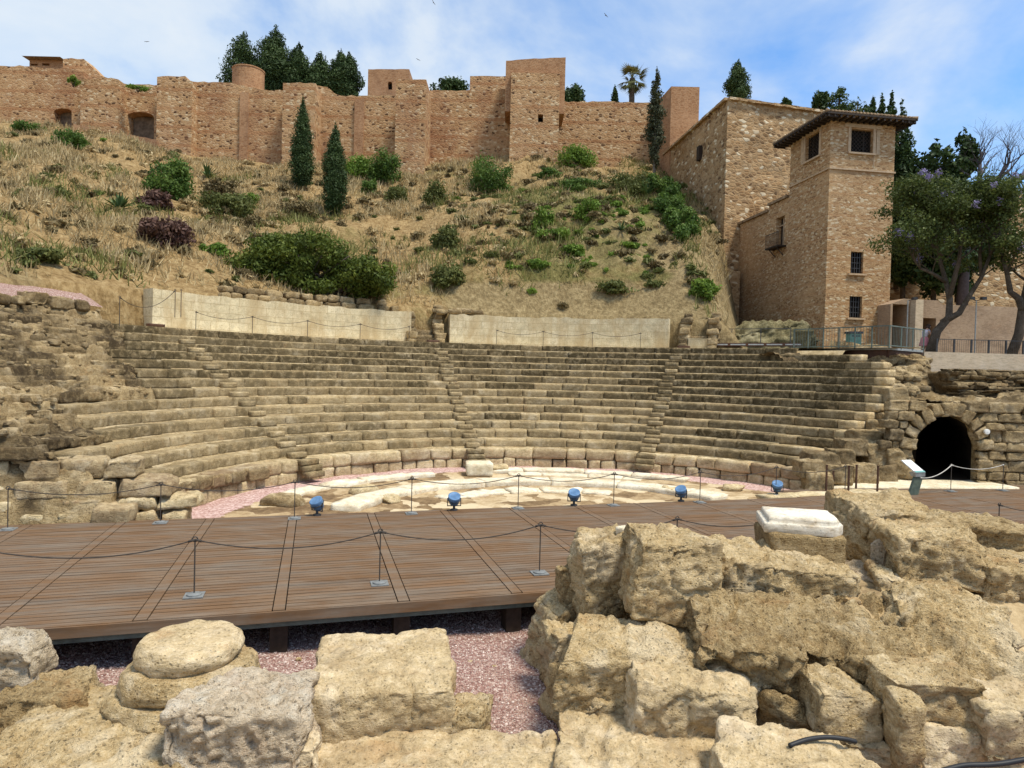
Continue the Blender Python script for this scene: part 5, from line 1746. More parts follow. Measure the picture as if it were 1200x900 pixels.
# ================================================================== FOREGROUND RUINS
def blk(label, pxa, pxb, pyt, Yf, d, h, mat='rock', rz=0.0, tilt=(0, 0), seed=1, name='stone_block', cat='stone block', cell=.030, amp=.045, rnd=.03, jit=.07, cuts=3, crack=.05, **kw):
    amp = min(amp, .075)
    a = at(pxa, pyt, Yf); b_ = at(pxb, pyt, Yf)
    wd = b_.x-a.x
    c_ = Vector(((a.x+b_.x)/2, Yf+d/2, a.z-h))
    return rock(name, label, M[mat], tuple(c_), wd, d, h, rz=rz, tilt=tilt, seed=seed, cell=cell, amp=amp, rnd=min(rnd, .07), jit=jit, cat=cat, cuts=cuts, crack=crack, **kw)

# left group
blk('pale grey boulder at the left edge beside the deck corner', -60, 34, 750, 7.35, .6, .85, 'rock_grey', seed=11, amp=.08, rnd=.16, jit=.12, cuts=5)
blk('big flat slab of brown stone filling the bottom left corner', -90, 205, 925, 5.6, 2.05, .7, 'rock', rz=-.04, tilt=(.05, -.02), seed=12, amp=.06, rnd=.12, jit=.05, pits=.03, freq=1.6, cuts=1)
blk('low rough slab between the left boulder and the column base', -30, 92, 815, 7.0, .85, .5, 'rock_brown', rz=.05, tilt=(.05, 0), seed=13, amp=.07, rnd=.1, jit=.1)
blk('deeply pitted pale block in front of the column base', 188, 350, 836, 6.05, 1.0, 1.05, 'rock_pale', rz=.03, tilt=(.0, .0), seed=14, amp=.045, rnd=.1, jit=.035, pits=.05, freq=2.6, cell=.024, cuts=1)
blk('large square ashlar block with a smooth pale top left of the pink gravel', 346, 522, 806, 6.9, 1.6, .72, 'slab', rz=.17, seed=15, amp=.045, rnd=.10, jit=.03, cuts=0)
blk('small low block tucked against the right end of the large square ashlar', 516, 572, 832, 7.05, .55, .5, 'rock', rz=-.1, seed=16, amp=.07, rnd=.1, jit=.14)
blk('wide flat paving slab at the bottom centre of the ruins', 290, 674, 985, 5.3, 1.75, .5, 'slab', rz=.03, seed=17, amp=.04, rnd=.07, jit=.03, cuts=0)
blk('short pale filler stone left of the wide paving slab', 325, 366, 880, 6.2, .5, .5, 'slab', rz=.2, seed=38, amp=.05, rnd=.07, jit=.1)
blk('broad sloping slab at bottom right of centre, crossed by faint cracks', 672, 935, 978, 5.3, 2.25, .5, 'slab', rz=-.08, tilt=(.02, -.01), seed=18, amp=.045, rnd=.08, jit=.05, cuts=1)
blk('smooth rounded slab by the black hose at the bottom right', 860, 1050, 912, 5.5, .95, .5, 'slab', rz=-.25, tilt=(.03, .06), seed=19, amp=.05, rnd=.14, jit=.1)
blk('tilted wedge of stone at the lower right corner of the pink gravel', 648, 738, 815, 7.3, .9, .6, 'rock', rz=.3, tilt=(.1, .18), seed=20, amp=.06, rnd=.12, jit=.12)
# right heap
blk('chunky pale block in the middle of the right heap, above the cracked slab', 668, 856, 762, 7.25, 1.05, .85, 'rock', rz=-.06, tilt=(.05, .03), seed=21, amp=.09, rnd=.1, jit=.12)
blk('lumpy stone low on the left flank of the right heap', 624, 676, 712, 8.85, .85, 1.05, 'rock', rz=.35, tilt=(0, .08), seed=22, amp=.08, rnd=.14, jit=.12)
blk('stone wedged between the lumpy stone and the chunky pale block', 640, 706, 745, 8.2, .7, .8, 'rock', rz=.25, seed=23, amp=.08, rnd=.14, jit=.14)
blk('small reddish stone perched at the left shoulder of the right heap', 655, 702, 668, 9.1, .5, .75, 'rock_brown', rz=.1, seed=24, amp=.07, rnd=.12, jit=.12)
blk('tall split block at the upper left of the right heap', 678, 756, 634, 8.75, .95, 1.15, 'rock', rz=.1, tilt=(.02, -.02), seed=25, amp=.08, rnd=.09, jit=.09)
blk('great squared boulder on top of the right heap, highest of the pile', 746, 856, 634, 7.85, 1.1, 1.0, 'rock', rz=-.08, tilt=(.04, .05), seed=26, amp=.07, rnd=.12, jit=.1)
blk('flat white stone lying on the tall split block', 722, 756, 619, 9.1, .3, .14, 'marble', seed=27, amp=.03, rnd=.05, jit=.1, cell=.03)
blk('long rough block running right from the great squared boulder towards the marble cap', 846, 1002, 658, 8.3, 1.1, .95, 'rock', rz=-.05, tilt=(.03, .04), seed=28, amp=.09, rnd=.12, jit=.08)
blk('dark undercut rock mass at the centre of the right heap', 806, 968, 735, 7.15, 1.35, 1.1, 'rock_brown', rz=-.12, tilt=(.2, .08), seed=29, amp=.075, rnd=.06, jit=.1, strata=.06, crack=.13, cuts=5, pits=.05, freq=2.2)
blk('low brown block beneath the great squared boulder', 752, 850, 722, 8.0, .7, .6, 'rock_brown', rz=.05, seed=39, amp=.08, rnd=.1, jit=.12)
blk('sloping ridge of layered rock right of the dark undercut mass', 930, 1120, 742, 7.1, 1.6, 1.0, 'rock_brown', rz=-.32, tilt=(.3, .1), seed=30, amp=.075, rnd=.06, jit=.1, strata=.06, crack=.13, cuts=5, pits=.05, freq=2.2)
blk('layered rock spur at the right edge above the squared wall stones', 1085, 1235, 742, 6.9, 1.6, 1.0, 'rock', rz=-.3, tilt=(.3, .08), seed=31, amp=.075, rnd=.06, jit=.1, strata=.06, crack=.12, cuts=5, pits=.05, freq=2.2)
blk('dark broken stone in the hollow beside the hose', 898, 962, 828, 6.7, .6, .7, 'rock_brown', rz=.3, seed=32, amp=.12, rnd=.12, jit=.2)
blk('squared wall stone, left one of the row above the hose', 968, 1042, 812, 6.35, .7, .5, 'rock', rz=-.05, seed=33, amp=.045, rnd=.07, jit=.06)
blk('reddish squared wall stone, longest of the row above the hose', 1046, 1158, 800, 6.25, .7, .54, 'rock', rz=-.05, seed=34, amp=.05, rnd=.07, jit=.06)
blk('yellowish squared wall stone at the right edge, end of the row above the hose', 1160, 1260, 828, 6.0, .7, .56, 'slab', rz=-.05, seed=35, amp=.05, rnd=.1, jit=.06)
blk('lower course stone beneath the left squared wall stone', 996, 1062, 872, 6.2, .7, .5, 'rock', rz=-.03, seed=36, amp=.05, rnd=.07, jit=.06)
blk('lower course stone at the bottom right beneath the reddish one', 1082, 1168, 860, 6.1, .7, .5, 'slab', rz=-.03, seed=37, amp=.05, rnd=.07, jit=.06)
blk('narrow upright stone post set into the squared wall stones', 1056, 1086, 815, 6.05, .28, .85, 'rock', rz=.02, seed=40, amp=.03, rnd=.05, jit=.06, cell=.035)
blk('buried bedrock hump behind the cracked slab', 740, 900, 800, 6.75, .9, .7, 'slab', rz=-.2, tilt=(.05, .05), seed=41, amp=.07, rnd=.15, jit=.1)
# far right pile
blk('tall stack of dressed stones at the left end of the far right pile', 1014, 1078, 622, 9.15, 1.25, 1.0, 'rock', rz=.12, seed=42, amp=.06, rnd=.08, jit=.06, strata=.02)
blk('broad flat capstone on top of the far right pile, behind the big tilted block', 1018, 1130, 598, 9.35, 1.5, .42, 'rock', rz=.05, tilt=(.03, .03), seed=43, amp=.07, rnd=.1, jit=.1, strata=.02)
blk('big tilted block facing the camera in the far right pile', 1054, 1166, 628, 8.5, 1.1, .62, 'rock', rz=-.12, tilt=(.06, .05), seed=44, amp=.07, rnd=.1, jit=.1, strata=.035)
blk('rounded lower block under the big tilted block of the far right pile', 1042, 1142, 681, 8.25, .9, .55, 'rock', rz=-.15, tilt=(.04, .1), seed=45, amp=.07, rnd=.14, jit=.12, strata=.02)
blk('upright pale slab leaning against the stack of dressed stones', 1026, 1050, 632, 8.95, .2, .75, 'rock_grey', rz=.6, seed=46, amp=.025, rnd=.05, jit=.08, cell=.035)
blk('long dark layered slab at the right edge of the far right pile', 1112, 1280, 618, 9.2, 1.4, .42, 'rock_brown', rz=-.1, tilt=(.04, .06), seed=47, amp=.08, rnd=.1, jit=.08, strata=.04)
blk('second layered slab beneath the long dark one at the right edge', 1130, 1290, 650, 8.9, 1.3, .5, 'rock', rz=-.08, tilt=(.03, .05), seed=48, amp=.08, rnd=.12, jit=.1, strata=.03)
blk('squat boulder standing alone at the right edge of the far right pile', 1164, 1240, 668, 8.2, .8, .65, 'rock', rz=-.1, seed=49, amp=.08, rnd=.14, jit=.12)
blk('flat stone plank lying in the gap left of the far right pile', 1000, 1050, 676, 8.6, .9, .16, 'rock_grey', rz=.7, tilt=(.05, -.15), seed=50, amp=.03, rnd=.04, jit=.08)
blk('short broken stone in the gap behind the marble cap', 990, 1018, 676, 8.9, .5, .3, 'rock_grey', rz=.3, seed=51, amp=.05, rnd=.07, jit=.14)
blk('small worn stone below the tall stack of dressed stones', 1012, 1050, 690, 8.7, .6, .35, 'rock', rz=.4, seed=52, amp=.05, rnd=.1, jit=.14)
# scattered small stones: chips on the earth
rs = np.random.RandomState(3); nb = NB()
for i_ in range(420):
    x, y = rs.uniform(-4.5, 7.5), rs.uniform(5.4, 10.4)
    z = max(float(fore(np.array([x]), np.array([y]))[0]), -99)
    if z < GZ+.02 and rs.rand() < .75: continue
    z = max(z, GZ)
    s = rs.uniform(.015, .06)*(1.8 if rs.rand() < .1 else 1)
    V, Fq = rock_np(s*rs.uniform(1, 1.8), s*1.2, s*.8, rs.randint(9999), cell=s/2.5, amp=s*.16, rnd=s*.25, jit=.15)
    nb.add(V+np.array([x, y, z-s*.2]), Fq, 0.0)
nb.build('stone_chips', M['rock'], smooth=False, kind='stuff')

# loose gravel standing proud of the gravel bed
rs = np.random.RandomState(8)
Ng = 26000
gx = rs.uniform(-7.5, 2.4, Ng); gy = rs.uniform(6.6, 11.2, Ng)
P_ = np.stack([gx, gy, gx*0], -1)
gz = GZ+.035*fbm(P_*1.1, 4, 3)
s_ = .009+.013*rs.rand(Ng)**2
Ud = np.array([[1, 0, 0], [0, 1, 0], [-1, 0, 0], [0, -1, 0], [0, 0, 1], [0, 0, -1]], float)
a_ = rs.uniform(0, 2*PI, Ng)
V = np.zeros((Ng, 6, 3))
for q in range(6):
    k_ = s_*rs.uniform(.7, 1.3, Ng)
    V[:, q, 0] = gx+(Ud[q, 0]*np.cos(a_)-Ud[q, 1]*np.sin(a_))*k_
    V[:, q, 1] = gy+(Ud[q, 0]*np.sin(a_)+Ud[q, 1]*np.cos(a_))*k_
    V[:, q, 2] = gz+.004+Ud[q, 2]*k_*.8
tri = np.array([[0, 1, 4], [1, 2, 4], [2, 3, 4], [3, 0, 4], [1, 0, 5], [2, 1, 5], [3, 2, 5], [0, 3, 5]])
F = (np.arange(Ng)[:, None, None]*6+tri[None]).reshape(-1, 3)
m, t, b = newmat('gravel_chips')
finish(t, b, t.ramp(t.attr('tone'), [(0, (.20, .10, .085)), (.4, (.38, .235, .20)), (.75, (.52, .39, .34)), (1, (.68, .58, .52))]), .9)
M['chips'] = m
link('gravel_chips', mesh_np('gravel_chips', V.reshape(-1, 3), F, tone=np.repeat(rs.rand(Ng), 6)), M['chips'], kind='stuff')

# column base: plinth, lower torus, upper disc
p = at(224, 752, 7.35)
cb = thing('column_base', 'round column base of eroded yellow stone in stacked discs behind the bottom left slab', 'column base', (p.x, p.y, -.43))
def round_stone(name, r, z0, z1, seed, bulge, mat, amp=.03, seg=90, oval=1.0):
    V = []; n = 26
    prof = []
    hh = z1-z0
    for i in range(n+1):
        f = i/n
        prof.append((r-bulge*(1-math.sin(PI*f))*.9, z0+hh*f))
    prof = [(r*.02, z0)]+[(r*.5, z0)]+prof+[(prof[-1][0]*f, z1+.02*(1-f)) for f in (.93, .8, .65, .5, .35, .2, .02)]
    for k in range(seg):
        a = 2*PI*k/seg
        for rr, z in prof: V.append((rr*math.cos(a), rr*math.sin(a)*oval, z))
    V = np.array(V); m_ = len(prof)
    nrm = np.stack([V[:, 0], V[:, 1], (V[:, 2]-(z0+z1)/2)*1.5], 1); nrm /= np.maximum(np.linalg.norm(nrm, axis=1, keepdims=True), 1e-6)
    S = V+seed
    dd = amp*fbm(S*2.2, 3, seed)+amp*.7*fbm(S*7, 3, seed+1)-amp*2.2*np.clip(fbm(S*1.6, 2, seed+2)-.3, 0, 1)
    V = V+nrm*dd[:, None]
    F = [(k*m_+i, ((k+1) % seg)*m_+i, ((k+1) % seg)*m_+i+1, k*m_+i+1) for k in range(seg) for i in range(m_-1)]
    return link(name, mesh_np(name, V, F, tone=np.zeros(len(V)), smooth=True), mat, cb)
round_stone('plinth', .80, .0, .32, 3, .07, M['rock'], amp=.05)
round_stone('lower_torus', .72, .30, .58, 5, .10, M['rock'], amp=.04)
round_stone('upper_disc', .55, .56, .82, 8, .07, M['slab'], amp=.03)

# pedestal with white marble cap
p = at(948, 640, 9.0)
pd = rock('pedestal_block', 'brown stone block carrying the white marble cap', M['rock_brown'], (p.x, p.y+.35, p.z-.55), 1.02, .8, .72, rz=-.12, seed=70, cell=.05, amp=.02, rnd=.04, jit=.04)
def moulded_cap():
    zc = p.z+.17
    prof = [(r__*.9, z__*.95) for r__, z__ in [(.56, 0), (.58, .02), (.58, .13), (.565, .145), (.50, .155), (.515, .19), (.49, .225), (.42, .24), (.30, .25), (.01, .25)]]
    V = []; n = 15
    ring = []
    for i in range(4):
        for j in range(n):
            f = j/n*2-1
            c_ = [(f, -1), (1, f), (-f, 1), (-1, -f)][i]
            ring.append(c_)
    for s_, z in prof:
        for cx_, cy_ in ring: V.append((cx_*s_, cy_*s_*.72, z))
    m_ = len(ring)
    F = [(a*m_+i, a*m_+(i+1) % m_, (a+1)*m_+(i+1) % m_, (a+1)*m_+i) for a in range(len(prof)-1) for i in range(m_)]
    V = np.array(V)
    V = V+.012*np.stack([fbm(V*4+3, 3, 1), fbm(V*4+9, 3, 2), .5*fbm(V*4+17, 3, 3)], 1)
    # broken corner
    cr = np.clip((V[:, 0]-.42)+( -V[:, 1]-.3), 0, 1)
    V[:, 0] -= cr*.5; V[:, 1] += cr*.35
    me = mesh_np('marble_cap', V, F, tone=np.zeros(len(V)), smooth=True)
    o = link('carved_marble', me, M['capmarble'], loc=(p.x+.02, p.y+.38, zc-.02))
    o.rotation_euler = (.03, .0, -.22)
    o['label'] = 'white moulded marble cap with a chipped corner resting on the brown pedestal block'; o['category'] = 'marble cap'
M['capmarble'] = stone_mat('cap_marble', [(.30, (.48, .41, .30)), (.45, (.66, .59, .47)), (.6, (.73, .67, .56)), (.75, (.78, .74, .66))], stain=(.34, .24, .13), stain_amt=.75, scale=2.2, bump=.4, dist=.015)
moulded_cap()
# hoses
M['hose'] = plain_mat('black_hose', (.02, .02, .022), .5)
mb = MB()
pts = [at(925, 874, 6.0), at(945, 867, 6.05), at(968, 864, 6.1), at(990, 866, 6.1), at(1003, 869, 6.1)]
def spl(pts, n=6):
    out = []
    for i in range(len(pts)-1):
        p0 = pts[max(0, i-1)]; p1 = pts[i]; p2 = pts[i+1]; p3 = pts[min(len(pts)-1, i+2)]
        for j in range(n):
            t = j/n
            out.append(.5*((2*p1)+(p2-p0)*t+(2*p0-5*p1+4*p2-p3)*t*t+(3*p1-p0-3*p2+p3)*t*t*t))
    out.append(pts[-1]); return out
mb.tube(spl(pts), .022, 8)
o = mb.build('hose', M['hose'], smooth=True); o['label'] = 'short black hose lying between the rounded slab and the squared wall stones'; o['category'] = 'hose'
mb = MB()
pts = [at(1105, 903, 5.6), at(1130, 897, 5.65), at(1160, 896, 5.65), at(1185, 893, 5.65), at(1230, 884, 5.65)]
mb.tube(spl(pts), .022, 8)
o = mb.build('hose', M['hose'], smooth=True); o['label'] = 'black hose crossing the very bottom right corner'; o['category'] = 'hose'

# ================================================================== BARRIERS ON THE DECK
def stanchion(name, label, group, hgt=.80, ring=.035, M_=None):
    st = thing(name, label, 'barrier post', (0, 0, 0), AX, group)
    mb = MB(); mb.box((0, 0, .008), (.27, .27, .016)); mb.build('base_plate', M['baseplate'], st)
    mb = MB(); mb.lathe((0, 0, .016), [(.001, 0), (.105, 0), (.105, .018), (.03, .032), (.001, .032)], 22); mb.build('base_disc', M['baseplate'], st)
    mb = MB(); mb.tube([(0, 0, .03), (0, 0, hgt)], .0105, 8); mb.build('pole', M['postiron'], st)
    mb = MB(); mb.torus((0, 0, hgt+ring), ring, .009, seg=18); mb.build('ring', M['postiron'], st)
    return st
NEARL = [-7.0, -4.33, -1.65, 1.03, 3.70, 6.30, 8.85, 11.45, 14.0, 16.6]
NEARLAB = [None, 'nearest row barrier post, far left, standing just outside the gap', 'near row barrier post on the deck directly above the round column base', 'near row barrier post on the deck above the large square ashlar block',
           'near row barrier post just left of the right stone heap', 'near row barrier post half hidden behind the great squared boulder', 'near row barrier post whose ring peeps over the white marble cap',
           'near row barrier post hidden behind the capstone of the far right pile', 'near row barrier post whose ring shows above the long dark layered slab at right', None]
proto = stanchion('barrier_post', NEARLAB[2], 'barrier posts along the near edge of the deck')
first = True
for l_, lab in zip(NEARL, NEARLAB):
    if lab is None or l_ in (-4.33, 11.45): continue
    o = proto if first else copy_tree(proto)
    first = False
    o.location = dk(l_, 10.66, .003); o['label'] = lab
FARP = [(9, 621, 'far row barrier post at the left edge of the photo'), (188, 613, 'far row barrier post before the side wall at left'), (345, 608, 'far row barrier post beside the leftmost blue floodlight'),
        (482, 602, 'far row barrier post left of the second blue floodlight'), (607, 596, 'far row barrier post at the middle, right of the second blue floodlight'), (719, 592.5, 'far row barrier post right of the third blue floodlight'),
        (820, 589, 'far row barrier post right of the fourth blue floodlight'), (909, 581, 'far row barrier post standing behind the rightmost blue floodlight'), (990, 578.5, 'far row barrier post left of the slanted information panel'),
        (1114, 576, 'far row barrier post in front of the dark tunnel mouth'), (1175, 575, 'far row barrier post at the right edge before the tunnel wall')]
FARW = []
for i_, (px, py, lab) in enumerate(FARP):
    p = onz(px, py, 0)
    if i_ >= 8: p = onz(px, py, .0)
    o = copy_tree(proto)
    o.location = (p.x, p.y, .003); o['label'] = lab; o['group'] = 'barrier posts along the far edge of the deck'
    FARW.append(p)
def rope(a, b_, sag, label, group, mat='rope', r=.0095, name='rope', z=.83):
    a = Vector((a.x, a.y, a.z+z)); b_ = Vector((b_.x, b_.y, b_.z+z))
    n = 18; pts = []
    for i in range(n+1):
        f = i/n; q = a+(b_-a)*f; q.z -= sag*4*f*(1-f); pts.append(q-a)
    mb = MB(); mb.tube(pts, r, 6)
    # hooks at both ends
    d_ = (b_-a).normalized()
    mb.tube([pts[0], pts[1]*.6], r*1.9, 6); mb.tube([pts[-1]+(pts[-2]-pts[-1])*.6, pts[-1]], r*1.9, 6)
    o = mb.build(name, M[mat], smooth=True, loc=a)
    o['label'] = label; o['category'] = 'rope'; o['group'] = group
    return o
W3 = [dk(l_, 10.66) for l_ in NEARL]
RL = ['sagging rope entering from the left edge to the first near post', 'sagging rope between the first and second near posts, above the column base', 'sagging rope between the second and third near posts in the middle of the deck',
      'rope running from the third near post behind the right stone heap', 'rope sagging between the heap and the white marble cap', 'rope running right from behind the marble cap', 'rope hidden behind the far right pile', 'rope leaving at the right edge above the long dark slab']
for i_ in (1, 2, 3, 4, 5, 6, 8):
    rope(W3[i_], W3[i_+1], .19, RL[i_-1], 'ropes along the near edge of the deck')
RF = ['far rope between the left edge post and the side wall post', 'far rope in front of the pink gravel at left', 'far rope above the leftmost blue floodlight', 'far rope before the drum block', 'far rope before the outer white marble arc',
      'far rope above the fourth blue floodlight', 'far rope ending behind the rightmost blue floodlight', 'far rope before the steps at the right end of the seats']
for i_ in range(8):
    rope(FARW[i_], FARW[i_+1], .17, RF[i_], 'ropes along the far edge of the deck')
rope(at(1079, 560, 19.9)-Vector((0, 0, .83)), FARW[9], .13, 'pale rope tied from the information panel to the post at the tunnel mouth', 'pale ropes before the tunnel', 'palerope', .014)
rope(FARW[9], FARW[10], .14, 'pale rope across the right side of the tunnel mouth', 'pale ropes before the tunnel', 'palerope', .012)

# blue floodlights
def floodlight(label):
    f_ = thing('floodlight', label, 'floodlight', (0, 0, 0), 0, 'blue floodlights along the far edge of the deck')
    mb = MB(); mb.lathe((0, 0, 0), [(.001, 0), (.09, 0), (.09, .03), (.03, .045), (.03, .12), (.001, .12)], 16); mb.build('base', M['iron'], f_)
    Mx = Matrix.Rotation(.55, 3, 'X') @ Matrix.Rotation(.0, 3, 'Z')
    mb = MB(); mb.lathe((0, 0, .27), [(.001, -.17), (.07, -.165), (.115, -.12), (.14, -.03), (.15, .06), (.152, .10), (.14, .11), (.12, .105), (.001, .09)], 24, M=Mx)
    hs = mb.build('housing', M['blue'], f_, smooth=True)
    mb = MB(); mb.torus((0, 0, .27), .150, .012, M=Mx @ Matrix.Translation((0, 0, 0)).to_3x3() @ Matrix.Rotation(PI/2, 3, 'X'), seg=24)
    mb.build('rim', M['iron'], hs, smooth=True)
    mb = MB()
    for s_ in (-1, 1): mb.bar((s_*.16, 0, .10), (s_*.16, .0, .30), .02)
    mb.bar((-.16, 0, .11), (.16, 0, .11), .02)
    mb.build('bracket', M['iron'], f_)
    return f_
fl0 = None
for px, py, rot, lab in ((371.5, 604, -.5, 'leftmost blue floodlight, tilted to the right'), (532, 598, .15, 'second blue floodlight from the left, seen before the inner marble arc'),
                         (672.5, 592.5, -.1, 'third blue floodlight, in the middle of the deck edge'), (798, 587.5, -.7, 'fourth blue floodlight, beside the round brown boulder'),
                         (910.5, 580.5, -.3, 'rightmost blue floodlight, near the end of the gravel')):
    p = onz(px, py, 0.0)
    o = floodlight(lab) if fl0 is None else copy_tree(fl0)
    fl0 = fl0 or o
    o.location = (p.x, p.y, .003); o.rotation_euler = (0, 0, rot); o['label'] = lab

# information panel
p = onz(1066, 579, 0.0)
ip = thing('information_panel', 'slanted green metal information panel with a pale top before the tunnel', 'information panel', (p.x, p.y, 0.003), .35)
def bent(name, prof, wd, mat, x0=0, lift=0):
    mb = MB(); V = []; th_ = .035
    for (y_, z_) in prof:
        for x_ in (-wd/2, wd/2): V.append((x_, y_, z_+lift))
    n_ = len(prof); F = [(2*i, 2*i+1, 2*i+3, 2*i+2) for i in range(n_-1)]
    V2 = [(v[0], v[1]+th_*.6, v[2]-th_) for v in V]; k = len(V)
    F2 = [tuple(j+k for j in reversed(f)) for f in F]
    side = [(2*i, 2*i+2, 2*i+2+k, 2*i+k) for i in range(n_-1)]+[(2*i+1, 2*i+1+k, 2*i+3+k, 2*i+3) for i in range(n_-1)]+[(0, k, k+1, 1), (2*n_-2, 2*n_-1, 2*n_-1+k, 2*n_-2+k)]
    mb.add(V, F+F2+side); return mb.build(name, mat, ip)
M['panelgreen'] = plain_mat('panel_green', (.10, .125, .095), .45, .2)
# a leaning sheet, Z shaped in profile (x is the lean direction)
def zsheet(name, prof, y0, y1, mat, parent):
    mb = MB(); V = []; t_ = .03
    for x_, z_ in prof:
        V += [(x_, y0, z_), (x_, y1, z_), (x_+t_, y0, z_), (x_+t_, y1, z_)]
    F = []
    for i in range(len(prof)-1):
        o_ = i*4
        F += [(o_, o_+1, o_+5, o_+4), (o_+2, o_+6, o_+7, o_+3), (o_, o_+4, o_+6, o_+2), (o_+1, o_+3, o_+7, o_+5)]
    e_ = (len(prof)-1)*4
    F += [(0, 2, 3, 1), (e_, e_+1, e_+3, e_+2)]
    mb.add(V, F); return mb.build(name, mat, parent)
mb = MB()
mb.add([(-.20, -.16, 0), (.16, -.16, 0), (.34, -.16, .56), (.02, -.16, .56), (-.20, -.08, 0), (.16, -.08, 0), (.34, -.08, .56), (.02, -.08, .56)], [(0, 1, 2, 3), (7, 6, 5, 4), (0, 4, 5, 1), (1, 5, 6, 2), (2, 6, 7, 3), (3, 7, 4, 0)])
mb.build('post', M['panelgreen'], ip)
mb = MB()
mb.add([(-.02, -.2, .55), (.37, -.2, .55), (.34, -.22, .68), (-.06, -.22, .68), (-.02, -.05, .55), (.37, -.05, .55), (.34, .0, .68), (-.06, .0, .68)], [(0, 1, 2, 3), (7, 6, 5, 4), (0, 4, 5, 1), (1, 5, 6, 2), (3, 2, 6, 7), (3, 7, 4, 0)])
mb.build('apron', M['steel'], ip)
M['panelwhite'] = plain_mat('panel_face', (.74, .76, .74), .35, var=.04)
M['teal'] = plain_mat('panel_band', (.16, .33, .30), .4, var=.05)
mb = MB(); mb.add([(-.06, -.225, .685), (.34, -.225, .685), (.14, .12, 1.02), (-.24, .12, 1.02), (-.06, -.19, .67), (.34, -.19, .67), (.14, .155, 1.005), (-.24, .155, 1.005)], [(0, 1, 2, 3), (7, 6, 5, 4), (0, 4, 5, 1), (1, 5, 6, 2), (2, 6, 7, 3), (3, 7, 4, 0)])
pf = mb.build('display_panel', M['panelwhite'], ip)
mb = MB(); mb.add([(-.057-.0, -.236, .69), (.337, -.236, .69), (.31, -.19, .735), (-.083, -.19, .735)], [(0, 1, 2, 3)]); mb.build('band', M['teal'], pf)

# brown rail posts at the small ramp on the right
RP_ = [(968, 575, 545), (994, 578, 546), (1003, 574, 545), (1028, 577, 546), (943, 565, 551), (976, 572, 552)]
lab_ = ['brown rail post left of the pair near the deck corner', 'brown rail post standing right beside a barrier post', 'brown rail post set a little behind the others by the steps', 'brown rail post nearest the information panel', 'short brown rail post beside the lowest seat end', 'short brown rail post among the rubble at the seat end']
for (px, y0, y1), lb in zip(RP_, lab_):
    p = onz(px, y0, 0.0)
    ht = (y0-y1)/FPX*p.y
    mb = MB(); mb.box((0, 0, ht/2-.15), (.045, .045, ht+.3)); mb.box((0, 0, ht+.008), (.055, .055, .016))
    o = mb.build('rail_post', M['cortan'], loc=(p.x, p.y, 0)); o['label'] = lb; o['category'] = 'rail post'; o['group'] = 'brown rail posts by the seat end'

# pale threshold slab before the tunnel
p = at(1090, 570, 20.9)
rock('threshold_slab', 'pale flat threshold slab in front of the tunnel mouth', M['cream'], (13.2, 22.05, -.28), 6.6, 1.5, .34, rz=.12, seed=81, cell=.12, amp=.015, rnd=.03, jit=.02, cat='stone slab')
rock('kerb_stone', 'low brown kerb of stone along the deck right of the last blue floodlight', M['podium'], tuple(dk(14.6, 16.45, -.3)), 4.4, .6, .34, rz=AX+.04, seed=82, cell=.1, amp=.03, rnd=.05, jit=.03, cat='stone kerb')

# posts and ropes on the rim of the seats
RIM = [230, 296, 360, 422, 479, 582, 636, 694, 750]
rl = ['thin rim post at the left end of the upper rope', 'thin rim post left of the dark bush shadow', 'thin rim post below the boulder wall', 'thin rim post right of the boulder wall middle', 'thin rim post at the left side of the central small stairway',
      'thin rim post right of the stone patch', 'thin rim post at the middle of the right cream wall', 'thin rim post two thirds along the right cream wall', 'thin rim post near the right end of the cream wall']
RW3 = []
zr_ = ZP+14*RH+.01
for px, lb in zip(RIM, rl):
    th = th_at(px, 18.5, 5.2, -1.5, 1.0); p = pol(18.5, th, zr_); RW3.append(p)
    o = thing('rim_post', lb, 'barrier post', tuple(p), 0, 'thin posts on the rim of the seats')
    mb = MB(); mb.tube([(0, 0, 0), (0, 0, .72)], .013, 6); mb.build('pole', M['postiron'], o)
    mb = MB(); mb.torus((0, 0, .74), .03, .01); mb.build('ring', M['postiron'], o)
for i_ in range(len(RIM)-1):
    if i_ == 4: continue
    rope(RW3[i_], RW3[i_+1], .2, 'upper rope strung '+['below the left end of the boulder wall', 'under the middle of the left cream wall', 'under the right half of the left cream wall', 'ending at the central small stairway', '', 'starting right of the stone patch', 'before the middle of the right cream wall', 'before the right end of the cream wall'][i_], 'ropes on the rim of the seats', z=.75, r=.011)
# left end posts
for i_, (px, py, Yd, lb) in enumerate(((140, 376, 24.3, 'thin post at the left end of the top seats'), (205, 366, 26.0, 'thin post of the pair beside the left steel steps'), (212, 366, 26.3, 'right thin post of the pair beside the left steel steps'))):
    p = at(px, py, Yd); o = thing('rim_post', lb, 'barrier post', tuple(p), 0, 'thin posts at the left stair')
    mb = MB(); mb.tube([(0, 0, -.2), (0, 0, .85)], .013, 6); mb.build('pole', M['postiron'], o)
    mb = MB(); mb.torus((0, 0, .87), .03, .01); mb.build('ring', M['postiron'], o)
rope(at(140, 376, 24.3), at(205, 366, 26.0), .5, 'loose rope over the left stair landing', 'ropes on the rim of the seats', z=.85, r=.011)
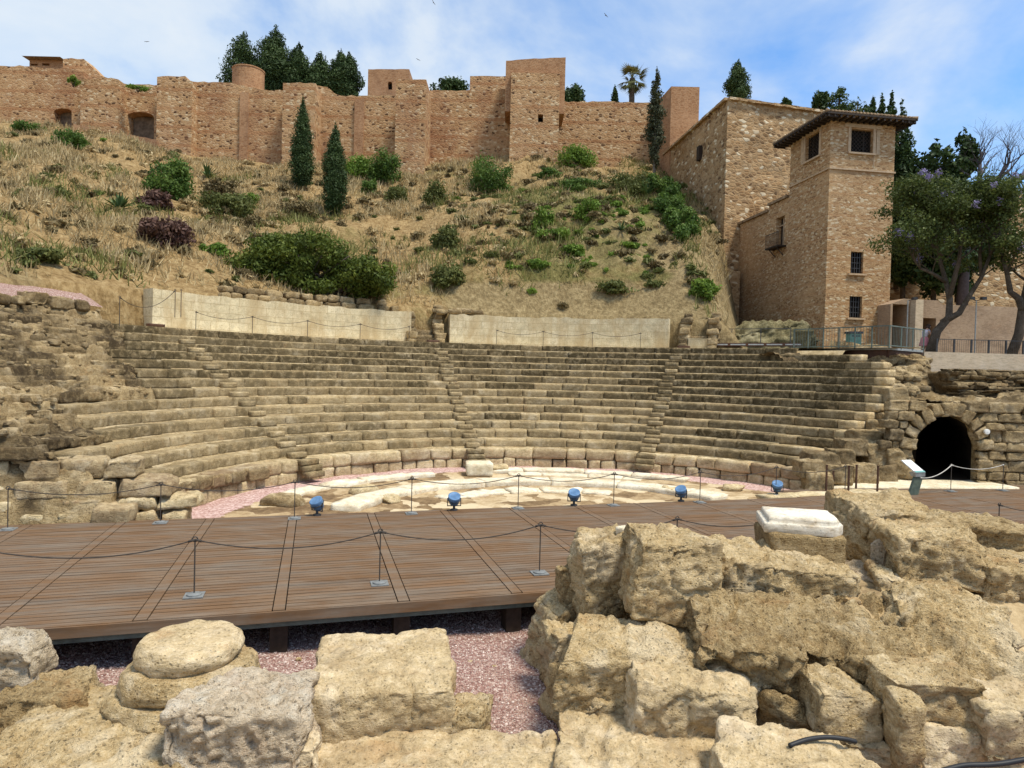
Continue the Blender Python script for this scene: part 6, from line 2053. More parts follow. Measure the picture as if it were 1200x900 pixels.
# ================================================================== WALKWAY AT THE RIGHT RIM
wk = thing('steel_walkway', 'steel viewing walkway with green railing over the right end of the seats', 'walkway', tuple(at(1042, 407, 28.7)))
o_ = Vector(wk.location)
wz = at(1042, 407, 28.7).z
Q = [at(930, 408, 32.4), at(1042, 407, 28.7), at(1082, 411, 30.6)]
for q in Q: q.z = wz
Qb = [q+Vector((.6, 3.2, 0)) for q in Q]; Qb[2] = Q[2]+Vector((-.6, 2.5, 0))
mb = MB()
V = [q-o_ for q in Q+Qb]
mb.add(V+[v-Vector((0, 0, .10)) for v in V], [(0, 1, 4, 3), (1, 2, 5, 4), (6, 9, 10, 7), (7, 10, 11, 8), (0, 6, 7, 1), (1, 7, 8, 2), (2, 8, 11, 5), (5, 11, 10, 4), (4, 10, 9, 3), (3, 9, 6, 0)])
mb.build('platform', M['steel'], wk)
mb = MB()
for (A, B) in ((Q[0], Q[1]), (Q[1], Q[2])):
    a = A+Vector((.0, .14, -.35))-o_; b_ = B+Vector((0, .14, -.35))-o_
    mb.bar(a, b_, .12, .5)
mb.build('steel_beam', M['cortan'], wk)
mb = MB(); mr = MB(); mg = MB()
for (A, B, n) in ((Q[0], Q[1], 6), (Q[1], Q[2], 3)):
    for i in range(n+1):
        if i == 0 and n == 3: continue
        p = A+(B-A)*(i/n)-o_
        MB().box(p+Vector((0, 0, .45)), (.05, .05, 1.0)).build('railing_post', M['greensteel'], wk)
    mr.bar(A-o_+Vector((0, 0, .93)), B-o_+Vector((0, 0, .93)), .05)
    mr.bar(A-o_+Vector((0, 0, .08)), B-o_+Vector((0, 0, .08)), .04)
    k = int((B-A).length/.13)
    for i in range(k):
        p = A+(B-A)*((i+.5)/k)-o_
        mg.box(p+Vector((0, 0, .5)), (.012, .012, .86))
mr.build('handrail', M['greensteel'], wk)
mg.build('bars', M['greensteel'], wk)
# low dark beam left of it
b0 = at(832, 404, 34.6); b1 = at(938, 404, 33.0)
lb = thing('low_walkway', 'low dark steel walkway edge with pale insets on the top seat at right', 'walkway', tuple(b0))
mb = MB(); mb.bar((0, 0, 0), b1-b0, .5, .16); mb.build('beam', M['cortan'], lb)
mb = MB()
for i in range(5):
    a = (b1-b0)*((i+.08)/5)+Vector((0, -.262, .0)); c_ = (b1-b0)*((i+.92)/5)+Vector((0, -.262, .0)); mb.bar(a, c_, .03, .06)
mb.build('inset', M['steel'], lb)
mb = MB()
for i in range(4):
    p = (b1-b0)*(i/3)+Vector((0, 1.2, 0)); mb.box(p+Vector((0, 0, .4)), (.03, .03, 1.0))
mb.bar(Vector((0, 1.2, .88)), (b1-b0)+Vector((0, 1.2, .88)), .03)
mb.build('handrail', M['iron'], lb)
# outcrop between bastion and tower foot
p = at(885, 408, 37.0)
rock('rock_outcrop', 'olive brown rock outcrop at the foot of the annex behind the low steel walkway', M['oliverock'], (p.x+.4, p.y, p.z-1.3), 4.4, 3.5, 2.6, rz=.1, tilt=(.05, -.2), seed=95, cell=.1, amp=.22, rnd=.3, jit=.14, strata=.08, cuts=5, crack=.1, cat='rock')
# green cabinet
p = at(1000, 405, 33.0)
cb_ = thing('cabinet', 'small green cabinet with a dark lid behind the walkway railing', 'cabinet', (p.x, p.y, wz))
M['cabgreen'] = plain_mat('cabinet_green', (.12, .22, .17), .5)
mb = MB(); mb.box((0, 0, .42), (.55, .45, .84)); mb.build('body', M['cabgreen'], cb_)
mb = MB(); mb.box((0, 0, .89), (.66, .55, .1)); mb.box((0, -.23, .72), (.4, .02, .05)); mb.build('lid', M['iron'], cb_)
# fence of dark posts above the retaining wall
fe = thing('railing', 'dark post and mesh railing on top of the beige retaining wall', 'railing', (rp0.x, rp0.y+.3, zrt+.02))
mb = MB(); mm = MB(); wm_ = MB()
for i in range(11):
    x_ = .75+i*.80
    MB().box((x_, 0, .45), (.05, .05, .95)).build('railing_post', M['iron'], fe)
    for j in range(8):
        if i < 10: wm_.box((x_+.1*j+.05, 0, .48), (.008, .008, .82))
mm.bar((.75, 0, .9), (8.8, 0, .9), .03); mm.bar((.75, 0, .1), (8.8, 0, .1), .025)
mm.build('handrail', M['iron'], fe); wm_.build('mesh_bars', M['iron'], fe)
# lamp posts
for px, y0, y1, Yd, lab in ((1062, 410, 352, 35.5, 'thin pale lamp post before the left dark doorway of the gate block'), (1142, 412, 352, 34.0, 'thin pale lamp post with a dark double head right of the forked tree')):
    p = at(px, y0, Yd); t_ = at(px, y1, Yd)
    lp = thing('lamp_post', lab, 'lamp post', (p.x, p.y, p.z-.2))
    mb = MB(); mb.tube([(0, 0, 0), (0, 0, t_.z-p.z+.2)], .03, 8); mb.build('pole', M['steel'], lp)
    mb = MB()
    for s_ in ((-1, 1) if px > 1100 else (1,)):
        mb.bar((0, 0, t_.z-p.z+.18), (s_*.22, -.05, t_.z-p.z+.26), .04); mb.box((s_*.3, -.08, t_.z-p.z+.3), (.22, .2, .14))
    mb.build('lamp_head', M['iron'], lp)

# ================================================================== PERSON
def skin_mesh(name, joints, edges, mat, parent=None, loc=None, root=0, sub=2):
    me = bpy.data.meshes.new(name)
    me.from_pydata([j[:3] for j in joints], edges, [])
    o = bpy.data.objects.new(name, me); C.objects.link(o)
    sk = o.modifiers.new('skin', 'SKIN'); sk.use_smooth_shade = True
    for i, j in enumerate(joints):
        v = me.skin_vertices[0].data[i]
        r = j[3] if hasattr(j[3], '__len__') else (j[3], j[3])
        v.radius = r; v.use_root = (i == root)
    ss = o.modifiers.new('sub', 'SUBSURF'); ss.levels = sub; ss.render_levels = sub
    dg = bpy.context.evaluated_depsgraph_get()
    m2 = bpy.data.meshes.new_from_object(o.evaluated_get(dg))
    bpy.data.objects.remove(o)
    m2.name = name
    a = m2.attributes.new('tone', 'FLOAT', 'POINT')
    return link(name, m2, mat, parent, loc)
M['skin'] = plain_mat('skin', (.50, .30, .21), .6, var=.05)
M['shirt'] = plain_mat('pale_shirt', (.58, .52, .56), .8, var=.15)
M['skirt'] = plain_mat('pink_skirt', (.52, .19, .21), .8, var=.2)
M['hair'] = plain_mat('brown_hair', (.05, .03, .02), .7)
p = at(1083, 411, 33.0)
S = .88
J = [(0, 0, .92*S, .115), (0, .0, 1.1*S, .10), (.03, -.02, 1.28*S, .13), (.07, -.03, 1.42*S, .06), (.12, -.04, 1.50*S, .055), (.17, -.05, 1.60*S, (.085, .1)), (.18, -.05, 1.69*S, .06),
     (.07, -.19, 1.38*S, .05), (.16, -.25, 1.15*S, .04), (.34, -.22, 1.2*S, .032), (.40, -.2, 1.22*S, .03),
     (.04, .15, 1.38*S, .05), (.2, .2, 1.17*S, .04), (.38, .1, 1.22*S, .032), (.44, .08, 1.24*S, .03),
     (.0, -.09, .82*S, .085), (.03, -.1, .48*S, .06), (.0, -.1, .08*S, .04), (.1, -.1, .03*S, .035),
     (.0, .09, .82*S, .085), (-.03, .1, .48*S, .06), (-.1, .1, .08*S, .04), (0, .1, .03*S, .035)]
E_ = [(0, 1), (1, 2), (2, 3), (3, 4), (4, 5), (5, 6), (2, 7), (7, 8), (8, 9), (9, 10), (2, 11), (11, 12), (12, 13), (13, 14), (0, 15), (15, 16), (16, 17), (17, 18), (0, 19), (19, 20), (20, 21), (21, 22)]
fz = 4.72
pe = skin_mesh('person', J, E_, M['skin'], loc=(p.x, p.y, fz))
pe['label'] = 'person in a pale shirt and pink skirt stooping forward beside the forked tree'; pe['category'] = 'person'
skin_mesh('shirt', [(0, 0, .98*S, .135), (0, 0, 1.12*S, .125), (.03, -.02, 1.30*S, .15), (.06, -.03, 1.39*S, .1), (.07, -.19, 1.37*S, .07), (.12, -.23, 1.25*S, .06), (.05, .15, 1.37*S, .07), (.13, .18, 1.25*S, .06)], [(0, 1), (1, 2), (2, 3), (2, 4), (4, 5), (2, 6), (6, 7)], M['shirt'], pe)
mb = MB(); mb.lathe((0, 0, 0), [(.24, .52*S), (.235, .55*S), (.19, .8*S), (.15, 1.0*S), (.13, 1.02*S)], 20); mb.build('skirt', M['skirt'], pe, smooth=True)
skin_mesh('hair', [(.14, -.05, 1.60*S, .085), (.15, -.05, 1.68*S, .095), (.19, -.05, 1.735*S, .06), (.1, -.05, 1.52*S, .05)], [(0, 1), (1, 2), (0, 3)], M['hair'], pe)

# ================================================================== PLANTS
def leafcloud(blobs, n, size, seed, aspect=1.7, shell=.45, droop=0.0, tonebias=.0, flat=0):
    "blobs: (x,y,z,rx,ry,rz). leaves as small quads spread through the blobs"
    rs = np.random.RandomState(seed)
    B = np.array(blobs, float)
    wv = (B[:, 3]*B[:, 4]*B[:, 5])**(2/3); wv /= wv.sum()
    bi = rs.choice(len(B), n, p=wv)
    d = rs.normal(size=(n, 3)); d /= np.linalg.norm(d, axis=1, keepdims=True)
    r = rs.rand(n)**shell
    r = r*(1+.25*fbm(d*2.2+bi[:, None]*3.1, 2, seed))
    Cc = B[bi, :3]+d*r[:, None]*B[bi, 3:]
    nrm = d*.9+rs.normal(size=(n, 3))*.7; nrm /= np.linalg.norm(nrm, axis=1, keepdims=True)
    up = rs.normal(size=(n, 3))+np.array([0, 0, .3-droop])
    t1 = np.cross(nrm, up); t1 /= np.maximum(np.linalg.norm(t1, axis=1, keepdims=True), 1e-6)
    t2 = np.cross(nrm, t1)
    sz = size*(.6+.8*rs.rand(n))
    a = t1*(sz*.5)[:, None]; b_ = t2*(sz*.5*aspect)[:, None]
    V = np.stack([Cc-b_, Cc+a*.9-b_*.1, Cc+b_, Cc-a*.9-b_*.1], 1).reshape(-1, 3)
    F = np.arange(n*4).reshape(n, 4)
    bt = rs.rand(len(B))
    tone = np.clip(.15+.45*bt[bi]+.4*rs.rand(n)+tonebias, 0, 1)
    return V, F, np.repeat(tone, 4)
def bushblobs(w_, d_, h_, m, seed, squash=1.0):
    rs = np.random.RandomState(seed); out = []
    for i in range(int(m*1.8)):
        a = rs.uniform(0, 2*PI); rr = rs.rand()**.5*.78
        x, y = math.cos(a)*rr*w_/2, math.sin(a)*rr*d_/2
        zc = h_*rs.uniform(.08, .80)*(1-.42*rr*rr)
        s = rs.uniform(.14, .25)
        out.append((x, y, zc, w_*s, d_*s, h_*s*1.15*squash))
    return out
def make_plant(name, label, cat, loc, blobs, n, size, mat, seed, stems=(), barkm='bark', group=None, **kw):
    o = thing(name, label, cat, loc, 0, group)
    V, F, T = leafcloud(blobs, int(n*2.6), size*.68, seed, **kw)
    link('foliage' if cat != 'tree' else 'crown', mesh_np('foliage', V, F, tone=T), M[mat], o)
    if stems:
        mb = MB()
        for pts, rad in stems: mb.tube(pts, rad, 7)
        mb.build('stem' if cat != 'tree' else 'trunk', M[barkm], o, smooth=True)
    return o
def hill_at(px, py, Yg=45):
    "walk the sight line to the hillside"
    d = ray(px, py); Ys = np.linspace(20, 75, 1400)
    Xs = d.x/d.y*Ys; Zs = CAMH+d.z/d.y*Ys
    H = hill(Xs, Ys)
    k = np.where(H > Zs)[0]
    k = k[0] if len(k) else 900
    return Vector((Xs[k], Ys[k], H[k]))
def bush(px, ytop, ybot, wpx, mat, label, seed, n=1800, size=.17, m=16, name='bush', cat='bush', depth=.8, Y=None, **kw):
    p = hill_at(px, ybot) if Y is None else at(px, ybot, Y)
    h_ = (ybot-ytop)/FPX*p.y; w_ = wpx/FPX*p.y
    d_ = w_*depth
    p = p+Vector((0, d_*.15, -.1))
    rs = random.Random(seed)
    st = [([(0, 0, -.2), (rs.uniform(-.2, .2)*w_, rs.uniform(-.1, .1)*d_, h_*.3), (rs.uniform(-.35, .35)*w_, rs.uniform(-.2, .2)*d_, h_*.65)], [.05, .035, .012]) for _ in range(4)]
    return make_plant(name, label, cat, tuple(p), bushblobs(w_, d_, h_, m, seed), n, size, mat, seed, st, **kw)
bush(192, 172, 226, 60, 'deep', 'bright green bushy shrub below the arched gate, tallest on the left slope', 1, 2600)
bush(178, 219, 243, 50, 'red', 'low brown wiry shrub just below the bright green shrub at left', 2, 1500)
bush(188, 243, 288, 70, 'red', 'dark reddish shrub low on the left slope', 3, 2600)
bush(258, 203, 232, 42, 'dry', 'brownish shrub right of the tall green shrub on the left slope', 4, 1300)
bush(262, 219, 250, 66, 'olive', 'spreading olive shrub below the brownish one at left', 5, 1800)
bush(290, 222, 240, 28, 'bright', 'small light green patch right of the spreading olive shrub', 6, 500)
bush(80, 148, 172, 40, 'deep', 'dark green rounded shrub under the small arched door', 7, 1400)
bush(32, 139, 155, 42, 'deep', 'low green shrub at the far left under the fortress wall', 8, 900)
bush(418, 174, 210, 40, 'bright', 'light green shrub between the cypresses and the fortress tower', 9, 1500)
bush(450, 168, 217, 42, 'deep', 'dark green upright shrub in front of the fortress tower', 10, 2200)
bush(463, 210, 240, 30, 'olive', 'olive shrub below the dark upright shrub', 11, 900)
bush(574, 172, 228, 56, 'deep', 'round green bush alone in front of the fortress wall at the centre', 12, 3000, size=.15, m=26)
bush(672, 165, 194, 56, 'bright', 'leafy light green bush climbing the wall foot right of the square keep', 13, 1800)
bush(680, 203, 224, 52, 'deep', 'low green bush right of centre below the climbing one', 14, 1100)
bush(643, 193, 208, 28, 'deep', 'small dark bush at the foot of the square keep', 15, 600)
bush(738, 194, 227, 54, 'olive', 'olive green bush near the tall thin tree', 16, 1500)
bush(522, 260, 290, 36, 'olive', 'olive bush in the middle of the hillside', 17, 1000)
bush(525, 302, 338, 42, 'olive', 'olive bush just above the stone patch by the central stairway', 18, 1200)
bush(508, 205, 240, 28, 'olive', 'thin olive bush left of the round green bush', 19, 800)
bush(350, 229, 256, 46, 'dry', 'dry brown bush between the two cypresses and the big dark bush', 20, 1200)
bush(432, 206, 228, 22, 'deep', 'small green bush just right of the shorter cypress', 21, 600)
bush(825, 322, 348, 34, 'bright', 'green bush at the foot of the bastion', 22, 1000)
bush(250, 280, 297, 34, 'bright', 'small light green bush left of the big dark bush', 23, 600)
bush(40, 285, 305, 60, 'olive', 'low grassy green growth at the far left of the slope', 24, 1000)
bush(300, 250, 268, 40, 'dry', 'dry scrub above the left end of the big dark bush', 26, 800)
bush(720, 325, 342, 46, 'olive', 'low green tuft near the right end of the slope foot', 28, 800)
# creeping light green plants on the rocky slope
for i_, (px, yt_, yb_, w_, lb) in enumerate(((690, 226, 258, 34, 'light green creeper, upper right one on the rocky slope'), (650, 262, 280, 44, 'light green creeper trailing across the rocky slope'), (636, 236, 268, 26, 'light green creeper, left one on the rocky slope'),
                                             (672, 282, 300, 26, 'light green creeper, lowest on the rocky slope'), (628, 300, 316, 24, 'small light green creeper above the right cream wall'))):
    bush(px, yt_, yb_, w_, 'bright', lb, 40+i_, 700, size=.15, depth=.6, name='creeper', cat='creeping plant', group='creepers on the rocky slope')
# big dark bush, dense crown with deep shade beneath
p = hill_at(352, 345); 
bp = Vector((p.x, p.y+1.2, p.z-.1)); k_ = p.y/FPX
bl = []
rs = np.random.RandomState(50)
for i_ in range(110):
    fx = rs.uniform(-1, 1); x_ = fx*86*k_
    top = (88-22*max(0, fx*.9)-24*fx*fx)*k_
    zc = rs.uniform(.12, .86)*top; s = rs.uniform(10, 18)*k_
    bl.append((x_, rs.uniform(-1.2, 1.6), zc, s*1.15, s, s*.85))
for i_ in range(16):
    bl.append((rs.uniform(60, 100)*k_, rs.uniform(-1, 1), rs.uniform(14, 40)*k_, 13*k_, 13*k_, 11*k_))
st = [([(rs.uniform(-50, 60)*k_, rs.uniform(-.3, .5), -.3), (rs.uniform(-60, 70)*k_, 0, 20*k_), (rs.uniform(-80, 90)*k_, rs.uniform(-.8, .8), 50*k_)], [.11, .07, .03]) for _ in range(14)]
make_plant('large_bush', 'big spreading dark green bush above the boulder wall, largest on the hill', 'bush', tuple(bp), bl, 17000, .16, 'deepbig' if 'deepbig' in M else 'deep', 51, st)
# ivy draping at the bastion foot
bl = []
for i_ in range(32):
    f = i_/31
    q = hill_at(772+34*f+rs.uniform(-13, 13), 220+64*f)
    bl.append((q.x, q.y-.1, q.z+.35+rs.uniform(0, .5), .5, .45, .5))
A0_ = bl[20][:3]
make_plant('ivy', 'dark green ivy draped down the foot of the bastion wall', 'ivy', A0_, [(b_[0]-A0_[0], b_[1]-A0_[1], b_[2]-A0_[2], *b_[3:]) for b_ in bl], 4500, .17, 'deep', 53, droop=1.0)
# agaves
def agave(px, ybot, hpx, label, seed):
    p = hill_at(px, ybot); h_ = hpx/FPX*p.y
    o = thing('agave', label, 'agave', tuple(p), 0, 'agaves on the hill')
    mb = MB(); rs = random.Random(seed)
    for i in range(26):
        a = rs.uniform(0, 2*PI); el = rs.uniform(.25, 1.4); L_ = h_*rs.uniform(.8, 1.1)
        d_ = Vector((math.cos(a)*math.cos(el), math.sin(a)*math.cos(el), math.sin(el)))
        s_ = Vector((-math.sin(a), math.cos(a), 0))*h_*.07
        b0_, m0, t0 = Vector((0, 0, 0)), d_*L_*.5, d_*L_+Vector((0, 0, -.08*h_))
        mb.add([b0_-s_*.7, b0_+s_*.7, m0+s_, t0, m0-s_], [(0, 1, 2, 4), (4, 2, 3)], rs.random())
    mb.build('leaves', M['agave'], o)
agave(243, 208, 18, 'spiky agave above the brownish shrub at left', 1)
agave(140, 246, 24, 'spiky agave alone on the left slope', 2)
agave(757, 230, 22, 'spiky agave at the foot of the tall thin tree', 3)
agave(728, 272, 14, 'pale agave on the rocky slope at right', 4)
# ---- trees
def cypress_blobs(h_, w_, seed, pointed=1.0, base=0.02, lump=.12):
    rs = np.random.RandomState(seed); out = []; n = max(14, int(h_/w_*9))
    for i in range(n):
        f = (i+.5)/n
        prof = (min(1, f/.10)**.4)*(1-max(0, (f-.3)/.7)**(1.9))*pointed+(1-pointed)*math.sin(PI*min(1, .12+f*.85))
        prof = max(prof, .07)
        r = w_/2*prof
        a = rs.uniform(0, 2*PI)
        out.append((math.cos(a)*r*lump*2.5, math.sin(a)*r*lump*2.5, h_*(base+(1-base)*f), r*rs.uniform(.85, 1.05), r*rs.uniform(.85, 1.05), h_/n*1.5+r*.3))
    return out
def cypress(px, ytop, ybot, wpx, label, seed, Y=None, mat='cypress', n=3500, size=.16, pointed=1.0, name='cypress_tree', group=None, lump=.12, base=.03, trunk=True):
    p = hill_at(px, ybot) if Y is None else at(px, ybot, Y)
    h_ = at(px, ytop, p.y).z-p.z; w_ = wpx/FPX*p.y
    bl = cypress_blobs(h_, w_, seed, pointed, base, lump)
    st = [([(0, 0, -.5), (0, 0, h_*.5), (0, 0, h_*.9)], [.16, .1, .02])]
    return make_plant(name, label, 'tree', tuple(p), bl, n, size, mat, seed, st, group=group, shell=.3)
cypress(353, 114, 222, 27, 'tall slim dark cypress on the hill, left and taller of the pair', 61, n=8000, size=.11, lump=.07)
cypress(391, 146, 252, 30, 'blunt topped cypress on the hill, right one of the pair', 62, n=8000, size=.11, pointed=.6, lump=.06)
G = 'trees behind the fortress wall'
DB = 74
for (x, y0, w_, pt, lb, n_) in ((285, 43, 42, 0.0, 'round topped dark tree behind the wall turret', 3000), (321, 35, 42, .3, 'tallest dark cypress behind the fortress wall', 3800), (349, 52, 30, .7, 'dark cypress right of the tallest one behind the wall', 2500),
                                (374, 65, 30, .3, 'shorter dark cypress in the middle of the group behind the wall', 2300), (398, 61, 27, .4, 'broad dark cypress near the right end of the group behind the wall', 2300), (408, 63, 26, .4, 'last dark cypress on the right of the group behind the wall', 2200)):
    cypress(x, y0, 125, w_*1.15, lb, int(x), Y=DB, n=int(n_*2.2), size=.2, pointed=pt, group=G, name='cypress_tree' if x > 300 else 'dark_tree', lump=.12)
def roundtree(px, ytop, ybot, wpx, label, seed, Y, mat='cypress', n=1500, size=.28, name='pine_tree', m=14, group=G):
    p = at(px, ybot, Y); h_ = (ybot-ytop)/FPX*Y; w_ = wpx/FPX*Y
    return make_plant(name, label, 'tree', tuple(p), bushblobs(w_, w_*.8, h_, m, seed), n, size, mat, seed, [([(0, 0, -1), (0, 0, h_*.6)], [.15, .06])], group=group)
roundtree(526, 88, 120, 46, 'flat rounded dark tree left of the square keep', 71, DB)
roundtree(671, 96, 130, 30, 'dark rounded tree peeping right of the square keep', 72, DB)
cypress(720, 100, 128, 8, 'thin small cypress left of the palm', 73, Y=70, n=500, size=.2, group=G)
cypress(864, 72, 122, 26, 'neat conical cypress standing above the bastion corner', 74, Y=60, n=3600, size=.16, pointed=.6, group='trees behind the bastion', lump=.12)
roundtree(921, 114, 130, 14, 'small dark treetop above the bastion right of the conical cypress', 75, 60, n=300, m=6, group='trees behind the bastion')
roundtree(959, 104, 134, 20, 'small round dark treetop just left of the tiled roof', 76, 60, n=700, m=8, group='trees behind the bastion')
cypress(983, 100, 140, 18, 'ragged treetop behind the tiled roof peak', 77, Y=58, n=500, size=.22, group='trees behind the bastion', lump=.35)
cypress(1004, 116, 150, 22, 'feathery treetop behind the tiled roof', 78, Y=58, n=420, size=.22, group='trees behind the bastion', lump=.4)
for i_, (x, y0, w_, lb) in enumerate(((1019, 112, 15, 'left spire of the dark trees behind the tiled roof'), (1029, 109, 14, 'second spire of the dark trees behind the tiled roof'), (1040, 108, 16, 'third spire of the dark trees behind the tiled roof'), (1050, 116, 22, 'dark cypress rising directly behind the right eave of the tiled roof'))):
    cypress(x, y0, 330 if i_ == 3 else 260, w_*1.35, lb, 80+i_, Y=43.6+i_*.2, n=2600, size=.2, pointed=.6, group='dark trees behind the tiled tower', lump=.15)
cypress(1058, 150, 340, 30, 'lower dark cypress hugging the right side of the tiled tower', 85, Y=42.8, n=4000, size=.22, pointed=.3, group='dark trees behind the tiled tower', lump=.3)
cypress(1094, 168, 345, 58, 'dark slanting evergreen between the tower and the jacaranda crown', 86, Y=42.2, n=6500, size=.26, pointed=.1, group='dark trees behind the tiled tower', lump=.35)
cypress(1122, 156, 345, 50, 'taller dark evergreen standing above the jacaranda crown', 87, Y=42.6, n=7500, size=.26, pointed=.25, group='dark trees behind the tiled tower', lump=.3)
roundtree(-2, 74, 96, 14, 'small leafy treetop at the left edge of the fortress wall', 88, 66, mat='deep', n=250, m=5)
# palm
p = at(740, 130, 68); h_ = at(740, 92, 68).z-p.z
pm = thing('palm_tree', 'fan palm with ragged crown behind the fortress wall', 'palm', tuple(p))
mb = MB(); mb.tube([(0, 0, -1), (0, 0, h_)], [.3, .26], 10); mb.build('trunk', M['bark'], pm)
mb = MB(); rs = random.Random(5)
for i in range(46):
    a = rs.uniform(0, 2*PI); el = rs.uniform(-.9, 1.3); L_ = rs.uniform(1.2, 1.9)
    d_ = Vector((math.cos(a)*math.cos(el), math.sin(a)*math.cos(el), math.sin(el)))
    c0 = Vector((0, 0, h_)); c1 = c0+d_*L_*.55
    sx_ = d_.cross(Vector((0, 0, 1))).normalized(); up_ = sx_.cross(d_)
    tn_ = .15+.7*max(0, (el+.9)/2.2)*rs.random()+.1
    for j in range(9):
        f = (j/8-.5)*2.0
        tip = c1+(d_*math.cos(f)+sx_*math.sin(f))*L_*.55+Vector((0, 0, -.12-.18*abs(f)))
        w0 = (sx_*math.cos(f)-d_*math.sin(f))*.05
        mb.add([c1-w0*.4, c1+w0*.4, (c1+tip)/2+w0, tip, (c1+tip)/2-w0], [(0, 1, 2, 4), (4, 2, 3)], tn_)
    mb.add([c0-sx_*.02, c0+sx_*.02, c1+sx_*.02, c1-sx_*.02], [(0, 1, 2, 3)], .4)
for i in range(40):
    a = rs.uniform(0, 2*PI); r_ = rs.uniform(.2, .5)
    q = Vector((math.cos(a)*r_, math.sin(a)*r_, h_-rs.uniform(.1, 1.3)))
    mb.add([q, q+Vector((.1, 0, 0)), q+Vector((.12*math.cos(a), .12*math.sin(a), -.6))], [(0, 1, 2)], 0.0)
mb.build('crown', M['palm'], pm)
# tall thin tree by the red tower
p = hill_at(766, 214); h_ = at(766, 84, p.y).z-p.z
bl = []; rs_n = np.random.RandomState(6)
for i in range(34):
    f = i/33; r = (.95 if f < .5 else .95*(1-(f-.5)/.5)**.8+.12)*(min(1, .45+f*2.2))
    bl.append((rs_n.uniform(-.45, .45)*r, rs_n.uniform(-.4, .4)*r, h_*(.17+.83*f), r*.62, r*.62, .5))
make_plant('slim_tree', 'tall thin grey green tree with a pale trunk beside the reddish brick tower', 'tree', tuple(p), bl, 2600, .16, 'olive_dark', 91, [([(0, 0, -.4), (.05, 0, h_*.3), (0, 0, h_*.9)], [.16, .12, .03])], 'barkgrey') if 'olive_dark' in M else None

# ---- jacarandas: real branching limbs
def branch_tree(base, name, label, seed, stems, levels, leafn, leafsize, mat, flowers=0, barkm='bark', leafon=1.0, spread=.6, blob=.55, llen=(.5, .75), gl=1.0):
    rs = random.Random(seed)
    o = thing(name, label, 'tree', tuple(base))
    mb = MB(); tips = []
    def grow(p, d, L_, r, lev):
        n = 4; pts = [p]; rad = [r]; q = p.copy(); dd = d.copy()
        for i in range(n):
            dd = (dd+Vector((rs.uniform(-.18, .18), rs.uniform(-.18, .18), rs.uniform(-.1, .16)))).normalized()
            q = q+dd*(L_/n); pts.append(q.copy()); rad.append(r*(1-.38*(i+1)/n))
        mb.tube(pts, rad, 8 if lev < 2 else 5, tone=0)
        if lev >= levels-2:
            tips.append((q.copy(), lev)); 
            if lev >= levels-1: tips.append((pts[2], lev))
        if lev < levels:
            k = 2 if rs.random() < .45 else 3
            for i in range(k):
                ax = Vector((rs.uniform(-1, 1), rs.uniform(-1, 1), rs.uniform(-.5, .6)))
                nd_ = (dd+ax*spread).normalized()
                grow(pts[-1] if i < 2 else pts[-2], nd_, L_*rs.uniform(*llen)+.1, rad[-1]*rs.uniform(.62, .8), lev+1)
    for (pts, rad) in stems:
        mb.tube(pts, rad, 10)
        d = (pts[-1]-pts[-2]).normalized()
        for i in range(3):
            ax = Vector((rs.uniform(-1, 1), rs.uniform(-1, 1), rs.uniform(-.1, .6)))
            grow(pts[-1], (d+ax*.6).normalized(), rs.uniform(.85, 1.25)*gl, rad[-1]*.75, 1)
        for i in range(2):
            ax = Vector((rs.uniform(-1, 1), rs.uniform(-1, 1), rs.uniform(.0, .6)))
            grow(pts[-2], (d*.4+ax).normalized(), rs.uniform(.75, 1.1)*gl, rad[-1]*.55, 2)
    mb.build('trunk', M[barkm], o, smooth=True)
    if leafn:
        bl = [(t[0].x, t[0].y, t[0].z, blob*rs.uniform(.7, 1.3), blob*rs.uniform(.7, 1.3), blob*rs.uniform(.45, .8)) for t in tips if rs.random() < leafon]
        V, F, T = leafcloud(bl, leafn, leafsize, seed, shell=.5)
        link('crown', mesh_np('crown', V, F, tone=T), M[mat], o)
        if flowers:
            bl2 = [rs.choice(bl) for _ in range(26)]
            bl2 = [(b_[0], b_[1]-.2, b_[2]+.1, .2, .2, .22) for b_ in bl2]
            V, F, T = leafcloud(bl2, flowers, .07, seed+1)
            link('blossom', mesh_np('blossom', V, F, tone=T), M['flower'], o)
    return o, tips
jb = at(1088, 410, 32.6); jb.z = 4.7
def rel(px, py, Y): return at(px, py, Y)-jb
s1 = [Vector((0, 0, -.2)), rel(1098, 388, 32.6), rel(1112, 372, 32.6)]
branch_tree(jb, 'jacaranda_tree', 'forked jacaranda tree with green crown and mauve blossom right of the tiled tower', 7,
            [(s1+[rel(1113, 350, 32.7), rel(1108, 328, 32.9), rel(1102, 308, 33), rel(1099, 292, 33.2)], [.24, .2, .17, .14, .11, .09, .07]),
             ([rel(1112, 350, 32.7), rel(1120, 320, 32.6), rel(1124, 305, 32.4), rel(1126, 284, 32.3)], [.13, .11, .09, .07]),
             ([rel(1104, 378, 32.6), rel(1124, 367, 32.5), rel(1134, 350, 32.4), rel(1150, 325, 32.3), rel(1160, 300, 32.2)], [.16, .14, .11, .09, .07]),
             ([rel(1108, 330, 32.8), rel(1092, 320, 32.6), rel(1078, 314, 32.5)], [.1, .08, .06]),
             ([rel(1104, 300, 32.9), rel(1094, 290, 32.8), rel(1088, 274, 32.8)], [.09, .07, .05]),
             ([rel(1150, 325, 32.3), rel(1148, 296, 32.6), rel(1152, 272, 32.6)], [.09, .07, .05])],
            4, 26000, .08, 'jaca', flowers=1300, barkm='bark', leafon=.72, spread=.95, blob=.55)
jb2 = at(1183, 414, 31.6); jb2.z = 4.7
def rel2(px, py, Y): return at(px, py, Y)-jb2
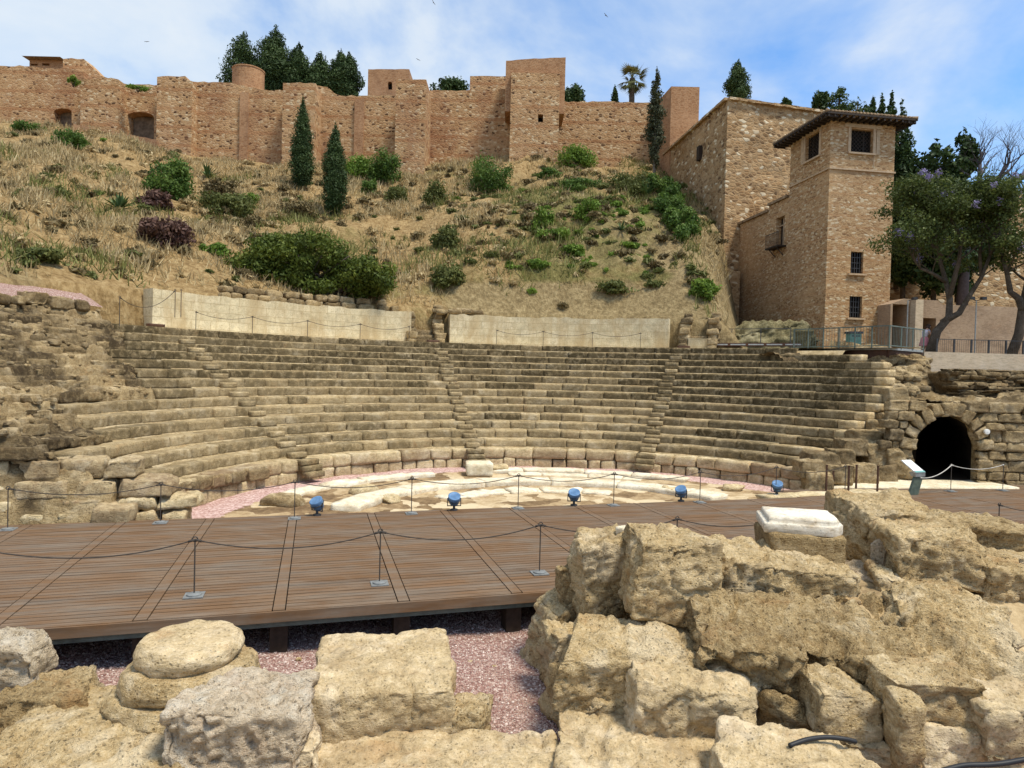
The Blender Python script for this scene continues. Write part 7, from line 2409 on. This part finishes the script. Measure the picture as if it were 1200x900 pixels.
branch_tree(jb2, 'jacaranda_tree', 'second jacaranda with curved grey trunk at the right edge', 11,
            [([Vector((0, 0, -.2)), rel2(1194, 392, 31.6), rel2(1198, 362, 31.6), rel2(1194, 350, 31.6), rel2(1184, 342, 31.7), rel2(1180, 320, 31.8), rel2(1172, 290, 32)], [.24, .21, .18, .16, .13, .1, .08]),
             ([rel2(1198, 365, 31.6), rel2(1205, 330, 31.6), rel2(1215, 290, 31.5)], [.2, .16, .12])],
            4, 26000, .085, 'jaca', flowers=1300, barkm='bark', leafon=.75, spread=.95, blob=.55)
# bare tree further back
M['barebark'] = plain_mat('bare_twigs', (.085, .075, .085), .9)
nb_ = at(1128, 330, 41.5)
def rel3(px, py, Y): return at(px, py, Y)-nb_
branch_tree(nb_, 'bare_tree', 'bare leafless tree with fine dark twigs against the sky at right', 23,
            [([Vector((0, 0, -2)), rel3(1133, 265, 41.5), rel3(1141, 232, 41.5), rel3(1147, 212, 41.5)], [.34, .26, .2, .16]),
             ([rel3(1131, 258, 41.5), rel3(1148, 230, 41.2), rel3(1166, 212, 41)], [.24, .18, .15]),
             ([rel3(1128, 275, 41.5), rel3(1158, 240, 40.8), rel3(1180, 222, 40.5), rel3(1192, 212, 40.4)], [.26, .2, .16, .14]),
             ([rel3(1150, 252, 41), rel3(1182, 238, 40.8), rel3(1204, 218, 40.6)], [.2, .16, .13])],
            5, 0, 0, None, barkm='barebark', spread=.85, llen=(.6, .8), gl=.95)

# ---- dry grass: stuff
rs = np.random.RandomState(77)
N = 150000
th = rs.uniform(-1.25, .80, N); r = 20.4+(rs.rand(N)**.75)*42
gx = CX+r*np.sin(th); gy = CY+r*np.cos(th)
ok = (gy > 14) & (gy < 62)
px = 600+FPX*gx/np.maximum(gy, 1)
ok &= (px > -40) & (px < 850)
gx, gy, px = gx[ok], gy[ok], px[ok]
gz = hill(gx, gy)
den = fbm(np.stack([gx*.35, gy*.35, gx*0], -1), 4, 99)+.35*fbm(np.stack([gx*2, gy*2, gx*0], -1), 2, 98)
gpy = 436-(gz-CAMH)*FPX/gy
rockk = .8*smooth(480, 560, px)*smooth(318, 345, gpy)+.35*smooth(610, 660, px)*smooth(225, 262, gpy)*(1-smooth(300, 322, gpy)*.7)
ok = (den > -.25+.7*rockk)
gx, gy, gz, px, den, gpy = gx[ok], gy[ok], gz[ok], px[ok], den[ok], gpy[ok]
n = len(gx)
hh = (.18+.30*rs.rand(n))*(1+.9*np.clip(den, 0, .7))
a = rs.uniform(0, 2*PI, n); wd = .018+.022*rs.rand(n)
lean = rs.normal(size=(n, 2))*.20
bx = np.stack([np.cos(a)*wd, np.sin(a)*wd], 1)
base = np.stack([gx, gy, gz-.03], 1)
V = np.zeros((n, 4, 3))
V[:, 0] = base; V[:, 0, :2] -= bx
V[:, 1] = base; V[:, 1, :2] += bx
V[:, 2] = base; V[:, 2, :2] += lean+bx*.35; V[:, 2, 2] += hh
V[:, 3] = base; V[:, 3, :2] += lean-bx*.35; V[:, 3, 2] += hh
greenish = (fbm(np.stack([gx*.22+3, gy*.22, gx*0], -1), 3, 55)+.42*smooth(520, 640, px)*(1-smooth(800, 830, px))-.3*(1-smooth(250, 400, px))) > .40
tone = np.clip(.5+.35*rs.normal(size=n)*.8+.2*den, 0, 1)
Fq = np.arange(n*4).reshape(n, 4)
g1 = ~greenish
def gsub(name, msk, mat):
    k = msk.sum()
    o = link(name, mesh_np(name, V[msk].reshape(-1, 3), np.arange(k*4).reshape(k, 4), tone=np.repeat(tone[msk], 4)), M[mat], kind='stuff')
gsub('dry_grass', g1, 'straw')
gsub('green_weeds', greenish, 'weed')
# low dry scrub and weeds: clumps beyond counting
rs = np.random.RandomState(123)
def scrub(name, n, mat, seed, cond, hmin, hmax, per, size):
    rs = np.random.RandomState(seed); bl = []
    while len(bl) < n:
        K = 3000
        th_ = rs.uniform(-1.25, .75, K); r_ = 20.6+rs.rand(K)**.8*41
        X_, Y_ = CX+r_*np.sin(th_), CY+r_*np.cos(th_)
        Z_ = hill(X_, Y_); PX_ = 600+FPX*X_/np.maximum(Y_, 1); PY_ = 436-(Z_-CAMH)*FPX/np.maximum(Y_, 1)
        ok_ = (Y_ > 15) & (Y_ < 60.5) & (PX_ > -30) & (PX_ < 838) & (rs.rand(K) < cond(PX_, PY_, X_, Y_))
        for x, y, z in zip(X_[ok_], Y_[ok_], Z_[ok_]):
            h_ = rs.uniform(hmin, hmax)
            bl.append((x, y, z+h_*.35, h_*rs.uniform(.8, 1.9), h_*rs.uniform(.6, 1.2), h_*.6))
    bl = bl[:n]
    V, F, T = leafcloud(bl, n*per, size, seed, aspect=2.6, shell=.5)
    link(name, mesh_np(name, V, F, tone=T), M[mat], kind='stuff')
nzc = lambda x, y, s: vnoise(np.stack([x*.16, y*.16, x*0+s], -1), 3)
scrub('dry_scrub', 380, 'dry', 5, lambda a, b, x, y: .15+.9*np.maximum(0, nzc(x, y, 1.5)), .15, .42, 75, .12)
scrub('straw_clumps', 420, 'straw', 6, lambda a, b, x, y: .25+.9*np.maximum(0, nzc(x, y, 4.5)), .14, .4, 70, .12)
scrub('olive_weeds', 210, 'olive', 7, lambda a, b, x, y: np.maximum(0, nzc(x, y, 9.5))*.7+np.where((a > 520) & (210 < b) & (b < 335), .75, .05), .12, .36, 85, .11)
scrub('green_weeds', 120, 'bright', 8, lambda a, b, x, y: np.where((590 < a) & (a < 760) & (222 < b) & (b < 320), .8, .012)*np.maximum(.05, .4+nzc(x*2, y*2, 2.5)), .10, .30, 90, .10)
# weed tufts on the fortress top
bush_tops = ((160, 96, 103, 26, 'tuft of green weeds growing on the wall above the arched gate'), (85, 86, 97, 16, 'green weeds growing on the broken wall stump at left'))
for i_, (px_, yt_, yb_, w_, lb) in enumerate(bush_tops):
    bush(px_, yt_, yb_, w_, 'bright', lb, 120+i_, 350, size=.13, m=7, name='weed_tuft', cat='weeds', Y=61.5 if i_ == 0 else 61.2)
# birds
def bird(px, py, Y, label, bank, s=.5):
    s *= .6
    p = at(px, py, Y)
    J = [(0, -.35*s, 0, .05*s), (0, 0, 0, .11*s), (0, .3*s, 0, .085*s), (0, .45*s, .03*s, .06*s), (-.4*s, .08*s, .12*s, (.02*s, .09*s)), (-.9*s, -.12*s, .05*s, (.012*s, .05*s)), (.4*s, .08*s, .12*s, (.02*s, .09*s)), (.9*s, -.12*s, .05*s, (.012*s, .05*s))]
    o = skin_mesh('bird', J, [(0, 1), (1, 2), (2, 3), (1, 4), (4, 5), (1, 6), (6, 7)], M['postiron'], loc=tuple(p), root=1, sub=1)
    o.rotation_euler = (.3, bank, .6); o['label'] = label; o['category'] = 'bird'
bird(710, 18, 60, 'small dark bird gliding in the sky above the centre', .5)
bird(172, 49, 60, 'small dark bird in the sky above the left fortress wall', -.3, .4)
bird(490, 70, 60, 'small dark bird in the sky left of the square keep', .2, .4)
bird(508, 3, 60, 'small dark bird at the very top of the sky', .8, .45)
